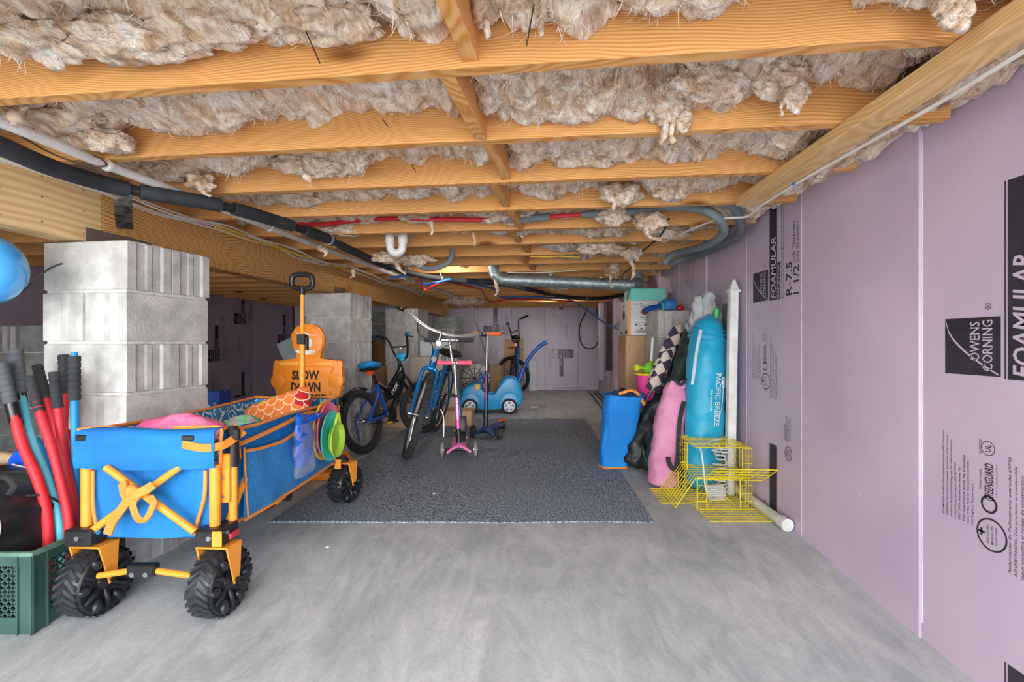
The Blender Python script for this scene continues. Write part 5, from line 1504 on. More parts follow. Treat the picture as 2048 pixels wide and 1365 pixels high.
scooter3('kick_scooter', 'taller navy three-wheeled kick scooter with orange grips on the rug', (-.44, 4.42, .008), R(-14), M_navy, M_navyp, M_org, M_redlet, 'micro', .955, tilt=-.005, width=.275, wm=M_rubber, flap=M_org)
# two-wheeled folding scooter standing behind the pink one
sc = thing('folding_scooter', 'teal and silver two-wheeled folding scooter with black foam grips behind the pink scooter', 'scooter', (-.585, 4.0, .008), R(14))
B = WM[sc]
def L_(p): return B @ V(p)
M_teal = mat('teal_tube', '#1a7fae', '#2493c4', rough=.3, metal=.3)
mb = MB(); mb.cyl(L_((0, .03, .10)), L_((-.05, .10, .55)), .018, 14); mb.build('outer_pole', M_teal, sc)
mb = MB(); mb.cyl(L_((-.05, .10, .50)), L_((-.10, .13, .88)), .0125, 14); mb.build('inner_pole', M_alu, sc)
mb = MB(); mb.cyl(L_((-.19, .13, .895)), L_((-.0, .13, .895)), .013, 12); mb.sph(L_((-.10, .13, .89)), .018); hb = mb.build('handlebar', M_alu, sc)
for s in (-1, 1):
    mb = MB(); a, b = L_((-.10 + s*.07, .13, .895)), L_((-.10 + s*.205, .13, .90)); mb.cyl(a, b, .0185, 16); mb.build('grip', M_foam_blk, hb)
mb = MB(); mb.box(L_((0, .28, .075)), (.10, .40, .018), B.to_3x3(), bv=.004); mb.build('deck', M_alu, sc)
for y, nm in ((-.02, 'front_wheel'), (.53, 'rear_wheel')):
    mb = MB(); A = B @ T((0, y, .075)) @ MX.Rotation(R(90), 4, 'Y'); mb.lathe([(.0, -.012), (.055, -.014), (.07, -.014), (.075, -.006), (.075, .006), (.07, .014), (.055, .014), (.0, .012)], A, 28); w = mb.build(nm, M_rubber, sc)
    mb = MB(); mb.lathe([(.0, -.016), (.045, -.016), (.045, .016), (.0, .016)], A, 20); mb.build('wheel_hub', M_alu, w)
mb = MB(); mb.prism([(-.03, .0), (.03, .0), (.028, .13), (-.028, .13)], .03, B @ T((0, .0, .14)) @ MX.Rotation(R(80), 4, 'X'), bv=.006); mb.build('folding_bracket', M_black, sc)

# ------------------------------------------------------------------ ride-on push car
M_car = mat('sky_blue_car_plastic', '#1f92d3', '#2ea4e2', rough=.35, scale=3)
M_card = mat('deep_blue_car_plastic', '#1458b0', '#1c68c4', rough=.35, scale=3)
cx0, cy0 = -.92, 6.02
car = thing('push_car', 'sky blue ride-on push car with white hubcaps and dark blue push handle', 'toy car', (cx0 + .38, cy0 + .18, 0), R(4))
B = WM[car] @ T((-.38, -.18, 0))
prof = [(.02, .10), (.0, .20), (.02, .29), (.07, .345), (.14, .375), (.20, .385), (.245, .37), (.265, .33), (.275, .24), (.30, .205), (.43, .20), (.46, .23), (.475, .32), (.50, .40), (.545, .445), (.60, .462), (.66, .455), (.71, .42), (.745, .36), (.765, .27), (.77, .16), (.755, .10), (.70, .075), (.46, .055), (.26, .055), (.06, .075)]
XZ = MX(((1, 0, 0, 0), (0, 0, 1, 0), (0, 1, 0, 0), (0, 0, 0, 1)))
mb = MB(); mb.prism(prof, .36, B @ XZ, bv=.035, seg=4); mb.build('body', M_car, car, smooth=50)
for wx in (.115, .60):
    for sy in (-.006, .326):
        mb = MB(); arch = [(wx + .14*math.cos(a), .105 + .155*math.sin(a)) for a in [math.pi*i/16 for i in range(17)]]
        mb.prism(arch, .04, B @ T((0, sy, 0)) @ XZ, bv=.014, seg=3); mb.build('wheel_arch', M_car, car, smooth=50)
    for sy, s in ((-.028, -1), (.335, 1)):
        A = B @ T((wx, sy + .02, .095)) @ MX.Rotation(R(90), 4, 'X')
        mb = MB(); mb.lathe([(.0, -.03), (.08, -.03), (.095, -.02), (.095, .02), (.085, .03), (.0, .03)], A, 32); w = mb.build('wheel', M_rubber, car)
        mb = MB(); mb.lathe([(.0, .036), (.068, .033), (.074, .026), (.074, -.026), (.068, -.033), (.0, -.036)], A, 32); hc = mb.build('hubcap', M_white, w)
        for q in range(5):
            a = 2*math.pi*q/5 + .3
            pl = [(r_*math.cos(a + da), r_*math.sin(a + da)) for r_, da in ((.028, -.28), (.060, -.34), (.060, .34), (.028, .28))]
            mb = MB(); mb.prism(pl, .004, A @ T((0, 0, .0335)), bv=.001, seg=1); mb.build('hub_window', M_card if q % 2 else M_car, hc)
mb = MB(); mb.sheet(lambda u, v: B @ V((.47 + .0*u + .02*v, .05 + .26*u, .22 + .17*v)), 8, 6, th=.01); mb.build('seat_back', M_card, car)
mb = MB(); pts = [B @ V(p) for p in spl([(.70, .18, .30), (.74, .18, .42), (.80, .18, .58), (.90, .18, .74), (1.00, .18, .84), (1.09, .18, .892)], 6)]
mb.tube(pts, [.035 - .012*min(1, i/14) for i in range(len(pts))], 14); ph = mb.build('push_handle', M_card, car)
mb = MB(); mb.tube(pts[-9:], .026, 14); mb.build('handle_sleeve', M_card, ph)
mb = MB(); mb.cyl(B @ V((.22, .18, .37)), B @ V((.25, .18, .45)), .02, 12, .012); mb.torus(B @ T((.265, .18, .44)) @ MX.Rotation(R(60), 4, 'Y'), .075, .012, 28, 8); mb.build('steering_wheel', M_card, car)
mb = MB(); mb.box(B @ V((.205, -.002, .335)), (.075, .03, .075), B.to_3x3(), bv=.008); mb.build('cup_holder', mat('tan_cup', '#d9b55a', '#e6c56c', rough=.5), car)
# ------------------------------------------------------------------ things along the right wall
M_turq = mat('turquoise_nylon', '#0c9cc4', '#18b2da', rough=.42, scale=5, bump=.25, bscale=30, sheen=.2)
M_pinkbag = mat('pink_canvas', '#d98bb4', '#eaa3c6', rough=.8, scale=7, bump=.3, bscale=260)
M_blkbag = mat('black_nylon', '#1d2023', '#30343a', rough=.45, scale=9, bump=.3, bscale=40)
M_grnbag = mat('dark_green_nylon', '#1c2f2b', '#2a443d', rough=.6, scale=9, bump=.3, bscale=60)
M_bin = mat('bright_blue_fabric', '#0d7fd8', '#1a90e8', rough=.75, scale=4, bump=.2, bscale=200)
M_webb = mat('black_webbing', '#26272b', '#33353a', rough=.8, bump=.3, bscale=200)

def path(a, b, n, bow=(0, 0, 0)):
    a, b, bow = V(a), V(b), V(bow)
    return [a.lerp(b, i/(n-1)) + bow*math.sin(math.pi*i/(n-1)) for i in range(n)]
def prof(n, pts):
    out = []
    for i in range(n):
        t = i/(n-1)
        for (t0, v0), (t1, v1) in zip(pts, pts[1:]):
            if t0 <= t <= t1:
                f = (t - t0)/(t1 - t0) if t1 > t0 else 0
                f = f*f*(3 - 2*f)
                out.append(tuple(a + (b - a)*f for a, b in zip(v0, v1))); break
    return out

# turquoise umbrella bag
tq = thing('umbrella_bag', 'tall turquoise umbrella bag lettered PACIFIC BREEZE leaning on the foam wall', 'bag', (1.02, 2.90, 0))
n = 46
a, b = V((1.005, 2.90, .003)), V((1.085, 3.0, 1.06))
mb = MB(); mb.loft(path(a, b, n, (-.005, 0, 0)), prof(n, [(0, (.02, .02)), (.02, (.085, .075)), (.12, (.100, .085)), (.45, (.118, .095)), (.72, (.118, .095)), (.86, (.105, .085)), (.94, (.085, .07)), (1, (.015, .015))]), n=34, wr=.009, ws=13, seed=3, up=(0, -1, 0))
tqb = mb.build('bag_body', M_turq, tq, smooth=80)
for z, rr in ((.90, .119), (.935, .112), (.97, .1)):
    mb = MB(); c = a.lerp(b, z/1.06); pts = [c + V((rr*math.cos(t), -rr*.82*math.sin(t), .010*math.sin(3*t + z*40) - .02*math.cos(t))) for t in [2*math.pi*i/30 for i in range(30)]]
    mb.tube(pts, .006, 6, closed=True); mb.build('drawstring_fold', M_turq, tq)
# lettering wraps the round front of the bag, reading downwards
def bag_text(txt, z_top, length, size, ang, bold=.012):
    g = text_fit(txt, length, size, bold=bold)
    out = []
    for v in g[0]:
        z = z_top - v.x; t = max(0, min(1, z/1.06)); c = a.lerp(b, t)
        k = .110 if t < .3 else .118
        if t < .45: k = .1 + (.118 - .1)*max(0, (t - .12)/.33)
        th = ang - (v.y - size/2)/k*-1
        th = ang + (v.y - size/2)/k
        r_ = k + .0055
        out.append(V((c.x + r_*math.sin(th), c.y - r_*.82*math.cos(th), c.z)))
    return out, g[1]
mb = MB()
for t_, z0, L_, s_, an in (('PACIFIC BREEZE', .70, .31, .034, .30), ('PRODUCTS', .60, .12, .012, -.03)):
    add_geo(mb, bag_text(t_, z0, L_, s_, an), MX.Identity(4))
c = a.lerp(b, .62/1.06)
def on_bag(z, th, off=.006):
    t = z/1.06; c = a.lerp(b, t); k = .1 + .018*max(0, min(1, (t - .12)/.33)) + off
    return V((c.x + k*math.sin(th), c.y - k*.82*math.cos(th), c.z))
for q in range(9):
    an = math.pi*q/8 - math.pi/2
    p0 = on_bag(.645 + .020*math.sin(an), .56 + .020*math.cos(an)/.118); p1 = on_bag(.645 + .034*math.sin(an), .56 + .034*math.cos(an)/.118)
    mb.tube([p0, p1], .0018, 5)
cs = [on_bag(.645 + .013*math.sin(2*math.pi*i/16), .56 + .013*math.cos(2*math.pi*i/16)/.118, .007) for i in range(16)]
mb.bm.faces.new([mb.bm.verts.new(p) for p in cs])
mb.tube([on_bag(.68 - .24*i/20, .50 + .10*math.sin(i/20*math.pi*1.2)) for i in range(21)], .0016, 5)
mb.build('lettering', M_white, tqb, smooth=None)
mb = MB(); mb.tube(spl([(.985, 2.86, .96), (.955, 2.84, .85), (.935, 2.83, .73), (.92, 2.82, .64)], 6), .010, 6, flat=.25, up=(0, -1, 0)); mb.build('carry_strap', mat('pale_grey_webbing', '#b9c4c8', '#cdd6d9', rough=.8), tq)

# grey plush / cloth stuffed on top
mg = mat('pale_grey_cloth', '#a9adae', '#c5c8c8', rough=.95, scale=10, bump=.35, bscale=120)
gc = thing('folded_tarp', 'crumpled pale grey cloth cover standing behind the turquoise bag', 'cloth', (1.07, 3.10, .0))
mb = MB(); pth = path((1.06, 3.12, .02), (1.075, 3.10, 1.08), 18); mb.loft(pth, [(.07, .05)]*16 + [(.085, .05), (.08, .05)], n=20, wr=.012, ws=14, seed=31, up=(0, -1, 0)); mb.build('cloth_body', mg, gc, smooth=80)
for (x, z, r_, h_) in ((1.035, 1.09, .040, .14), (1.095, 1.11, .048, .155), (1.15, 1.02, .038, .12)):
    mb = MB(); pth = path((x + .01, 3.08, z - .09), (x, 3.05, z + h_*.62), 16)
    mb.loft(pth, [(r_*(.75 + .25*math.sin(math.pi*i/15*1.1))*(1 if i < 13 else (.9, .7, .3)[i - 13]), r_*.8*(1 if i < 13 else (.9, .7, .3)[i - 13])) for i in range(16)], n=30, wr=.020, ws=26, seed=x*40, up=(0, -1, 0)); mb.build('cloth_fold', mg, gc, smooth=80)
mb = MB(); mb.cyl((1.125, 2.995, 1.035), (1.125, 2.99, 1.085), .014, 14); mb.sph((1.125, 2.99, 1.085), .014, 12, 8); tag(mb.build('umbrella_tip', mat('green_plastic', '#2fb45a', '#44cc6e', rough=.4)), 'bright green plastic pole tip sticking out of the turquoise bag', 'pole tip')

# pink chair bag
pk_ = thing('chair_bag', 'pink canvas chair bag with black carry strap standing on the concrete', 'bag', (.80, 2.98, 0))
n = 40; a2, b2 = V((.785, 2.98, .002)), V((.895, 3.02, .625))
mb = MB(); mb.loft(path(a2, b2, n, (-.012, 0, 0)), prof(n, [(0, (.05, .05)), (.02, (.085, .075)), (.2, (.085, .08)), (.6, (.090, .082)), (.82, (.088, .08)), (.92, (.075, .06)), (1, (.06, .045))]), n=34, wr=.013, ws=12, seed=8, sq=2.4, up=(0, -1, 0)); mb.build('bag_body', M_pinkbag, pk_, smooth=80)
for s, dx in ((0, -.025), (1, .03)):
    mb = MB(); mb.loft(spl([(.885 + dx, 2.99, .61), (.876 + dx*1.1, 2.975, .635), (.872 + dx*1.2, 2.97, .650)], 5), [(.03, .02), (.03, .018), (.03, .014), (.028, .012), (.024, .01), (.02, .01), (.016, .008), (.012, .006), (.008, .004), (.006, .003), (.004, .002)][:11], n=12, wr=.004, ws=40, seed=s*3.0); mb.build('gathered_top', M_pinkbag, pk_, smooth=80)
ribbon([(.905, 2.925, .53), (.875, 2.905, .42), (.862, 2.89, .30), (.858, 2.885, .20), (.845, 2.875, .135), (.815, 2.875, .145), (.80, 2.89, .185)], .026, (0, -1, 0)).build('carry_strap', M_webb, pk_, smooth=50)
mb = MB(); mb.bbox((.787, 2.882, .18), (.812, 2.892, .20)); mb.build('strap_end', M_webb, pk_)
mb = MB(); mb.tube(spl([(.86, 2.96, .66), (.875, 2.94, .64), (.90, 2.95, .63), (.935, 2.96, .66), (.96, 2.98, .655)], 6), .009, 8); mb.build('drawstring', M_webb, pk_)

# black bag leaning from the floor up to the block stack
bb = thing('chair_bag', 'long black nylon bag leaning diagonally between the blue bin and pink bag', 'bag', (.66, 3.42, 0))
n = 40; p0, p1 = V((.675, 3.37, .03)), V((1.05, 3.56, .86))
mb = MB(); mb.loft(path(p0, p1, n, (.012, 0, -.015)), prof(n, [(0, (.05, .04)), (.03, (.075, .06)), (.25, (.08, .065)), (.5, (.066, .06)), (.62, (.056, .05)), (.75, (.072, .058)), (.92, (.055, .05)), (1, (.03, .03))]), n=36, wr=.022, ws=15, seed=12, up=(0, -1, 0)); mb.build('bag_body', M_blkbag, bb, smooth=80)
mb = MB(); mb.tube(spl([(.90, 3.28, .60), (.93, 3.25, .55), (.90, 3.26, .47)], 6), .004, 6); mb.build('drawstring', M_webb, bb)
gb = thing('chair_bag', 'dark green nylon bag standing behind the black and pink bags', 'bag', (.80, 3.28, 0))
n = 40; p0, p1 = V((.76, 3.27, .025)), V((1.10, 3.30, 1.03))
mb = MB(); mb.loft(path(p0, p1, n, (.015, 0, 0)), prof(n, [(0, (.03, .03)), (.03, (.055, .05)), (.4, (.065, .055)), (.75, (.062, .05)), (.92, (.055, .045)), (1, (.02, .02))]), n=30, wr=.016, ws=14, seed=22, up=(0, -1, 0)); mb.build('bag_body', M_grnbag, gb, smooth=80)
mb = MB(); mb.tube(spl([(.72, 3.22, .20), (.735, 3.205, .12), (.77, 3.205, .05)], 6), .003, 6); mb.build('piping', mat('green_piping', '#4a8f6f', rough=.6), gb)
mb = MB(); mb.torus(T((1.075, 3.29, .99)) @ MX.Rotation(R(70), 4, 'X') @ MX.Rotation(R(30), 4, 'Y'), .05, .010, 24, 8, flat=1.6); mb.build('cuff', mat('blue_white_cuff', '#3c6f9c', '#c9d6de', rough=.7, scale=30), gb)

# checked beach umbrella rolled up
ck = bpy.data.materials.new('checked_cloth'); ck.use_nodes = True
nt = ck.node_tree; tcn = nd(nt, 'ShaderNodeTexCoord'); mpn = nd(nt, 'ShaderNodeMapping'); mpn.inputs['Rotation'].default_value = (0, R(24), 0)
chn = nd(nt, 'ShaderNodeTexChecker'); chn.inputs['Scale'].default_value = 15; chn.inputs['Color1'].default_value = lin('#e6d7c6'); chn.inputs['Color2'].default_value = lin('#473a55')
nt.links.new(tcn.outputs['Object'], mpn.inputs[0]); nt.links.new(mpn.outputs[0], chn.inputs['Vector']); nt.links.new(chn.outputs['Color'], nt.nodes['Principled BSDF'].inputs['Base Color']); nt.nodes['Principled BSDF'].inputs['Roughness'].default_value = .8
cu = thing('beach_umbrella', 'rolled beach umbrella in cream and dark purple check against the blocks', 'umbrella', (.86, 3.6, 0))
n = 34; p0, p1 = V((.835, 3.40, .55)), V((1.055, 3.47, 1.02))
mb = MB(); mb.loft(path(p0, p1, n, (-.012, 0, .0)), prof(n, [(0, (.055, .045)), (.3, (.055, .045)), (.6, (.05, .045)), (.9, (.045, .04)), (1, (.012, .012))]), n=24, wr=.010, ws=16, seed=6, up=(0, -1, 0)); mb.build('canopy', ck, cu, smooth=80)
mb = MB(); mb.cyl((.60, 3.62, .012), (.855, 3.41, .60), .011, 12); mb.build('pole', M_alu, cu)

# vinyl fence post
fp = thing('fence_post', 'tall narrow white vinyl post with pointed cap standing by the foam wall', 'post', (1.16, 2.80, 0))
mb = MB(); mb.box((1.152, 2.83, .60), (.048, .048, 1.20), MX.Rotation(R(1.0), 3, 'Y'), bv=.003); mb.build('shaft', M_white, fp)
mb = MB(); mb.box((1.163, 2.83, 1.185), (.062, .062, .016), bv=.003)
tip = V((1.165, 2.83, 1.25)); q = [V((1.163 + dx*.025, 2.83 + dy*.025, 1.19)) for dx, dy in ((-1, -1), (1, -1), (1, 1), (-1, 1))]; q2 = [tip + (p_ - V((1.163, 2.83, 1.19)))*.25 for p_ in q]
mb.ring([q, q2], True, False); mb.build('cap', M_white, fp)
# grey-green panel and dark bag behind the post
mb = MB(); mb.bbox((1.12, 2.93, .02), (1.135, 3.0, 1.12), bv=.004); mb.xf(T((.045, 0, 0)))
tag(mb.build('leaning_panel', mat('dark_grey_panel', '#4a5356', '#5a6467', rough=.6)), 'narrow dark grey board standing behind the white post', 'board')

# blue fabric bin
bn = thing('fabric_bag', 'open bright blue fabric bag with orange hem standing on the rug edge', 'bag', (.575, 3.46, .008))
def binfn(u, v):
    th = 2*math.pi*u
    c, s = math.cos(th), math.sin(th)
    e = .55
    w0, w1 = .100, .140
    wx = w0 + (w1 - w0)*v; wy = .085 + .02*v
    x = math.copysign(abs(c)**e, c)*wx; y = math.copysign(abs(s)**e, s)*wy
    z = .010 + .505*v
    cx_ = .565 + .075*v; cy_ = 3.46
    k = 1 + .10*NZ.noise(V((c*1.4, s*1.4, v*3)))+ .07*NZ.noise(V((c*3 + v*2, s*3, v*5))) + .03*NZ.noise(V((c*7, s*7, v*9)))
    return V((cx_ + x*k, cy_ + y*k, z + (.015*NZ.noise(V((c*1.5, s*1.5, 9))) if v > .9 else 0)))
mb = MB(); mb.ring([[binfn(i/44, j/24) for i in range(44)] for j in range(25)], True, False, False)
inn = [[binfn(i/44, j/24)*1.0 + (V((.565 + .075*j/24, 3.46, 0)) - V((binfn(i/44, j/24).x, binfn(i/44, j/24).y, 0)))*.035 for i in range(44)] for j in range(24, 0, -1)]
mb.ring(inn, True, False, True); mb.build('bag_body', M_bin, bn, smooth=80)
mb = MB(); mb.tube([binfn(i/44, .0) + V((0, 0, .002)) for i in range(44)], .0065, 8, closed=True); mb.build('hem', M_trim, bn)
mb = MB(); pts = [binfn(.62 + .08*i, 1.0) + V((0, 0, .0)) for i in range(3)]
mb.tube(spl([(.60, 3.42, .52), (.68, 3.40, .548), (.73, 3.38, .52), (.765, 3.36, .45)], 6), .012, 6, flat=.4, up=(0, -1, .5)); mb.build('handle', M_trim, bn)
mb = MB()
for i in range(5):
    x = .56 + .035*i; mb.loft(spl([(x, 3.44, .36), (x + .012, 3.45, .50), (x + .03, 3.46, .528 + .01*(i % 2))], 5), .022, n=10, wr=.008, ws=30, seed=i*2.0)
tag(mb.build('folded_fabric', mat('navy_fabric', '#14233f', '#223a5e', rough=.8), smooth=80), 'dark navy folded fabric stuffed inside the blue fabric bag', 'fabric')

# boxes
M_card_ = mat('brown_cardboard', '#c29a74', '#d3ae88', rough=.85, scale=3, bump=.1, bscale=60)
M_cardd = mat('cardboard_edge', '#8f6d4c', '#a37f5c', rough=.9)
M_mint = mat('mint_carton', '#6fd0c0', '#80dccd', rough=.6, scale=3)
M_wcard = mat('white_carton', '#dcdcdb', '#e9e8e6', rough=.6, scale=3)
M_bxorg = mat('carton_orange', '#f09a4a', '#f6a85c', rough=.6)
def carton(name, label, x0, x1, y0, y1, z0, z1, m, flaps=True, group=None):
    t = thing(name, label, 'box', ((x0+x1)/2, (y0+y1)/2, z0), 0, group)
    mb = MB(); mb.bbox((x0, y0, z0), (x1, y1, z1 - .004), bv=.003); mb.build('carton_body', m, t)
    ym = (y0 + y1)/2
    for ya, yb_ in ((y0, ym - .001), (ym + .001, y1)):
        mb = MB(); mb.bbox((x0 + .001, ya, z1 - .004), (x1 - .001, yb_, z1), bv=.001); mb.build('top_flap', m, t, smooth=None)
    return t
bx = carton('cardboard_box', 'tall plain brown cardboard box under the white printed carton', .785, 1.175, 4.16, 4.52, 0, .945, M_card_)
tt = carton('printed_carton', 'white printed carton with orange edges stacked on the brown box', .800, 1.155, 4.15, 4.50, .947, 1.245, M_wcard)
mb = MB(); mb.bbox((.8005, 4.1485, .950), (.828, 4.150, 1.242)); mb.bbox((1.118, 4.1485, .950), (1.1545, 4.150, 1.242)); mb.build('edge_band', M_bxorg, tt, smooth=None)
def fr_(par, m, items, y=4.1478):
    mb = MB()
    for t_, x_, z_, w_, h_, kw in items:
        add_geo(mb, text_fit(t_, w_, h_, **kw), plane_mx((x_, y, z_), (1, 0, 0), (0, 0, 1)))
    return mb.build('print', m, par, smooth=None)
fr_(tt, M_ink, [("Tito's", .905, 1.185, .085, .036, dict(shear=.35)), ('Handmade', .905, 1.095, .10, .017, dict(shear=.3)), ('VODKA', .935, 1.078, .045, .008, {}), ('6/1.75L', .845, 1.208, .045, .011, {})])
for r_, m_, yy in ((.040, M_bxorg, 4.1476), (.031, mat('label_brown', '#6d4424', rough=.6), 4.1470), (.010, M_bxorg, 4.1464)):
    mb = MB(); pts = [V((.948 + r_*math.cos(2*math.pi*i/28), yy, 1.148 + r_*.72*math.sin(2*math.pi*i/28))) for i in range(28)]
    mb.bm.faces.new([mb.bm.verts.new(p) for p in pts]); mb.build('emblem', m_, tt, smooth=None)
mb = MB()
def fr_rect(x0, z0, x1, z1, w=.0015):
    for (p, q) in (((x0, z0), (x1, z0 + w)), ((x0, z1 - w), (x1, z1)), ((x0, z0), (x0 + w, z1)), ((x1 - w, z0), (x1, z1))):
        mb.bbox((p[0], 4.1474, p[1]), (q[0], 4.1482, q[1]))
fr_rect(.865, .965, .998, 1.055)
for z in (.995, 1.030): mb.bbox((.865, 4.1474, z), (.998, 4.1482, z + .0015))
for x in (.905, .945, .975): mb.bbox((x, 4.1474, .965), (x + .0015, 4.1482, 1.055))
for i in range(26):
    x = .872 + i*.0046
    mb.bbox((x, 4.1474, .970), (x + .0018*(1 + (i*7) % 3)*.6, 4.1482, .990))
for x, z in ((.867, 1.033), (.947, 1.033), (.977, 1.000), (.977, 1.036), (.910, 1.000)): mb.bbox((x, 4.1474, z), (x + .018, 4.1482, z + .012))
mb.build('print_table', M_ink, tt, smooth=None)
mb = MB(); rr = [V((.7992, 4.32 + .05*math.cos(2*math.pi*i/24), 1.13 + .045*math.sin(2*math.pi*i/24))) for i in range(24)]; mb.bm.faces.new([mb.bm.verts.new(p) for p in rr]); mb.build('side_emblem', MATS['label_brown'], tt, smooth=None)
mb = MB(); add_geo(mb, text_fit("Tito's", .16, .05, shear=.3), plane_mx((.7990, 4.40, 1.19), (0, -1, 0), (0, 0, 1)))
mb.bbox((.7985, 4.17, .96), (.8, 4.25, .99)); mb.bbox((.7985, 4.38, .96), (.8, 4.46, .98)); mb.build('side_print', M_ink, tt, smooth=None)
mc = carton('mint_carton', 'mint green carton on top of the white printed carton', .835, 1.135, 4.19, 4.48, 1.247, 1.352, M_mint)
mb = MB(); rr = [V((.8342, 4.33 + .06*math.cos(2*math.pi*i/24), 1.295 + .04*math.sin(2*math.pi*i/24))) for i in range(24)]; mb.bm.faces.new([mb.bm.verts.new(p) for p in rr]); mb.build('side_emblem', MATS['label_brown'], mc, smooth=None)

# blue folding umbrella / hose on the blocks
um = thing('compact_umbrella', 'blue rolled umbrella lying on top of the grey concrete blocks', 'umbrella', (1.0, 3.75, 1.13))
mb = MB(); mb.loft(spl([(.83, 3.66, 1.125), (.90, 3.68, 1.148), (.985, 3.72, 1.162)], 6), .020, n=14, wr=.003, ws=40); mb.build('rolled_cloth', mat('deep_blue_nylon', '#123f8a', '#1a55b0', rough=.5), um, smooth=70)
mb = MB(); mb.loft(spl([(.965, 3.72, 1.168), (1.02, 3.735, 1.175), (1.09, 3.75, 1.178)], 6), [.03, .034, .038, .04, .042, .043, .044, .044, .044, .044, .043, .04, .032], n=20, wr=.008, ws=30, seed=2); mb.build('loose_folds', mat('mid_blue_nylon', '#2463b8', '#4a8fd6', rough=.4), um, smooth=70)
mb = MB(); mb.torus(frame_to((.975, 3.722, 1.165), (1.02, 3.735, 1.172)), .032, .007, 22, 8); mb.build('green_band', mat('green_band', '#57b33e', '#6cc852', rough=.5), um)
mb = MB(); mb.sph((1.135, 3.77, 1.152), (.03, .026, .024), 16, 10); tag(mb.build('red_ball', M_red), 'small red ball resting on the concrete blocks beside the blue umbrella', 'ball')

# bucket with watering can
bk_ = thing('toy_bucket', 'pink plastic toy bucket with yellow rim beside the brown box', 'bucket', (.862, 3.56, .37))
A = T((.862, 3.56, .395)) @ MX.Diagonal((.96, .96, 1.05, 1))
mb = MB(); mb.lathe([(.0, 0), (.085, 0), (.088, .004), (.122, .245), (.116, .245), (.082, .01), (.0, .01)], A, 32); mb.build('bucket_body', mat('hot_pink_plastic', '#f03c96', '#fb57a9', rough=.35), bk_)
mb = MB(); mb.torus(A @ T((0, 0, .247)), .122, .008, 32, 8); mb.torus(A @ T((0, 0, .004)), .088, .008, 32, 8); mb.build('rim', mat('yellow_rim', '#f2cc1c', '#fbdb3a', rough=.4), bk_)
wc = thing('toy_watering_can', 'lime green toy watering can with yellow spout in the pink bucket', 'watering can', (.862, 3.55, .63))
mb = MB(); mb.sph((.872, 3.56, .685), (.072, .06, .065), 20, 12); mb.cyl((.82, 3.54, .69), (.765, 3.53, .705), .014, 12); mb.build('can_body', mat('lime_can', '#7ac82e', '#8fdc44', rough=.4), wc)
mb = MB(); mb.lathe([(.012, 0), (.018, .01), (.028, .03), (.026, .045), (.001, .05)], frame_to((.775, 3.53, .702), (.72, 3.52, .700)), 16); mb.build('rose', mat('yellow_green_rose', '#d3de2a', '#e0ea44', rough=.4), wc)
cr_ = carton('storage_tub', 'low dark storage tub under the pink bucket', .755, .945, 3.48, 3.66, 0, .38, M_blkbag)
mb = MB(); mb.bbox((.75, 3.475, .38), (.95, 3.665, .390), bv=.002); mb.build('lid', mat('yellow_lid', '#e8c81c', rough=.5), cr_)
mb = MB(); mb.cyl((.795, 3.43, .02), (.885, 3.62, .92), .010, 12)
tag(mb.build('white_rod', M_white), 'thin white rod leaning in front of the pink bucket', 'rod')
fr2 = thing('folding_stand', 'black tubular folding stand lying behind the blue fabric bag', 'stand', (.75, 3.7, 0))
mb = MB(); mb.tube([(.66, 3.66, .52), (.80, 3.72, .455), (.93, 3.74, .42)], .018, 10); mb.cyl((.655, 3.66, .525), (.69, 3.675, .508), .024, 12); mb.build('tube', M_black, fr2)
mb = MB(); mb.tube([(.70, 3.68, .02), (.68, 3.67, .50)], .012, 8); mb.tube([(.88, 3.76, .0), (.90, 3.74, .43)], .012, 8); mb.build('leg', M_black, fr2)
mb = MB(); mb.cyl((.80, 3.715, .455), (.90, 3.735, .430), .026, 12); mb.build('foam_grip', M_foam_blk, fr2)

# ------------------------------------------------------------------ crab trap of yellow wire
M_yel = mat('yellow_coated_wire', '#ecd51a', '#f7e436', rough=.4)
tr_ = thing('crab_trap', 'yellow wire crab trap with its mesh doors open on the floor by the wall', 'crab trap', (1.0, 2.72, 0))
def wires(p0, u_, v_, nu, nv, par=tr_, r=.0019, name='mesh_panel', skip=None):
    p0, u_, v_ = V(p0), V(u_), V(v_)
    mb = MB()
    for i in range(nu + 1):
        a_ = p0 + u_*(i/nu); mb.cyl(a_, a_ + v_, r*(1.5 if i in (0, nu) else 1), 5)
    for j in range(nv + 1):
        a_ = p0 + v_*(j/nv); mb.cyl(a_, a_ + u_, r*(1.5 if j in (0, nv) else 1), 5)
    return mb.build(name, M_yel, par)
x0, x1, y0, y1, zm, zt_ = .862, 1.15, 2.56, 2.90, .165, .325
wires((x0, y0, .004), (x1 - x0, 0, 0), (0, y1 - y0, 0), 7, 9)                       # floor
wires((x0, y1, .004), (x1 - x0, 0, 0), (0, 0, zm), 7, 4)                            # lower back
wires((x1, y0, .004), (0, y1 - y0, 0), (0, 0, zm), 9, 4)                            # lower right
wires((x0, y0, .004), (.05, 0, 0), (0, 0, zm), 1, 4); wires((x1 - .06, y0, .004), (.06, 0, 0), (0, 0, zm), 2, 4)
wires((x0, y0, zm), (x1 - x0, 0, 0), (0, y1 - y0, 0), 7, 9)                         # middle deck
wires((x0, y0 + .02, zt_), (x1 - x0, 0, 0), (0, y1 - y0 - .02, 0), 7, 9)            # top
wires((x0, y1, zm), (x1 - x0, 0, 0), (0, 0, zt_ - zm), 7, 4)
wires((x1, y0, zm), (0, y1 - y0, 0), (0, 0, zt_ - zm), 9, 4)
wires((x0, y1 - .17, zm), (0, .17, 0), (0, 0, zt_ - zm), 4, 4)
wires((x1 - .05, y0, zm), (.05, 0, 0), (0, 0, zt_ - zm), 1, 4)
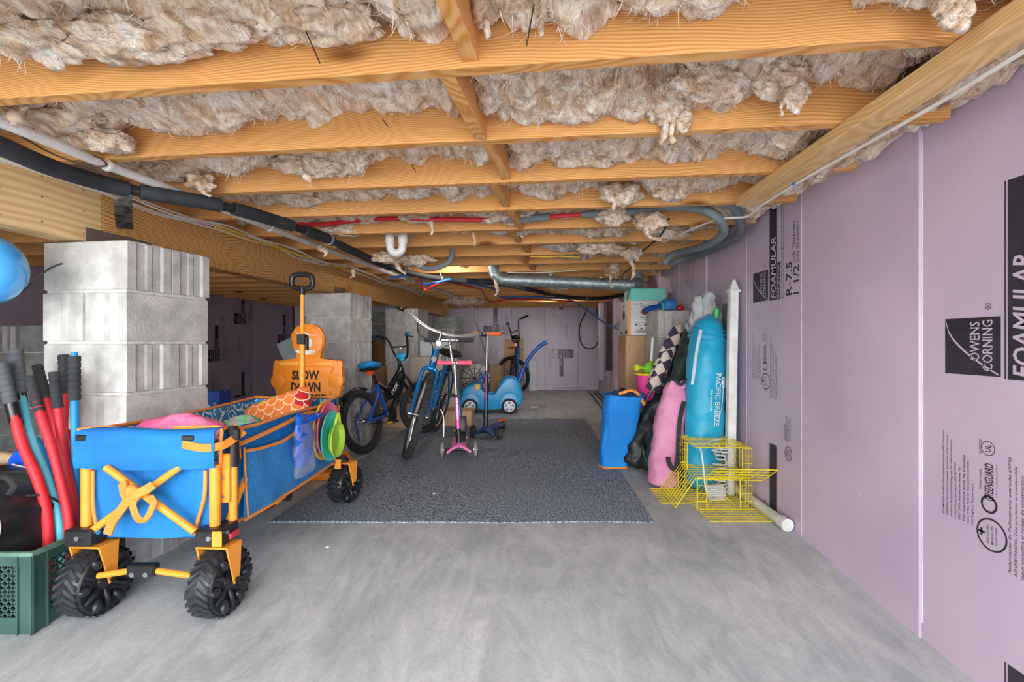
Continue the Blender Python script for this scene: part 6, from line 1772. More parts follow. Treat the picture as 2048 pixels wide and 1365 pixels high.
wires((x0 + .03, y0, zm - .004), (x1 - x0 + .02, -.02, 0), (.02, -.115, .085), 8, 4)  # front door tilted out
wires((x0, y0 + .02, zm), (0, y1 - y0 - .02, 0), (-.11, 0, -zm + .006), 9, 5)        # left door leaning to the floor
wires((.70, 2.66, .004), (.16, 0, 0), (0, .26, 0), 5, 8)                            # flap on the floor at the left
wires((x0 + .004, 2.385, .004), (x1 - x0 + .02, 0, 0), (0, .17, 0), 9, 5)            # flap on the floor in front
mb = MB()   # funnel inside
for k in range(5):
    y = y0 + .05 + .05*k; mb.tube([(x0 + .07, y, .006), (x0 + .10 + .006*k, y + .01, .035 + .012*k), (x0 + .19 - .006*k, y + .01, .035 + .012*k), (x0 + .22, y, .006)], .0019, 5)
mb.build('entrance_funnel', M_yel, tr_)
rp = thing('rope_bundle', 'white rope bundled inside the yellow crab trap', 'rope', (1.02, 2.8, .01))
mr = mat('white_rope', '#d6d5d0', '#efeeea', rough=.9, bump=.5, bscale=300)
rr_ = random.Random(3)
mb = MB(); pts = []
for i in range(60):
    t = i/59; pts.append((1.06 + .035*math.cos(i*1.3) + rr_.uniform(-.012, .012), 2.76 + .03*math.sin(i*1.3) + rr_.uniform(-.012, .012), .02 + .28*t if i < 40 else .30 - .25*(t - .66)))
pts = [(min(max(x, .9), 1.13), y, max(.012, z)) for x, y, z in pts]
mb.tube(spl(pts, 4), .0042, 6); mb.build('coil', mr, rp)
mb = MB(); mb.tube(spl([(1.06, 2.74, .34), (.98, 2.70, .335), (.90, 2.62, .325), (.885, 2.56, .30), (.89, 2.545, .22), (.895, 2.545, .16), (.91, 2.56, .10), (.95, 2.60, .05), (1.0, 2.66, .04), (1.04, 2.70, .05)], 6), .0042, 6); mb.build('loose_end', mr, rp)
mb = MB()
for k in range(12):
    y = 2.66 + .012*(k % 4); mb.tube(spl([(.96, y, .02 + .006*k), (1.0, y - .012, .024 + .006*k), (1.05, y, .022 + .006*k)], 4), .0045, 6)
mb.build('hank', mr, rp)

# white pipe on the floor along the wall
pp_ = thing('floor_pipe', 'weathered white plastic pipe lying on the floor along the foam wall', 'pipe', (1.185, 2.4, 0))
mb = MB(); mb.cyl((1.183, 2.30, .029), (1.183, 4.2, .029), .024, 20); mb.build('pipe_body', mat('stained_white_pipe', '#c9cfb9', '#e3e3da', rough=.5, scale=7), pp_)
mb = MB(); mb.cyl((1.183, 2.262, .030), (1.183, 2.315, .030), .0295, 20); mb.build('end_cap', M_white, pp_)
# ------------------------------------------------------------------ crate and its contents
M_crate = mat('green_crate_plastic', '#31504a', '#40625a', rough=.45, scale=6)
M_crate_e = mat('worn_green_plastic', '#4f7a6a', '#6a9282', rough=.5)
cx0, cx1, cy0, cy1 = -1.96, -1.598, 1.545, 1.905
cz = floor_z(1.56); ch = .262
ct = thing('milk_crate', 'dark green plastic crate with lattice sides beside the wagon wheel', 'crate', ((cx0+cx1)/2, (cy0+cy1)/2, cz))
mb = MB(); mb.bbox((cx0 + .004, cy0 + .004, cz), (cx1 - .004, cy1 - .004, cz + .012)); mb.build('crate_floor', M_crate, ct)
def crate_side(o, ux, n_):
    """o: lower corner, ux: direction along the side, n_: outward"""
    o, ux, n_ = V(o), V(ux), V(n_)
    L_ = .362; z = V((0, 0, 1))
    mb = MB()
    def slab(a, b, c, d, t0=-.006, t1=.0):
        p = [o + ux*a + z*c, o + ux*b + z*c, o + ux*b + z*d, o + ux*a + z*d]
        mb.ring([[q + n_*t0 for q in p], [q + n_*t1 for q in p]], True, False)
    slab(0, L_, 0, .052); slab(0, L_, ch - .045, ch - .012, -.006, .002)
    slab(0, .045, .052, ch - .045); slab(L_ - .045, L_, .052, ch - .045); slab(L_/2 - .032, L_/2 + .032, .052, ch - .045)
    pan = mb.build('side_panel', M_crate, ct, smooth=None)
    w = (L_/2 - .032 - .045)
    for s0 in (.045, L_/2 + .032):
        mb = MB()
        hgt = ch - .045 - .052
        st_ = .026
        for dr in (1, -1):
            c = -hgt
            while c < w:
                # diagonal bar clipped to the opening
                a0, b0 = max(c, 0), min(c + hgt, w)
                if b0 > a0:
                    z0, z1 = a0 - c, b0 - c
                    if dr < 0: z0, z1 = hgt - z0, hgt - z1
                    mb.bar(o + ux*(s0 + a0) + z*(.052 + z0) - n_*.003, o + ux*(s0 + b0) + z*(.052 + z1) - n_*.003, .005, .0055, up=n_)
                c += st_
        mb.build('lattice', M_crate, pan, smooth=None)
    mb = MB()
    for a in (.0, .045, L_/2 - .032, L_/2 + .032, L_ - .045, L_):
        mb.bar(o + ux*a + z*.0 + n_*.003, o + ux*a + z*(ch - .012) + n_*.003, .006, .006, up=n_)
    for zz in (.05, .10, .15, .20): mb.bar(o + ux*(L_/2 - .03) + z*zz + n_*.003, o + ux*(L_/2 + .03) + z*zz + n_*.003, .006, .004, up=n_)
    mb.build('ribs', M_crate, pan, smooth=None)
crate_side((cx0, cy0, cz), (1, 0, 0), (0, -1, 0)); crate_side((cx1, cy0, cz), (0, 1, 0), (1, 0, 0)); crate_side((cx1, cy1, cz), (-1, 0, 0), (0, 1, 0)); crate_side((cx0, cy1, cz), (0, -1, 0), (-1, 0, 0))
mb = MB(); z_ = cz + ch
cor = [(cx0 - .004, cy0 - .004), (cx1 + .004, cy0 - .004), (cx1 + .004, cy1 + .004), (cx0 - .004, cy1 + .004)]
cin = [(cx0 + .008, cy0 + .008), (cx1 - .008, cy0 + .008), (cx1 - .008, cy1 - .008), (cx0 + .008, cy1 - .008)]
mb.ring([[V((*p, z_ - .014)) for p in cor], [V((*p, z_)) for p in cor], [V((*p, z_)) for p in cin], [V((*p, z_ - .014)) for p in cin]], True, True); mb.build('rim', M_crate_e, ct, smooth=None)

# toy lightsabre-like foam-gripped bats standing in the crate
M_gripk = mat('black_foam_grip', '#2b2e31', '#3a3d40', rough=.85, bump=.2, bscale=120)
M_gripg = mat('grey_foam_grip', '#4e5357', '#5f6468', rough=.85, bump=.2, bscale=120)
M_redt = mat('red_foam_tube', '#d4222e', '#e43642', rough=.55, scale=4)
M_bluet = mat('blue_foam_tube', '#1a86cc', '#2a9adf', rough=.55, scale=4)
M_aquat = mat('aqua_foam_tube', '#58c3dc', '#72d3e8', rough=.55, scale=4)
M_blkt = mat('black_gloss_tube', '#17191c', '#26292c', rough=.25)
def bat(label, pts, tube_m, grip_m, gl=.115, r=.0125, gr=.0155, collar=None):
    """pts from the grip's top down to the tip in the crate"""
    pts = [V(p) for p in pts]
    t = thing('foam_bat', label, 'toy bat', pts[-1], 0, 'foam-gripped toy bats in the crate')
    pp = spl(pts, 10)
    mb = MB(); mb.tube(pp[3:], r, 12); mb.build('shaft', tube_m, t)
    d = (pp[3] - pp[0]).normalized()
    top = pp[0]
    nseg = 7
    pr = []
    for i in range(nseg):
        z = gl*i/nseg
        pr += [(gr*.86, z), (gr, z + gl/nseg*.15), (gr, z + gl/nseg*.85)]
    pr += [(gr*.86, gl), (.001, gl + .001)]
    mb = MB(); mb.lathe([(.001, -.001)] + pr, frame_to(top, top + (pp[6] - pp[0])), 18); mb.build('grip', grip_m, t, smooth=50)
    if collar:
        mb = MB(); dd = (pp[12] - pp[6]).normalized(); q = top + (pp[6] - pp[0]).normalized()*(gl + .0); mb.cyl(q, q + dd*.085, r*1.25, 14, r*1.15); mb.build('collar', collar, t)
zc = cz + .03
bat('foam bat with grey ribbed grip over a red tube leaning above the bag', [P(2, 725, 1.72), P(24, 812, 1.72), P(45, 890, 1.71), P(75, 960, 1.70), P(95, 1040, 1.70), (-1.70, 1.70, zc)], M_redt, M_gripg, .15, .0155, .019, M_blkt)
bat('foam bat with a tall grey ribbed grip over an aqua tube', [P(32, 698, 1.78), P(42, 792, 1.77), P(62, 880, 1.75), P(95, 960, 1.74), P(116, 1040, 1.73), (-1.66, 1.73, zc)], M_aquat, M_gripg, .165, .0145, .020, M_blkt)
bat('foam bat with a short dark grip over a red tube, in front of the pillar', [P(60, 753, 1.75), P(80, 825, 1.745), P(105, 900, 1.73), P(128, 990, 1.72), P(138, 1050, 1.715), (-1.63, 1.71, zc)], M_redt, M_gripk, .135, .0145, .0165)
bat('foam bat with a slanted black grip over a red tube, behind the others', [P(74, 731, 1.86), P(94, 800, 1.85), P(118, 880, 1.83), P(140, 980, 1.80), P(146, 1040, 1.79), (-1.64, 1.79, zc)], M_redt, M_gripk, .135, .0125, .0165)
bat('foam bat with an upright black grip over a straight red tube', [P(108, 744, 1.79), P(116, 820, 1.785), P(126, 900, 1.78), P(146, 1000, 1.76), P(148, 1050, 1.75), (-1.635, 1.75, zc)], M_redt, M_gripk, .135, .0135, .0170)
bat('foam bat with a long black grip over a red tube, touching the pillar', [P(127, 710, 1.88), P(131, 790, 1.87), P(128, 860, 1.86), P(140, 940, 1.85), P(172, 1030, 1.84), (-1.625, 1.83, zc)], M_redt, M_gripk, .15, .0125, .0180)
bat('foam bat with a black grip and blue end over a blue tube', [P(149, 712, 1.80), P(149, 800, 1.80), P(150, 860, 1.80), P(152, 950, 1.80), P(156, 1040, 1.79), (-1.615, 1.79, zc)], M_bluet, M_gripk, .165, .0125, .0185)
bat('plain blue foam tube curving down beside the aqua one in the crate', [P(70, 880, 1.80), P(92, 920, 1.79), P(112, 985, 1.78), P(128, 1050, 1.77), (-1.66, 1.77, zc + .05), (-1.655, 1.77, zc)], M_bluet, M_bluet, .02, .0135, .0135)
mb = MB(); mb.cyl(P(149, 712, 1.80), P(149, 705, 1.80), .010, 12); tag(mb.build('bat_end_cap', M_bluet), 'small blue plastic cap on top of a black bat grip', 'cap')
for i, (px, qx) in enumerate(((88, 112), (104, 130), (140, 172))):
    mb = MB(); mb.tube([P(px, 860, 1.88), P(qx, 1050, 1.84)], .006, 8)
    tag(mb.build('thin_rod', M_blkt if i < 2 else M_redt), ['thin black rod among the bats on the bag side of the crate', 'thin black rod among the bats in the middle of the crate', 'thin red rod on the wagon side of the crate'][i], 'rod')

# black gear bag on the crate
gbag = thing('gear_bag', 'small black shiny bag with white piping and loop handle on the crate', 'bag', (-1.80, 1.70, cz + .2))
M_gear = mat('black_coated_nylon', '#191b1d', '#2a2d30', rough=.3, scale=8, bump=.25, bscale=30)
outl = [(-1.99, cz + .20), (-1.99, .405), (-1.925, .425), (-1.865, .392), (-1.79, .352), (-1.742, .315), (-1.735, .28), (-1.745, .23), (-1.755, cz + .20)]
mb = MB()
rows = []
for k in range(9):
    t = k/8; y = 1.575 + .23*t
    gx_ = .05*t; gz = -.01*math.sin(math.pi*t)*0
    row = []
    for (x, z) in spl([V((x, 0, z)) for x, z in outl], 4, True) and [(p.x, p.z) for p in spl([V((x, 0, z)) for x, z in outl], 4, True)]:
        row.append(V((x + gx_*(1 if x > -1.85 else .4) + .006*NZ.noise(V((x*14, y*14, z*14))), y + .008*NZ.noise(V((x*9, z*9, 2))), z + .010*math.sin(math.pi*t) + .008*NZ.noise(V((x*12, y*12, z*9 + 5))))))
    rows.append(row)
mb.ring(rows, True, False); mb.build('bag_body', M_gear, gbag, smooth=60)
for k in (0, 8):
    mb = MB(); mb.tube(rows[k][6:34], .0035, 6); mb.build('piping', M_white, gbag)
mb = MB(); mb.tube(spl([(-1.86, 1.66, .400), (-1.835, 1.65, .425), (-1.79, 1.645, .425), (-1.765, 1.645, .395), (-1.785, 1.645, .365)], 6), .009, 8, flat=.4); mb.build('loop_handle', M_webb, gbag)
mb = MB(); mb.tube(spl([(-1.74, 1.66, .36), (-1.71, 1.70, .345), (-1.70, 1.74, .30), (-1.715, 1.72, .25)], 6), .004, 6); mb.build('zip', M_webb, gbag)
# blue gloves / mask, helmet, leather mitt
bl = mat('cobalt_plastic', '#1452d0', '#2063e4', rough=.3)
gm = thing('blue_case', 'cobalt blue moulded plastic case behind the black bag in the crate', 'case', P(50, 960, 1.86))
mb = MB(); c = P(52, 935, 1.86); mb.prism([(-.05, -.05), (.045, -.055), (.055, .02), (.03, .06), (-.03, .065), (-.055, .03)], .05, plane_mx(c + V((0, .03, 0)), (1, 0, 0), (0, 0, 1)), bv=.012, seg=3); mb.build('shell', bl, gm)
mb = MB(); mb.box(c + V((.015, -.03, -.005)), (.05, .02, .06), bv=.01, seg=3); mb.build('boss', bl, gm)
mb = MB(); mb.cyl(c + V((0, 0, -.05)), V((c.x + .06, c.y, cz + .02)), .012, 10); mb.build('stem', bl, gm)
hm = thing('sport_helmet', 'glossy sky blue sport helmet hanging from the ceiling by the pillar', 'helmet', (-1.88, 1.70, 1.2))
mh = mat('sky_blue_gloss', '#3aa0ea', '#52b2f6', rough=.18, coat=.5, scale=3)
hc_ = P(-22, 535, 1.70)
rot = MX.Rotation(R(72), 3, 'Y') @ MX.Rotation(R(15), 3, 'X')
mb = MB(); rows = []
for i in range(15):
    th = math.pi*.56*(i + .02)/14
    rows.append([hc_ + rot @ V((.125*math.sin(th)*math.cos(p), .105*math.sin(th)*math.sin(p), .125*math.cos(th) - .02)) for p in [2*math.pi*k/36 for k in range(36)]])
for i in range(13, -1, -1):
    th = math.pi*.56*(i + .02)/14
    rows.append([hc_ + rot @ V((.107*math.sin(th)*math.cos(p), .088*math.sin(th)*math.sin(p), .107*math.cos(th) - .02)) for p in [2*math.pi*k/36 for k in range(36)]])
mb.ring(rows, True, False); shell = mb.build('shell', mh, hm, smooth=60)
for th, ph in ((.9, 3.6), (.9, 4.3), (.9, 5.0), (1.3, 3.9), (1.3, 4.65), (.55, 4.2), (1.3, 5.4), (.9, 2.9)):
    d = V((.1255*math.sin(th)*math.cos(ph), .1055*math.sin(th)*math.sin(ph), .1255*math.cos(th) - .02)); c = hc_ + rot @ d
    nrm = (rot @ V((math.sin(th)*math.cos(ph), math.sin(th)*math.sin(ph), math.cos(th)))).normalized()
    mb = MB(); mb.lathe([(.0, .001), (.008, .001), (.010, -.002)], frame_to(c, c + nrm) @ MX.Diagonal((1, .55, 1, 1)), 16); mb.build('vent', M_black, shell)
mb = MB(); mb.tube(spl([hc_ + V((.02, .03, -.06)), hc_ + V((.05, .05, -.09)), hc_ + V((.12, .08, .0)), hc_ + V((.16, .1, .03))], 6), .004, 6); mb.tube([hc_ + V((-.03, .05, .05)), (hc_.x, hc_.y + .05, ZJ)], .003, 6); mb.build('strap', M_webb, hm)
mt_ = thing('baseball_mitt', 'brown leather mitt lying behind the black bag beyond the crate', 'mitt', P(12, 935, 1.98))
mb = MB()
c = P(8, 935, 2.02); ml_ = mat('brown_leather', '#7a4a2e', '#9a6844', rough=.5, scale=12)
mb.sph(c + V((0, 0, -.03)), (.07, .04, .06), 18, 12)
for i in range(4): mb.sph(c + V((-.045 + .03*i, -.03, -.025)), (.014, .02, .04), 10, 8)
mb.build('palm', ml_, mt_, smooth=60)
mb = MB(); mb.cyl(c + V((0, .01, -.06)), V((c.x, c.y + .01, 0)), .05, 12, .07); mb.build('stand', mat('dark_basket', '#3b2f28', rough=.8), mt_)
mb = MB(); pth = spl([c + V((-.07, -.02, .035)), c + V((0, -.03, .05)), c + V((.06, -.01, .04))], 5); mb.loft(pth, [(.022, .03)]*len(pth), n=14, wr=.012, ws=20, seed=4); mb.build('lining', mat('tan_leather', '#b59a78', '#cdb594', rough=.8), mt_, smooth=70)

# small red wedge behind the wagon
mb = MB(); mb.prism([(0, 0), (.06, 0), (.055, .07), (.03, .10)], .03, plane_mx((-1.36, 1.98, .0), (1, 0, 0), (0, 0, 1)), bv=.004)
tag(mb.build('red_shovel_blade', M_red), 'small red plastic wedge on the floor under the wagon', 'toy')
# loose bits on the floor
for i, (px, py, m_, lb) in enumerate(((655, 1095, M_white, 'tiny white chip lying on the bare concrete before the rug'), (868, 992, M_white, 'tiny pale scrap lying on the grey rug'), (1215, 865, M_white, 'tiny white crumb on the rug near the blue bag'))):
    c = H(px, py, 0.004); mb = MB(); mb.box((c.x, c.y, (.016 if py < 1047 else .004)), (.014, .008, .006), MX.Rotation(.4*i, 3, 'Z'), bv=.0015); tag(mb.build('floor_scrap', m_), lb, 'scrap')
# ------------------------------------------------------------------ pipes, ducts and cables under the joists
def Hz(px, py, h):
    """photo point at height h above the eye"""
    Y = h*FPX/(VY - py); return V(((px - VX)/FPX*Y, Y, HC + h))
M_pvc = mat('white_pvc', '#cfcdc8', '#e2e0dc', rough=.4)
M_pipefoam = mat('black_pipe_foam', '#23272b', '#33383d', rough=.75, bump=.15, bscale=40)
M_greyfoam = mat('grey_pipe_foam', '#6c777b', '#7d888c', rough=.85, bump=.2, bscale=50)
M_redpex = mat('red_pex', '#c42028', '#d6323a', rough=.35)
M_bluepex = mat('blue_pex', '#1d5fb4', '#2a74cc', rough=.35)
M_yelw = mat('yellow_cable', '#e5b81c', '#f2c934', rough=.5)
M_whw = mat('white_cable', '#d8d3ca', '#e9e5de', rough=.5)
M_blkw = mat('black_cable', '#16171a', '#222428', rough=.5)

bp_ = thing('insulated_pipe', 'black foam-wrapped pipe running below the joists along the wooden beam', 'pipe', (-1.3, 3.0, ZJ - .05))
pts = [Hz(-90, 258, .585), Hz(0, 292, .585), Hz(110, 338, .585), Hz(230, 373, .585), Hz(330, 392, .585), Hz(440, 411, .585), Hz(545, 440, .585), Hz(640, 472, .585), Hz(700, 500, .585), Hz(770, 531, .585), Hz(830, 549, .585), Hz(900, 560, .585), Hz(990, 566, .585), Hz(1060, 580, .61), Hz(1120, 593, .61), Hz(1190, 598, .61), Hz(1250, 590, .61)]
sp = spl(pts, 8)
rad = [.029 if i < 68 else .024 for i in range(len(sp))]
mb = MB(); mb.tube(sp, .020, 12); mb.build('inner_pipe', M_blkt, bp_)
cuts = [0, 27, 41, 52, 60, 74, 92, 110, len(sp) - 1]
for a_, b_ in zip(cuts, cuts[1:]):
    mb = MB(); mb.tube(sp[a_ + (1 if a_ else 0):b_], .029 if a_ < 60 else .025, 16); mb.build('foam_sleeve', M_pipefoam, bp_)
def clip(p, d, r, m=M_galv, par=bp_):
    mb = MB(); mb.torus(frame_to(p, p + d), r, .004, 22, 6, flat=2.2); mb.cyl(p + V((0, 0, r)), V((p.x, p.y, max(p.z + r + .01, ZJ - .002))), .003, 6); mb.build('hanger_clip', m, par)
clip(sp[58], sp[59] - sp[58], .031); clip(sp[86], sp[87] - sp[86], .027); clip(sp[118], sp[119] - sp[118], .027)
mb = MB(); ribbon([P(246, 364, 1.86), P(246, 392, 1.87), P(247, 425, 1.95), P(250, 457, 2.07)], .056, (.64, -.77, 0)).build('tape_wrap', mat('foil_tape', '#5d5b58', '#b9b7b2', rough=.25, metal=.8, scale=30), bp_, smooth=50)

wp = thing('drain_pipe', 'long white plastic pipe with red lettering beside the wooden beam', 'pipe', (-1.4, 3, ZJ - .03))
pts = [Hz(-80, 210, .627), Hz(0, 243, .627), Hz(215, 331, .625), Hz(400, 401, .625), Hz(540, 456, .62), Hz(700, 517, .62), Hz(900, 590, .62), Hz(940, 603, .615)]
mb = MB(); mb.tube(spl(pts, 6), .0165, 16); wpp = mb.build('pipe_run', M_pvc, wp)
e = pts[-1]; bt_ = V((-.70, 9.0, .02))
mb = MB(); mb.tube([e - V((.01, .4, -.004)), e, e.lerp(bt_, .03), bt_], .0165, 12); mb.build('pipe_drop', mat('grey_pvc', '#a9adae', '#c0c4c4', rough=.4), wp)
mb = MB(); c0, c1 = Hz(108, 287, .605), Hz(5, 245, .605)
dirp = (c1 - c0).normalized()
add_geo(mb, text_fit('CHARLOTTE', (c1 - c0).length, .016, bold=.005), plane_mx(c0 + V((.004, -.005, .006)), dirp, V((-.35, -.5, .2)))); mb.build('lettering', mat('red_print', '#c86a6a', rough=.6), wpp, smooth=None)
for i in (12, 24, 33):
    p = spl(pts, 6)[i]; clip(p, spl(pts, 6)[i+1] - p, .018, M_whw, wp)
mb = MB(); mb.tube(spl([Hz(45, 275, .63), Hz(110, 310, .61), Hz(170, 330, .60), Hz(200, 333, .60), Hz(213, 330, .60), Hz(203, 318, .61), Hz(188, 312, .63)], 6), .003, 6); tag(mb.build('hanging_wire', mat('brown_wire', '#4b3a32', rough=.6)), 'thin brown wire looped around the white pipe', 'wire')

def cable(name, label, pts, r, m, cat='cable', n=6, seg=6, group=None):
    mb = MB(); mb.tube(spl(pts, n), r, seg); return tag(mb.build(name, m), label, cat, group)
# cables stapled along the beam top
rr_ = random.Random(11)
def along(y, dx, dz): return V((gx(y) + dx, y, 1.5265 + dz))
for i in range(5):
    ys_ = [1.6 + .32*k for k in range(15)]
    pts = [along(y, .018 + .028*i + rr_.uniform(-.012, .012), -.012 - .006*(i % 3) - abs(rr_.uniform(0, .022)) - (.02 if (k % 4 == 2) else 0)) for k, y in enumerate(ys_)]
    cable('beam_cable', ['white cable stapled against the top of the wooden beam', 'second white cable sagging beside the wooden beam', 'third white cable running next to the beam', 'fourth white cable furthest below the joists by the beam', 'fifth white cable out from the beam near the white pipe'][i], pts, .0045, M_whw)
for i in range(2):
    pts = [along(y, .10 - .03*i + rr_.uniform(-.012, .012), -.022 - abs(rr_.uniform(0, .02))) for y in [2.55 + .33*k for k in range(9)]]
    cable('yellow_cable', ['yellow cable draped along the beam', 'second yellow cable nearer the beam'][i], pts, .0048, M_yelw)
# p-trap
pt = thing('drain_trap', 'white plastic P-trap hanging below the joists', 'drain trap', P(795, 490, 3.02))
c = P(793, 488, 3.02)
pts = [c + V((-.042, 0, .11)), c + V((-.042, 0, .02)), c + V((-.036, 0, -.03)), c + V((-.012, 0, -.055)), c + V((.016, 0, -.052)), c + V((.036, 0, -.03)), c + V((.040, 0, .02)), c + V((.040, 0, .11))]
mb = MB(); mb.tube(spl(pts, 7), .0245, 18); mb.build('bend', M_white, pt)
for dx in (-.042, .040):
    mb = MB(); mb.cyl(c + V((dx, 0, .005)), c + V((dx, 0, .045)), .029, 18); mb.build('coupling', M_white, pt)
# galvanised duct
dc = thing('round_duct', 'galvanised round vent duct with elbows crossing below the joists', 'duct', (.3, 4.4, 1.44))
DY = 4.42
a_ = P(1012, 560, DY); b_ = P(1252, 570, DY - .05)
mb = MB(); mb.cyl(a_, b_, .052, 32); mb.build('duct_run', M_galv, dc)
def elbow(cpts, r):
    mb = MB(); pp = spl(cpts, 5); rr = []
    for i in range(len(pp)): rr.append(r*(1.06 if i % 5 == 0 else 1.0))
    mb.tube(pp, rr, 28); return mb.build('elbow', M_galv, dc, smooth=25)
elbow([P(988, 520, DY), P(987, 536, DY), P(991, 550, DY), P(1001, 558, DY), P(1016, 560.3, DY)], .052)
mb = MB(); mb.cyl(P(987.5, 536, DY), V((P(987.5, 536, DY).x, DY, ZJ + .1)), .050, 28); mb.build('riser', M_galv, dc)
e2 = P(1248, 570, DY - .05)
elbow([e2, e2 + V((.07, 0, .0)), e2 + V((.115, .03, .012)), e2 + V((.135, .08, .05)), e2 + V((.14, .10, .12))], .052)
mb = MB(); mb.cyl(a_ - V((.006, 0, 0)), a_ + V((.02, 0, 0)), .054, 32); mb.cyl(b_ - V((.03, 0, 0)), b_ + V((.0, 0, 0)), .054, 32); mb.build('collar', M_galv, dc)
mb = MB()
for x in (.15, .75): mb.bar((x, DY, ZJ), (x, DY, 1.39), .02, .001)
mb.build('hanger_strap', M_galv, dc)
# red and grey pipes across the joists
rg = thing('hot_water_pipe', 'red pipe partly sleeved in grey foam crossing under the joists', 'pipe', (0, 2.6, ZJ))
Pp = [P(560, 447, 2.78), P(640, 449, 2.76), P(760, 438, 2.72), P(960, 440, 2.66), P(1050, 438, 2.62), P(1150, 430, 2.58), P(1260, 424, 2.54), P(1340, 415, 2.5)]
sp = spl(Pp, 8); mb = MB(); mb.tube(sp, .0125, 10); mb.build('pipe_core', M_redpex, rg)
for a2_, b2_ in ((28, 37), (41, 57)):
    mb = MB(); mb.tube(sp[a2_:b2_], .019, 12); mb.build('foam_sleeve', M_greyfoam, rg)
for i, (lb, pts) in enumerate((('grey foam-sleeved pipe bending down the foam wall in front', [(1330, 412, 2.5), (1395, 417, 2.42), (1430, 432, 2.38), (1448, 455, 2.45), (1440, 475, 2.55), (1410, 493, 2.8), (1370, 503, 3.1), (1345, 510, 3.25), (1330, 526, 3.3)]), ('second grey foam-sleeved pipe hugging the foam wall behind', [(1445, 402, 2.36), (1470, 418, 2.4), (1482, 435, 2.55), (1478, 450, 2.75), (1460, 465, 2.95), (1420, 485, 3.25), (1385, 500, 3.5), (1362, 520, 3.6), (1340, 530, 3.6)]))):
    g_ = thing('sleeved_pipe', lb, 'pipe', P(*pts[0]), 0)
    P3 = []
    for q in pts:
        p = P(*q); p.x = min(p.x, XW - .032); p.z = min(p.z, ZJ - .024 if q[2] > 2.5 else 9); P3.append(p)
    sp = spl(P3, 6); mb = MB(); mb.tube(sp[:20], .023, 14); mb.build('foam_sleeve', M_greyfoam, g_)
    mb = MB(); mb.tube(sp[20:], .023, 14); mb.build('foam_sleeve', M_greyfoam, g_)
    mb = MB(); mb.tube(sp[18:23], .012, 10); mb.build('pipe_core', M_redpex if i == 0 else M_bluepex, g_)
p = P(902, 520, 3.5); g_ = thing('sleeved_pipe', 'short curved grey foam-sleeved pipe dipping below the joists', 'pipe', p)
mb = MB(); mb.tube(spl([P(905, 500, 3.5), P(900, 522, 3.5), P(880, 534, 3.5), P(855, 538, 3.5), P(838, 532, 3.52)], 6), .019, 12); mb.build('foam_sleeve', M_greyfoam, g_)
# blue and red water tubes
cable('blue_water_tube', 'blue water tube sagging under the joists towards the back wall', [P(905, 562, 5.0), P(985, 577, 5.2), P(1000, 594, 6.4), P(1050, 594, 6.6), P(1090, 595, 6.8), P(1140, 600, 7.0), P(1180, 625, 7.2), P(1212, 648, 7.4), P(1232, 655, 6.95)], .011, M_bluepex, 'tube', seg=8)
cable('red_water_tube', 'red water tube snaking under the joists towards the back wall', [P(848, 552, 4.6), P(905, 565, 5.0), P(940, 574, 5.5), P(962, 580, 6.0), P(972, 596, 6.5), P(985, 604, 6.8), P(1010, 600, 6.9), P(1040, 598, 6.9), P(1100, 601, 7.0), P(1145, 603, 7.0)], .011, M_redpex, 'tube', seg=8)
cable('blue_water_tube', 'short blue water tube by the beam crossing over the red one', [P(780, 556, 4.3), P(838, 550, 4.2), P(846, 568, 4.3), P(870, 566, 4.3), P(900, 559, 4.4)], .010, M_bluepex, 'tube', seg=8)
cable('red_water_tube', 'short red water tube making a V below the beam-side joists', [P(838, 550, 4.25), P(842, 568, 4.3), P(850, 580, 4.35), P(865, 572, 4.35), P(892, 561, 4.4)], .010, M_redpex, 'tube', seg=8)
# white cable under the ledger
cable('ledger_cable', 'white cable stapled under the pale lumber strip by the wall', [V((1.005, .85, ZJ - .042)), V((1.01, 1.2, ZJ - .045)), V((1.0, 1.55, ZJ - .043)), V((.985, 1.82, ZJ - .046)), V((.99, 2.1, ZJ - .045)), V((1.0, 2.28, ZJ - .05)), V((.93, 2.4, ZJ - .03)), V((.88, 2.6, ZJ - .02)), V((.8, 3.0, ZJ - .02))], .0055, M_whw)
mb = MB(); mb.box((.985, 1.83, ZJ - .046), (.03, .012, .008), MX.Rotation(.5, 3, 'Z'), bv=.002); tag(mb.build('cable_staple', M_bluepex), 'small blue cable staple under the pale lumber strip', 'staple')
cable('black_cable', 'thin black cable hanging from a joist and curving to the next', [P(1338, 437, 2.65), P(1333, 452, 2.7), P(1318, 475, 2.85), P(1298, 492, 3.0), P(1285, 502, 3.1)], .0055, M_blkw)
cable('black_cable', 'thin black cable hanging below a joist before the duct', [P(1268, 522, 3.4), P(1262, 535, 3.6), P(1250, 545, 3.8), P(1242, 556, 4.1)], .0055, M_blkw)
for i, (pts, lb) in enumerate((([P(1060, 513, 3.6), P(1090, 514, 3.6), P(1120, 513, 3.6), P(1160, 515, 3.6)], 'yellow cable running along a joist face before the duct'), ([P(1190, 552, 4.9), P(1235, 545, 4.9), P(1275, 542, 4.9), P(1300, 542, 4.9)], 'yellow cable along a joist behind the duct'))):
    cable('yellow_cable', lb, pts, .006, M_yelw)
cable('white_cable', 'white cable strung along a joist face above the duct', [P(1015, 545, 4.3), P(1060, 546, 4.3), P(1110, 544, 4.3), P(1160, 540, 4.25)], .005, M_whw)
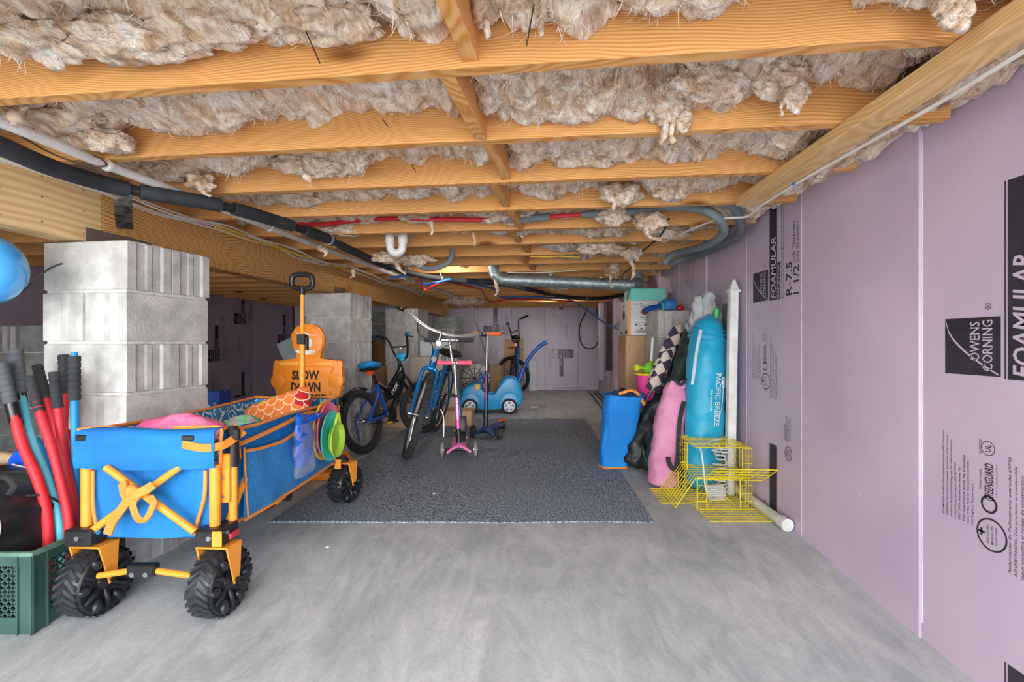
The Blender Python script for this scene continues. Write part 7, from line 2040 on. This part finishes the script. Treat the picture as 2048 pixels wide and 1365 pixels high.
# cables on the back wall
cable('black_cable', 'black cable hanging in a loop on the back foam wall', [P(1184, 598, 8.9), P(1172, 625, 8.95), P(1160, 650, 9.0), P(1159, 675, 9.0), P(1166, 692, 9.0), P(1178, 698, 9.0), P(1190, 694, 9.0), P(1197, 682, 9.0)], .011, M_blkw)
for i, dx in enumerate((0, 5, 9)):
    cable('black_cable', ['straight black cable hanging beside the loop on the back wall', 'second straight black cable on the back wall', 'third straight black cable on the back wall'][i], [P(1195 + dx - (4 if i else 0), 596, 8.9), P(1193 + dx, 620, 8.95), P(1200 + dx*.4, 655, 9.0), P(1196 + dx*.6, 680, 9.0)], .010, M_blkw)
mb = MB(); mb.box(P(1199, 680, 9.0), (.09, .04, .03), bv=.005); tag(mb.build('cable_connector', M_alu), 'small grey connector at the lower end of the hanging black cables', 'connector')
mb = MB(); mb.tube([P(1211, 597, 8.9), P(1219, 640, 9.0), P(1221, 716, 9.0), P(1228, 716, 8.9)], .018, 10); tag(mb.build('wall_conduit', M_alu), 'thin grey conduit running down the corner of the back wall', 'conduit')
# ------------------------------------------------------------------ background clutter
M_tan = mat('tan_laminate', '#b5a99b', '#c8bdb0', rough=.6, scale=3)
ft = thing('folding_table', 'folded beige table standing on edge behind the blue cruiser bicycle', 'table', (-1.12, 5.45, 0))
mb = MB(); mb.box((-1.14, 5.48, .37), (.52, .035, .72), MX.Rotation(R(4), 3, 'X'), bv=.016, seg=2); mb.build('table_top', M_tan, ft)
mb = MB(); mb.tube([(-1.36, 5.52, .05), (-1.36, 5.53, .66)], .012, 8); mb.tube([(-.92, 5.52, .05), (-.92, 5.53, .66)], .012, 8); mb.build('folded_leg', M_steel, ft)
carton('plastic_tote', 'pale blue-white tote behind the folded beige table', -1.32, -.96, 5.60, 5.95, 0, .90, mat('pale_tote', '#c3ccd2', '#d4dbe0', rough=.5))
carton('cardboard_box', 'brown cardboard box beside the small bike in front of a pillar', -1.62, -1.22, 5.05, 5.35, 0, .22, M_card_)
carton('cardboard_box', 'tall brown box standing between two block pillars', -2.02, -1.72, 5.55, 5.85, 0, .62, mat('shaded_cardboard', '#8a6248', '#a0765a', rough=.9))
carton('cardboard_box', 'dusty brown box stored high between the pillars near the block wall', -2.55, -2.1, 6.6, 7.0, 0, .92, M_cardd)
carton('cardboard_box', 'brown carton low behind the cruiser front wheel', -1.02, -.66, 5.1, 5.4, 0, .16, M_card_)
# white netted bundle behind the push car
nb = thing('netted_bundle', 'white bundle wrapped in a dark net behind the push car', 'bundle', (-.78, 6.75, 0))
c = V((-.81, 6.75, .40))
mb = MB(); mb.sph(c, (.20, .15, .20), 26, 16); mb.build('bundle_body', mat('white_bundle', '#c9c7c0', '#dedcd6', rough=.8), nb)
mb = MB()
for k in range(6):
    a_ = math.pi*k/6; mb.tube([c + V((.203*math.cos(t)*math.cos(a_), -.152*abs(math.sin(t)) if True else 0, .203*math.cos(t)*math.sin(a_))) for t in [math.pi*i/16 for i in range(17)]], .005, 5)
for r_ in (.07, .13): mb.tube([c + V((r_*math.cos(t), -.152*math.sqrt(max(0, 1 - (r_/.2)**2)), r_*math.sin(t))) for t in [2*math.pi*i/24 for i in range(24)]], .004, 5, closed=True)
mb.build('net', M_blkw, nb)
mb = MB(); mb.bbox((c.x - .16, c.y - .1, 0), (c.x + .16, c.y + .1, .24), bv=.01); mb.build('crate_under', M_cardd, nb)
carton('shoe_box', 'small brown carton on the floor beside the netted bundle', -.62, -.46, 6.85, 7.05, 0, .56, mat('brown_carton', '#8d7558', '#a08866', rough=.9))
# wooden post by the back bike
mb = MB(); mb.bbox((-.54, 9.04, 0), (-.20, 9.09, .95), bv=.006); tag(mb.build('wooden_board', M_ledger, smooth=None), 'upright pale wooden board behind the black bicycle at the back wall', 'board')
carton('small_box', 'white and teal box on the floor by the back bicycle', -.09, .05, 8.90, 9.08, 0, .56, mat('white_teal_box', '#cfe3ea', '#e6edf0', rough=.6))
# foam offcuts
M_off = M_foam
mb = MB(); mb.prism([(0, 0), (.34, 0), (.30, .72), (.22, .74), (.10, .45), (.02, .40)], .04, plane_mx((1.02, 6.35, .002), (.18, .98, 0), (.12, .0, .99)), bv=.004); tag(mb.build('foam_offcut', M_off), 'pink foam board offcut leaning on the wall behind the boxes', 'foam board')
mb = MB(); mb.bbox((.35, 8.95, .002), (.95, 9.06, .045), bv=.004); tag(mb.build('foam_strip', M_off), 'thin pink foam strip lying along the foot of the back wall', 'foam strip')
mb = MB(); mb.bbox((1.12, 7.5, .45), (1.2, 7.58, 1.5), bv=.004); tag(mb.build('wooden_stud', mat('dark_stud', '#4b4038', '#5c4f45', rough=.8)), 'dark wooden stud fixed to the side wall near the back corner', 'stud')
mb = MB(); mb.bbox((1.02, 7.6, .3), (1.1, 7.68, 1.52), bv=.004); tag(mb.build('wooden_stud', M_foam), 'narrow pink foam-clad stud in the back corner', 'stud')
for i, x in enumerate((.86, .94, 1.0)):
    mb = MB(); mb.cyl((x, 5.2 + .1*i, .014), (x + .12, 8.6, .014), .013, 10)
    tag(mb.build('metal_rod', M_blkw), ['long dark rod lying on the floor along the foam wall, aisle side', 'long dark rod on the floor between two others by the wall', 'long dark rod on the floor closest to the foam wall'][i], 'rod')
mb = MB(); c = H(1068, 818, .01); mb.loft(spl([c + V((-.05, 0, .012)), c + V((0, .01, .022)), c + V((.05, .02, .012))], 4), [(.015, .012)]*9, n=10, wr=.012, ws=30); tag(mb.build('crumpled_paper', mat('dirty_paper', '#a79a88', '#c2b6a4', rough=.9), smooth=60), 'crumpled tan scrap on the bare floor in front of the push car', 'scrap')

# dark side bay
sb = carton('storage_tote', 'dark blue storage tote in the shadowed bay behind the wagon', -2.75, -2.05, 4.2, 4.7, 0, .34, mat('dark_blue_tote', '#0e1a3c', '#182850', rough=.4))
mb = MB(); mb.torus(T((-2.4, 4.196, .25)) @ MX.Rotation(R(90), 4, 'X'), .05, .004, 24, 6); mb.build('round_emblem', M_alu, sb)
sb2 = carton('gift_bag', 'blue and white patterned bag just behind the tall block pillar', -2.03, -1.945, 3.0, 3.12, 0, .585, mat('blue_white_pattern', '#1846a0', '#c9d6e6', rough=.5, scale=14, lo=.56, hi=.60))
ta = thing('grey_table', 'grey folding table tipped up in the dark bay beside the orange sign', 'table', (-2.4, 5.2, 0))
for i, (dx, dy) in enumerate(((0, 0), (.2, .25))):
    mb = MB(); mb.box((-2.42 + dx, 5.1 + dy, .66), (.36, .03, .62), MX.Rotation(R(-24), 3, 'Y'), bv=.01); p_ = mb.build('table_leaf', mat('grey_laminate', '#8f9da3', '#a5b2b7', rough=.5), ta)
mb = MB(); mb.tube([(-2.35, 5.2, .4), (-2.3, 5.2, .0)], .014, 8); mb.tube([(-2.2, 5.4, .4), (-2.15, 5.4, .0)], .014, 8); mb.build('leg', M_alu, ta)
lh = thing('lamp_holder', 'porcelain lamp holder with an unlit bulb on a joist in the dark bay', 'lamp holder', P(565, 575, 4.6))
c = P(565, 574, 4.6)
mb = MB(); mb.lathe([(.0, .0), (.055, .0), (.055, -.012), (.03, -.035), (.025, -.05), (.0, -.05)], T((c.x, c.y, ZJ - .002)), 24); mb.build('base', M_white, lh)
mb = MB(); mb.sph((c.x, c.y, ZJ - .085), (.03, .03, .038), 16, 12); mb.build('bulb', mat('unlit_bulb', '#8d8f92', '#a3a5a8', rough=.2), lh)

# invented bulbs hidden between the joists, added to brighten the deeper room
def fill_bulb(x, k, power, label):
    c = joist_mx(k) @ V((x, .22, .085))
    t = thing('added_fill_bulb', label, 'added lamp', c)
    mb = MB(); mb.lathe([(.0, .06), (.045, .06), (.045, .045), (.02, .03), (.018, .02), (.0, .02)], T(c), 20); mb.build('socket', M_white, t)
    m = bpy.data.materials.new('fill_bulb_glow'); m.use_nodes = True
    b = m.node_tree.nodes['Principled BSDF']; b.inputs['Emission Color'].default_value = (1, .95, .88, 1); b.inputs['Emission Strength'].default_value = 8
    mb = MB(); mb.sph(c, (.026, .026, .03), 14, 10); mb.build('bulb', m, t)
    ld = bpy.data.lights.new('added_fill_light', 'POINT'); ld.energy = power; ld.shadow_soft_size = .03; ld.color = (1, .95, .88)
    lo = bpy.data.objects.new('added_fill_light', ld); COL.objects.link(lo); lo.parent = t; lo.location = (0, 0, -.035)
fill_bulb(.35, 9, 8.0, 'added fill bulb in a socket hidden between the joists above the rug end')
fill_bulb(-.62, 7, 4.0, 'added fill bulb in a socket hidden between the joists above the bicycles')
fill_bulb(.45, 15, 7.0, 'added fill bulb in a socket hidden between the joists near the back wall')
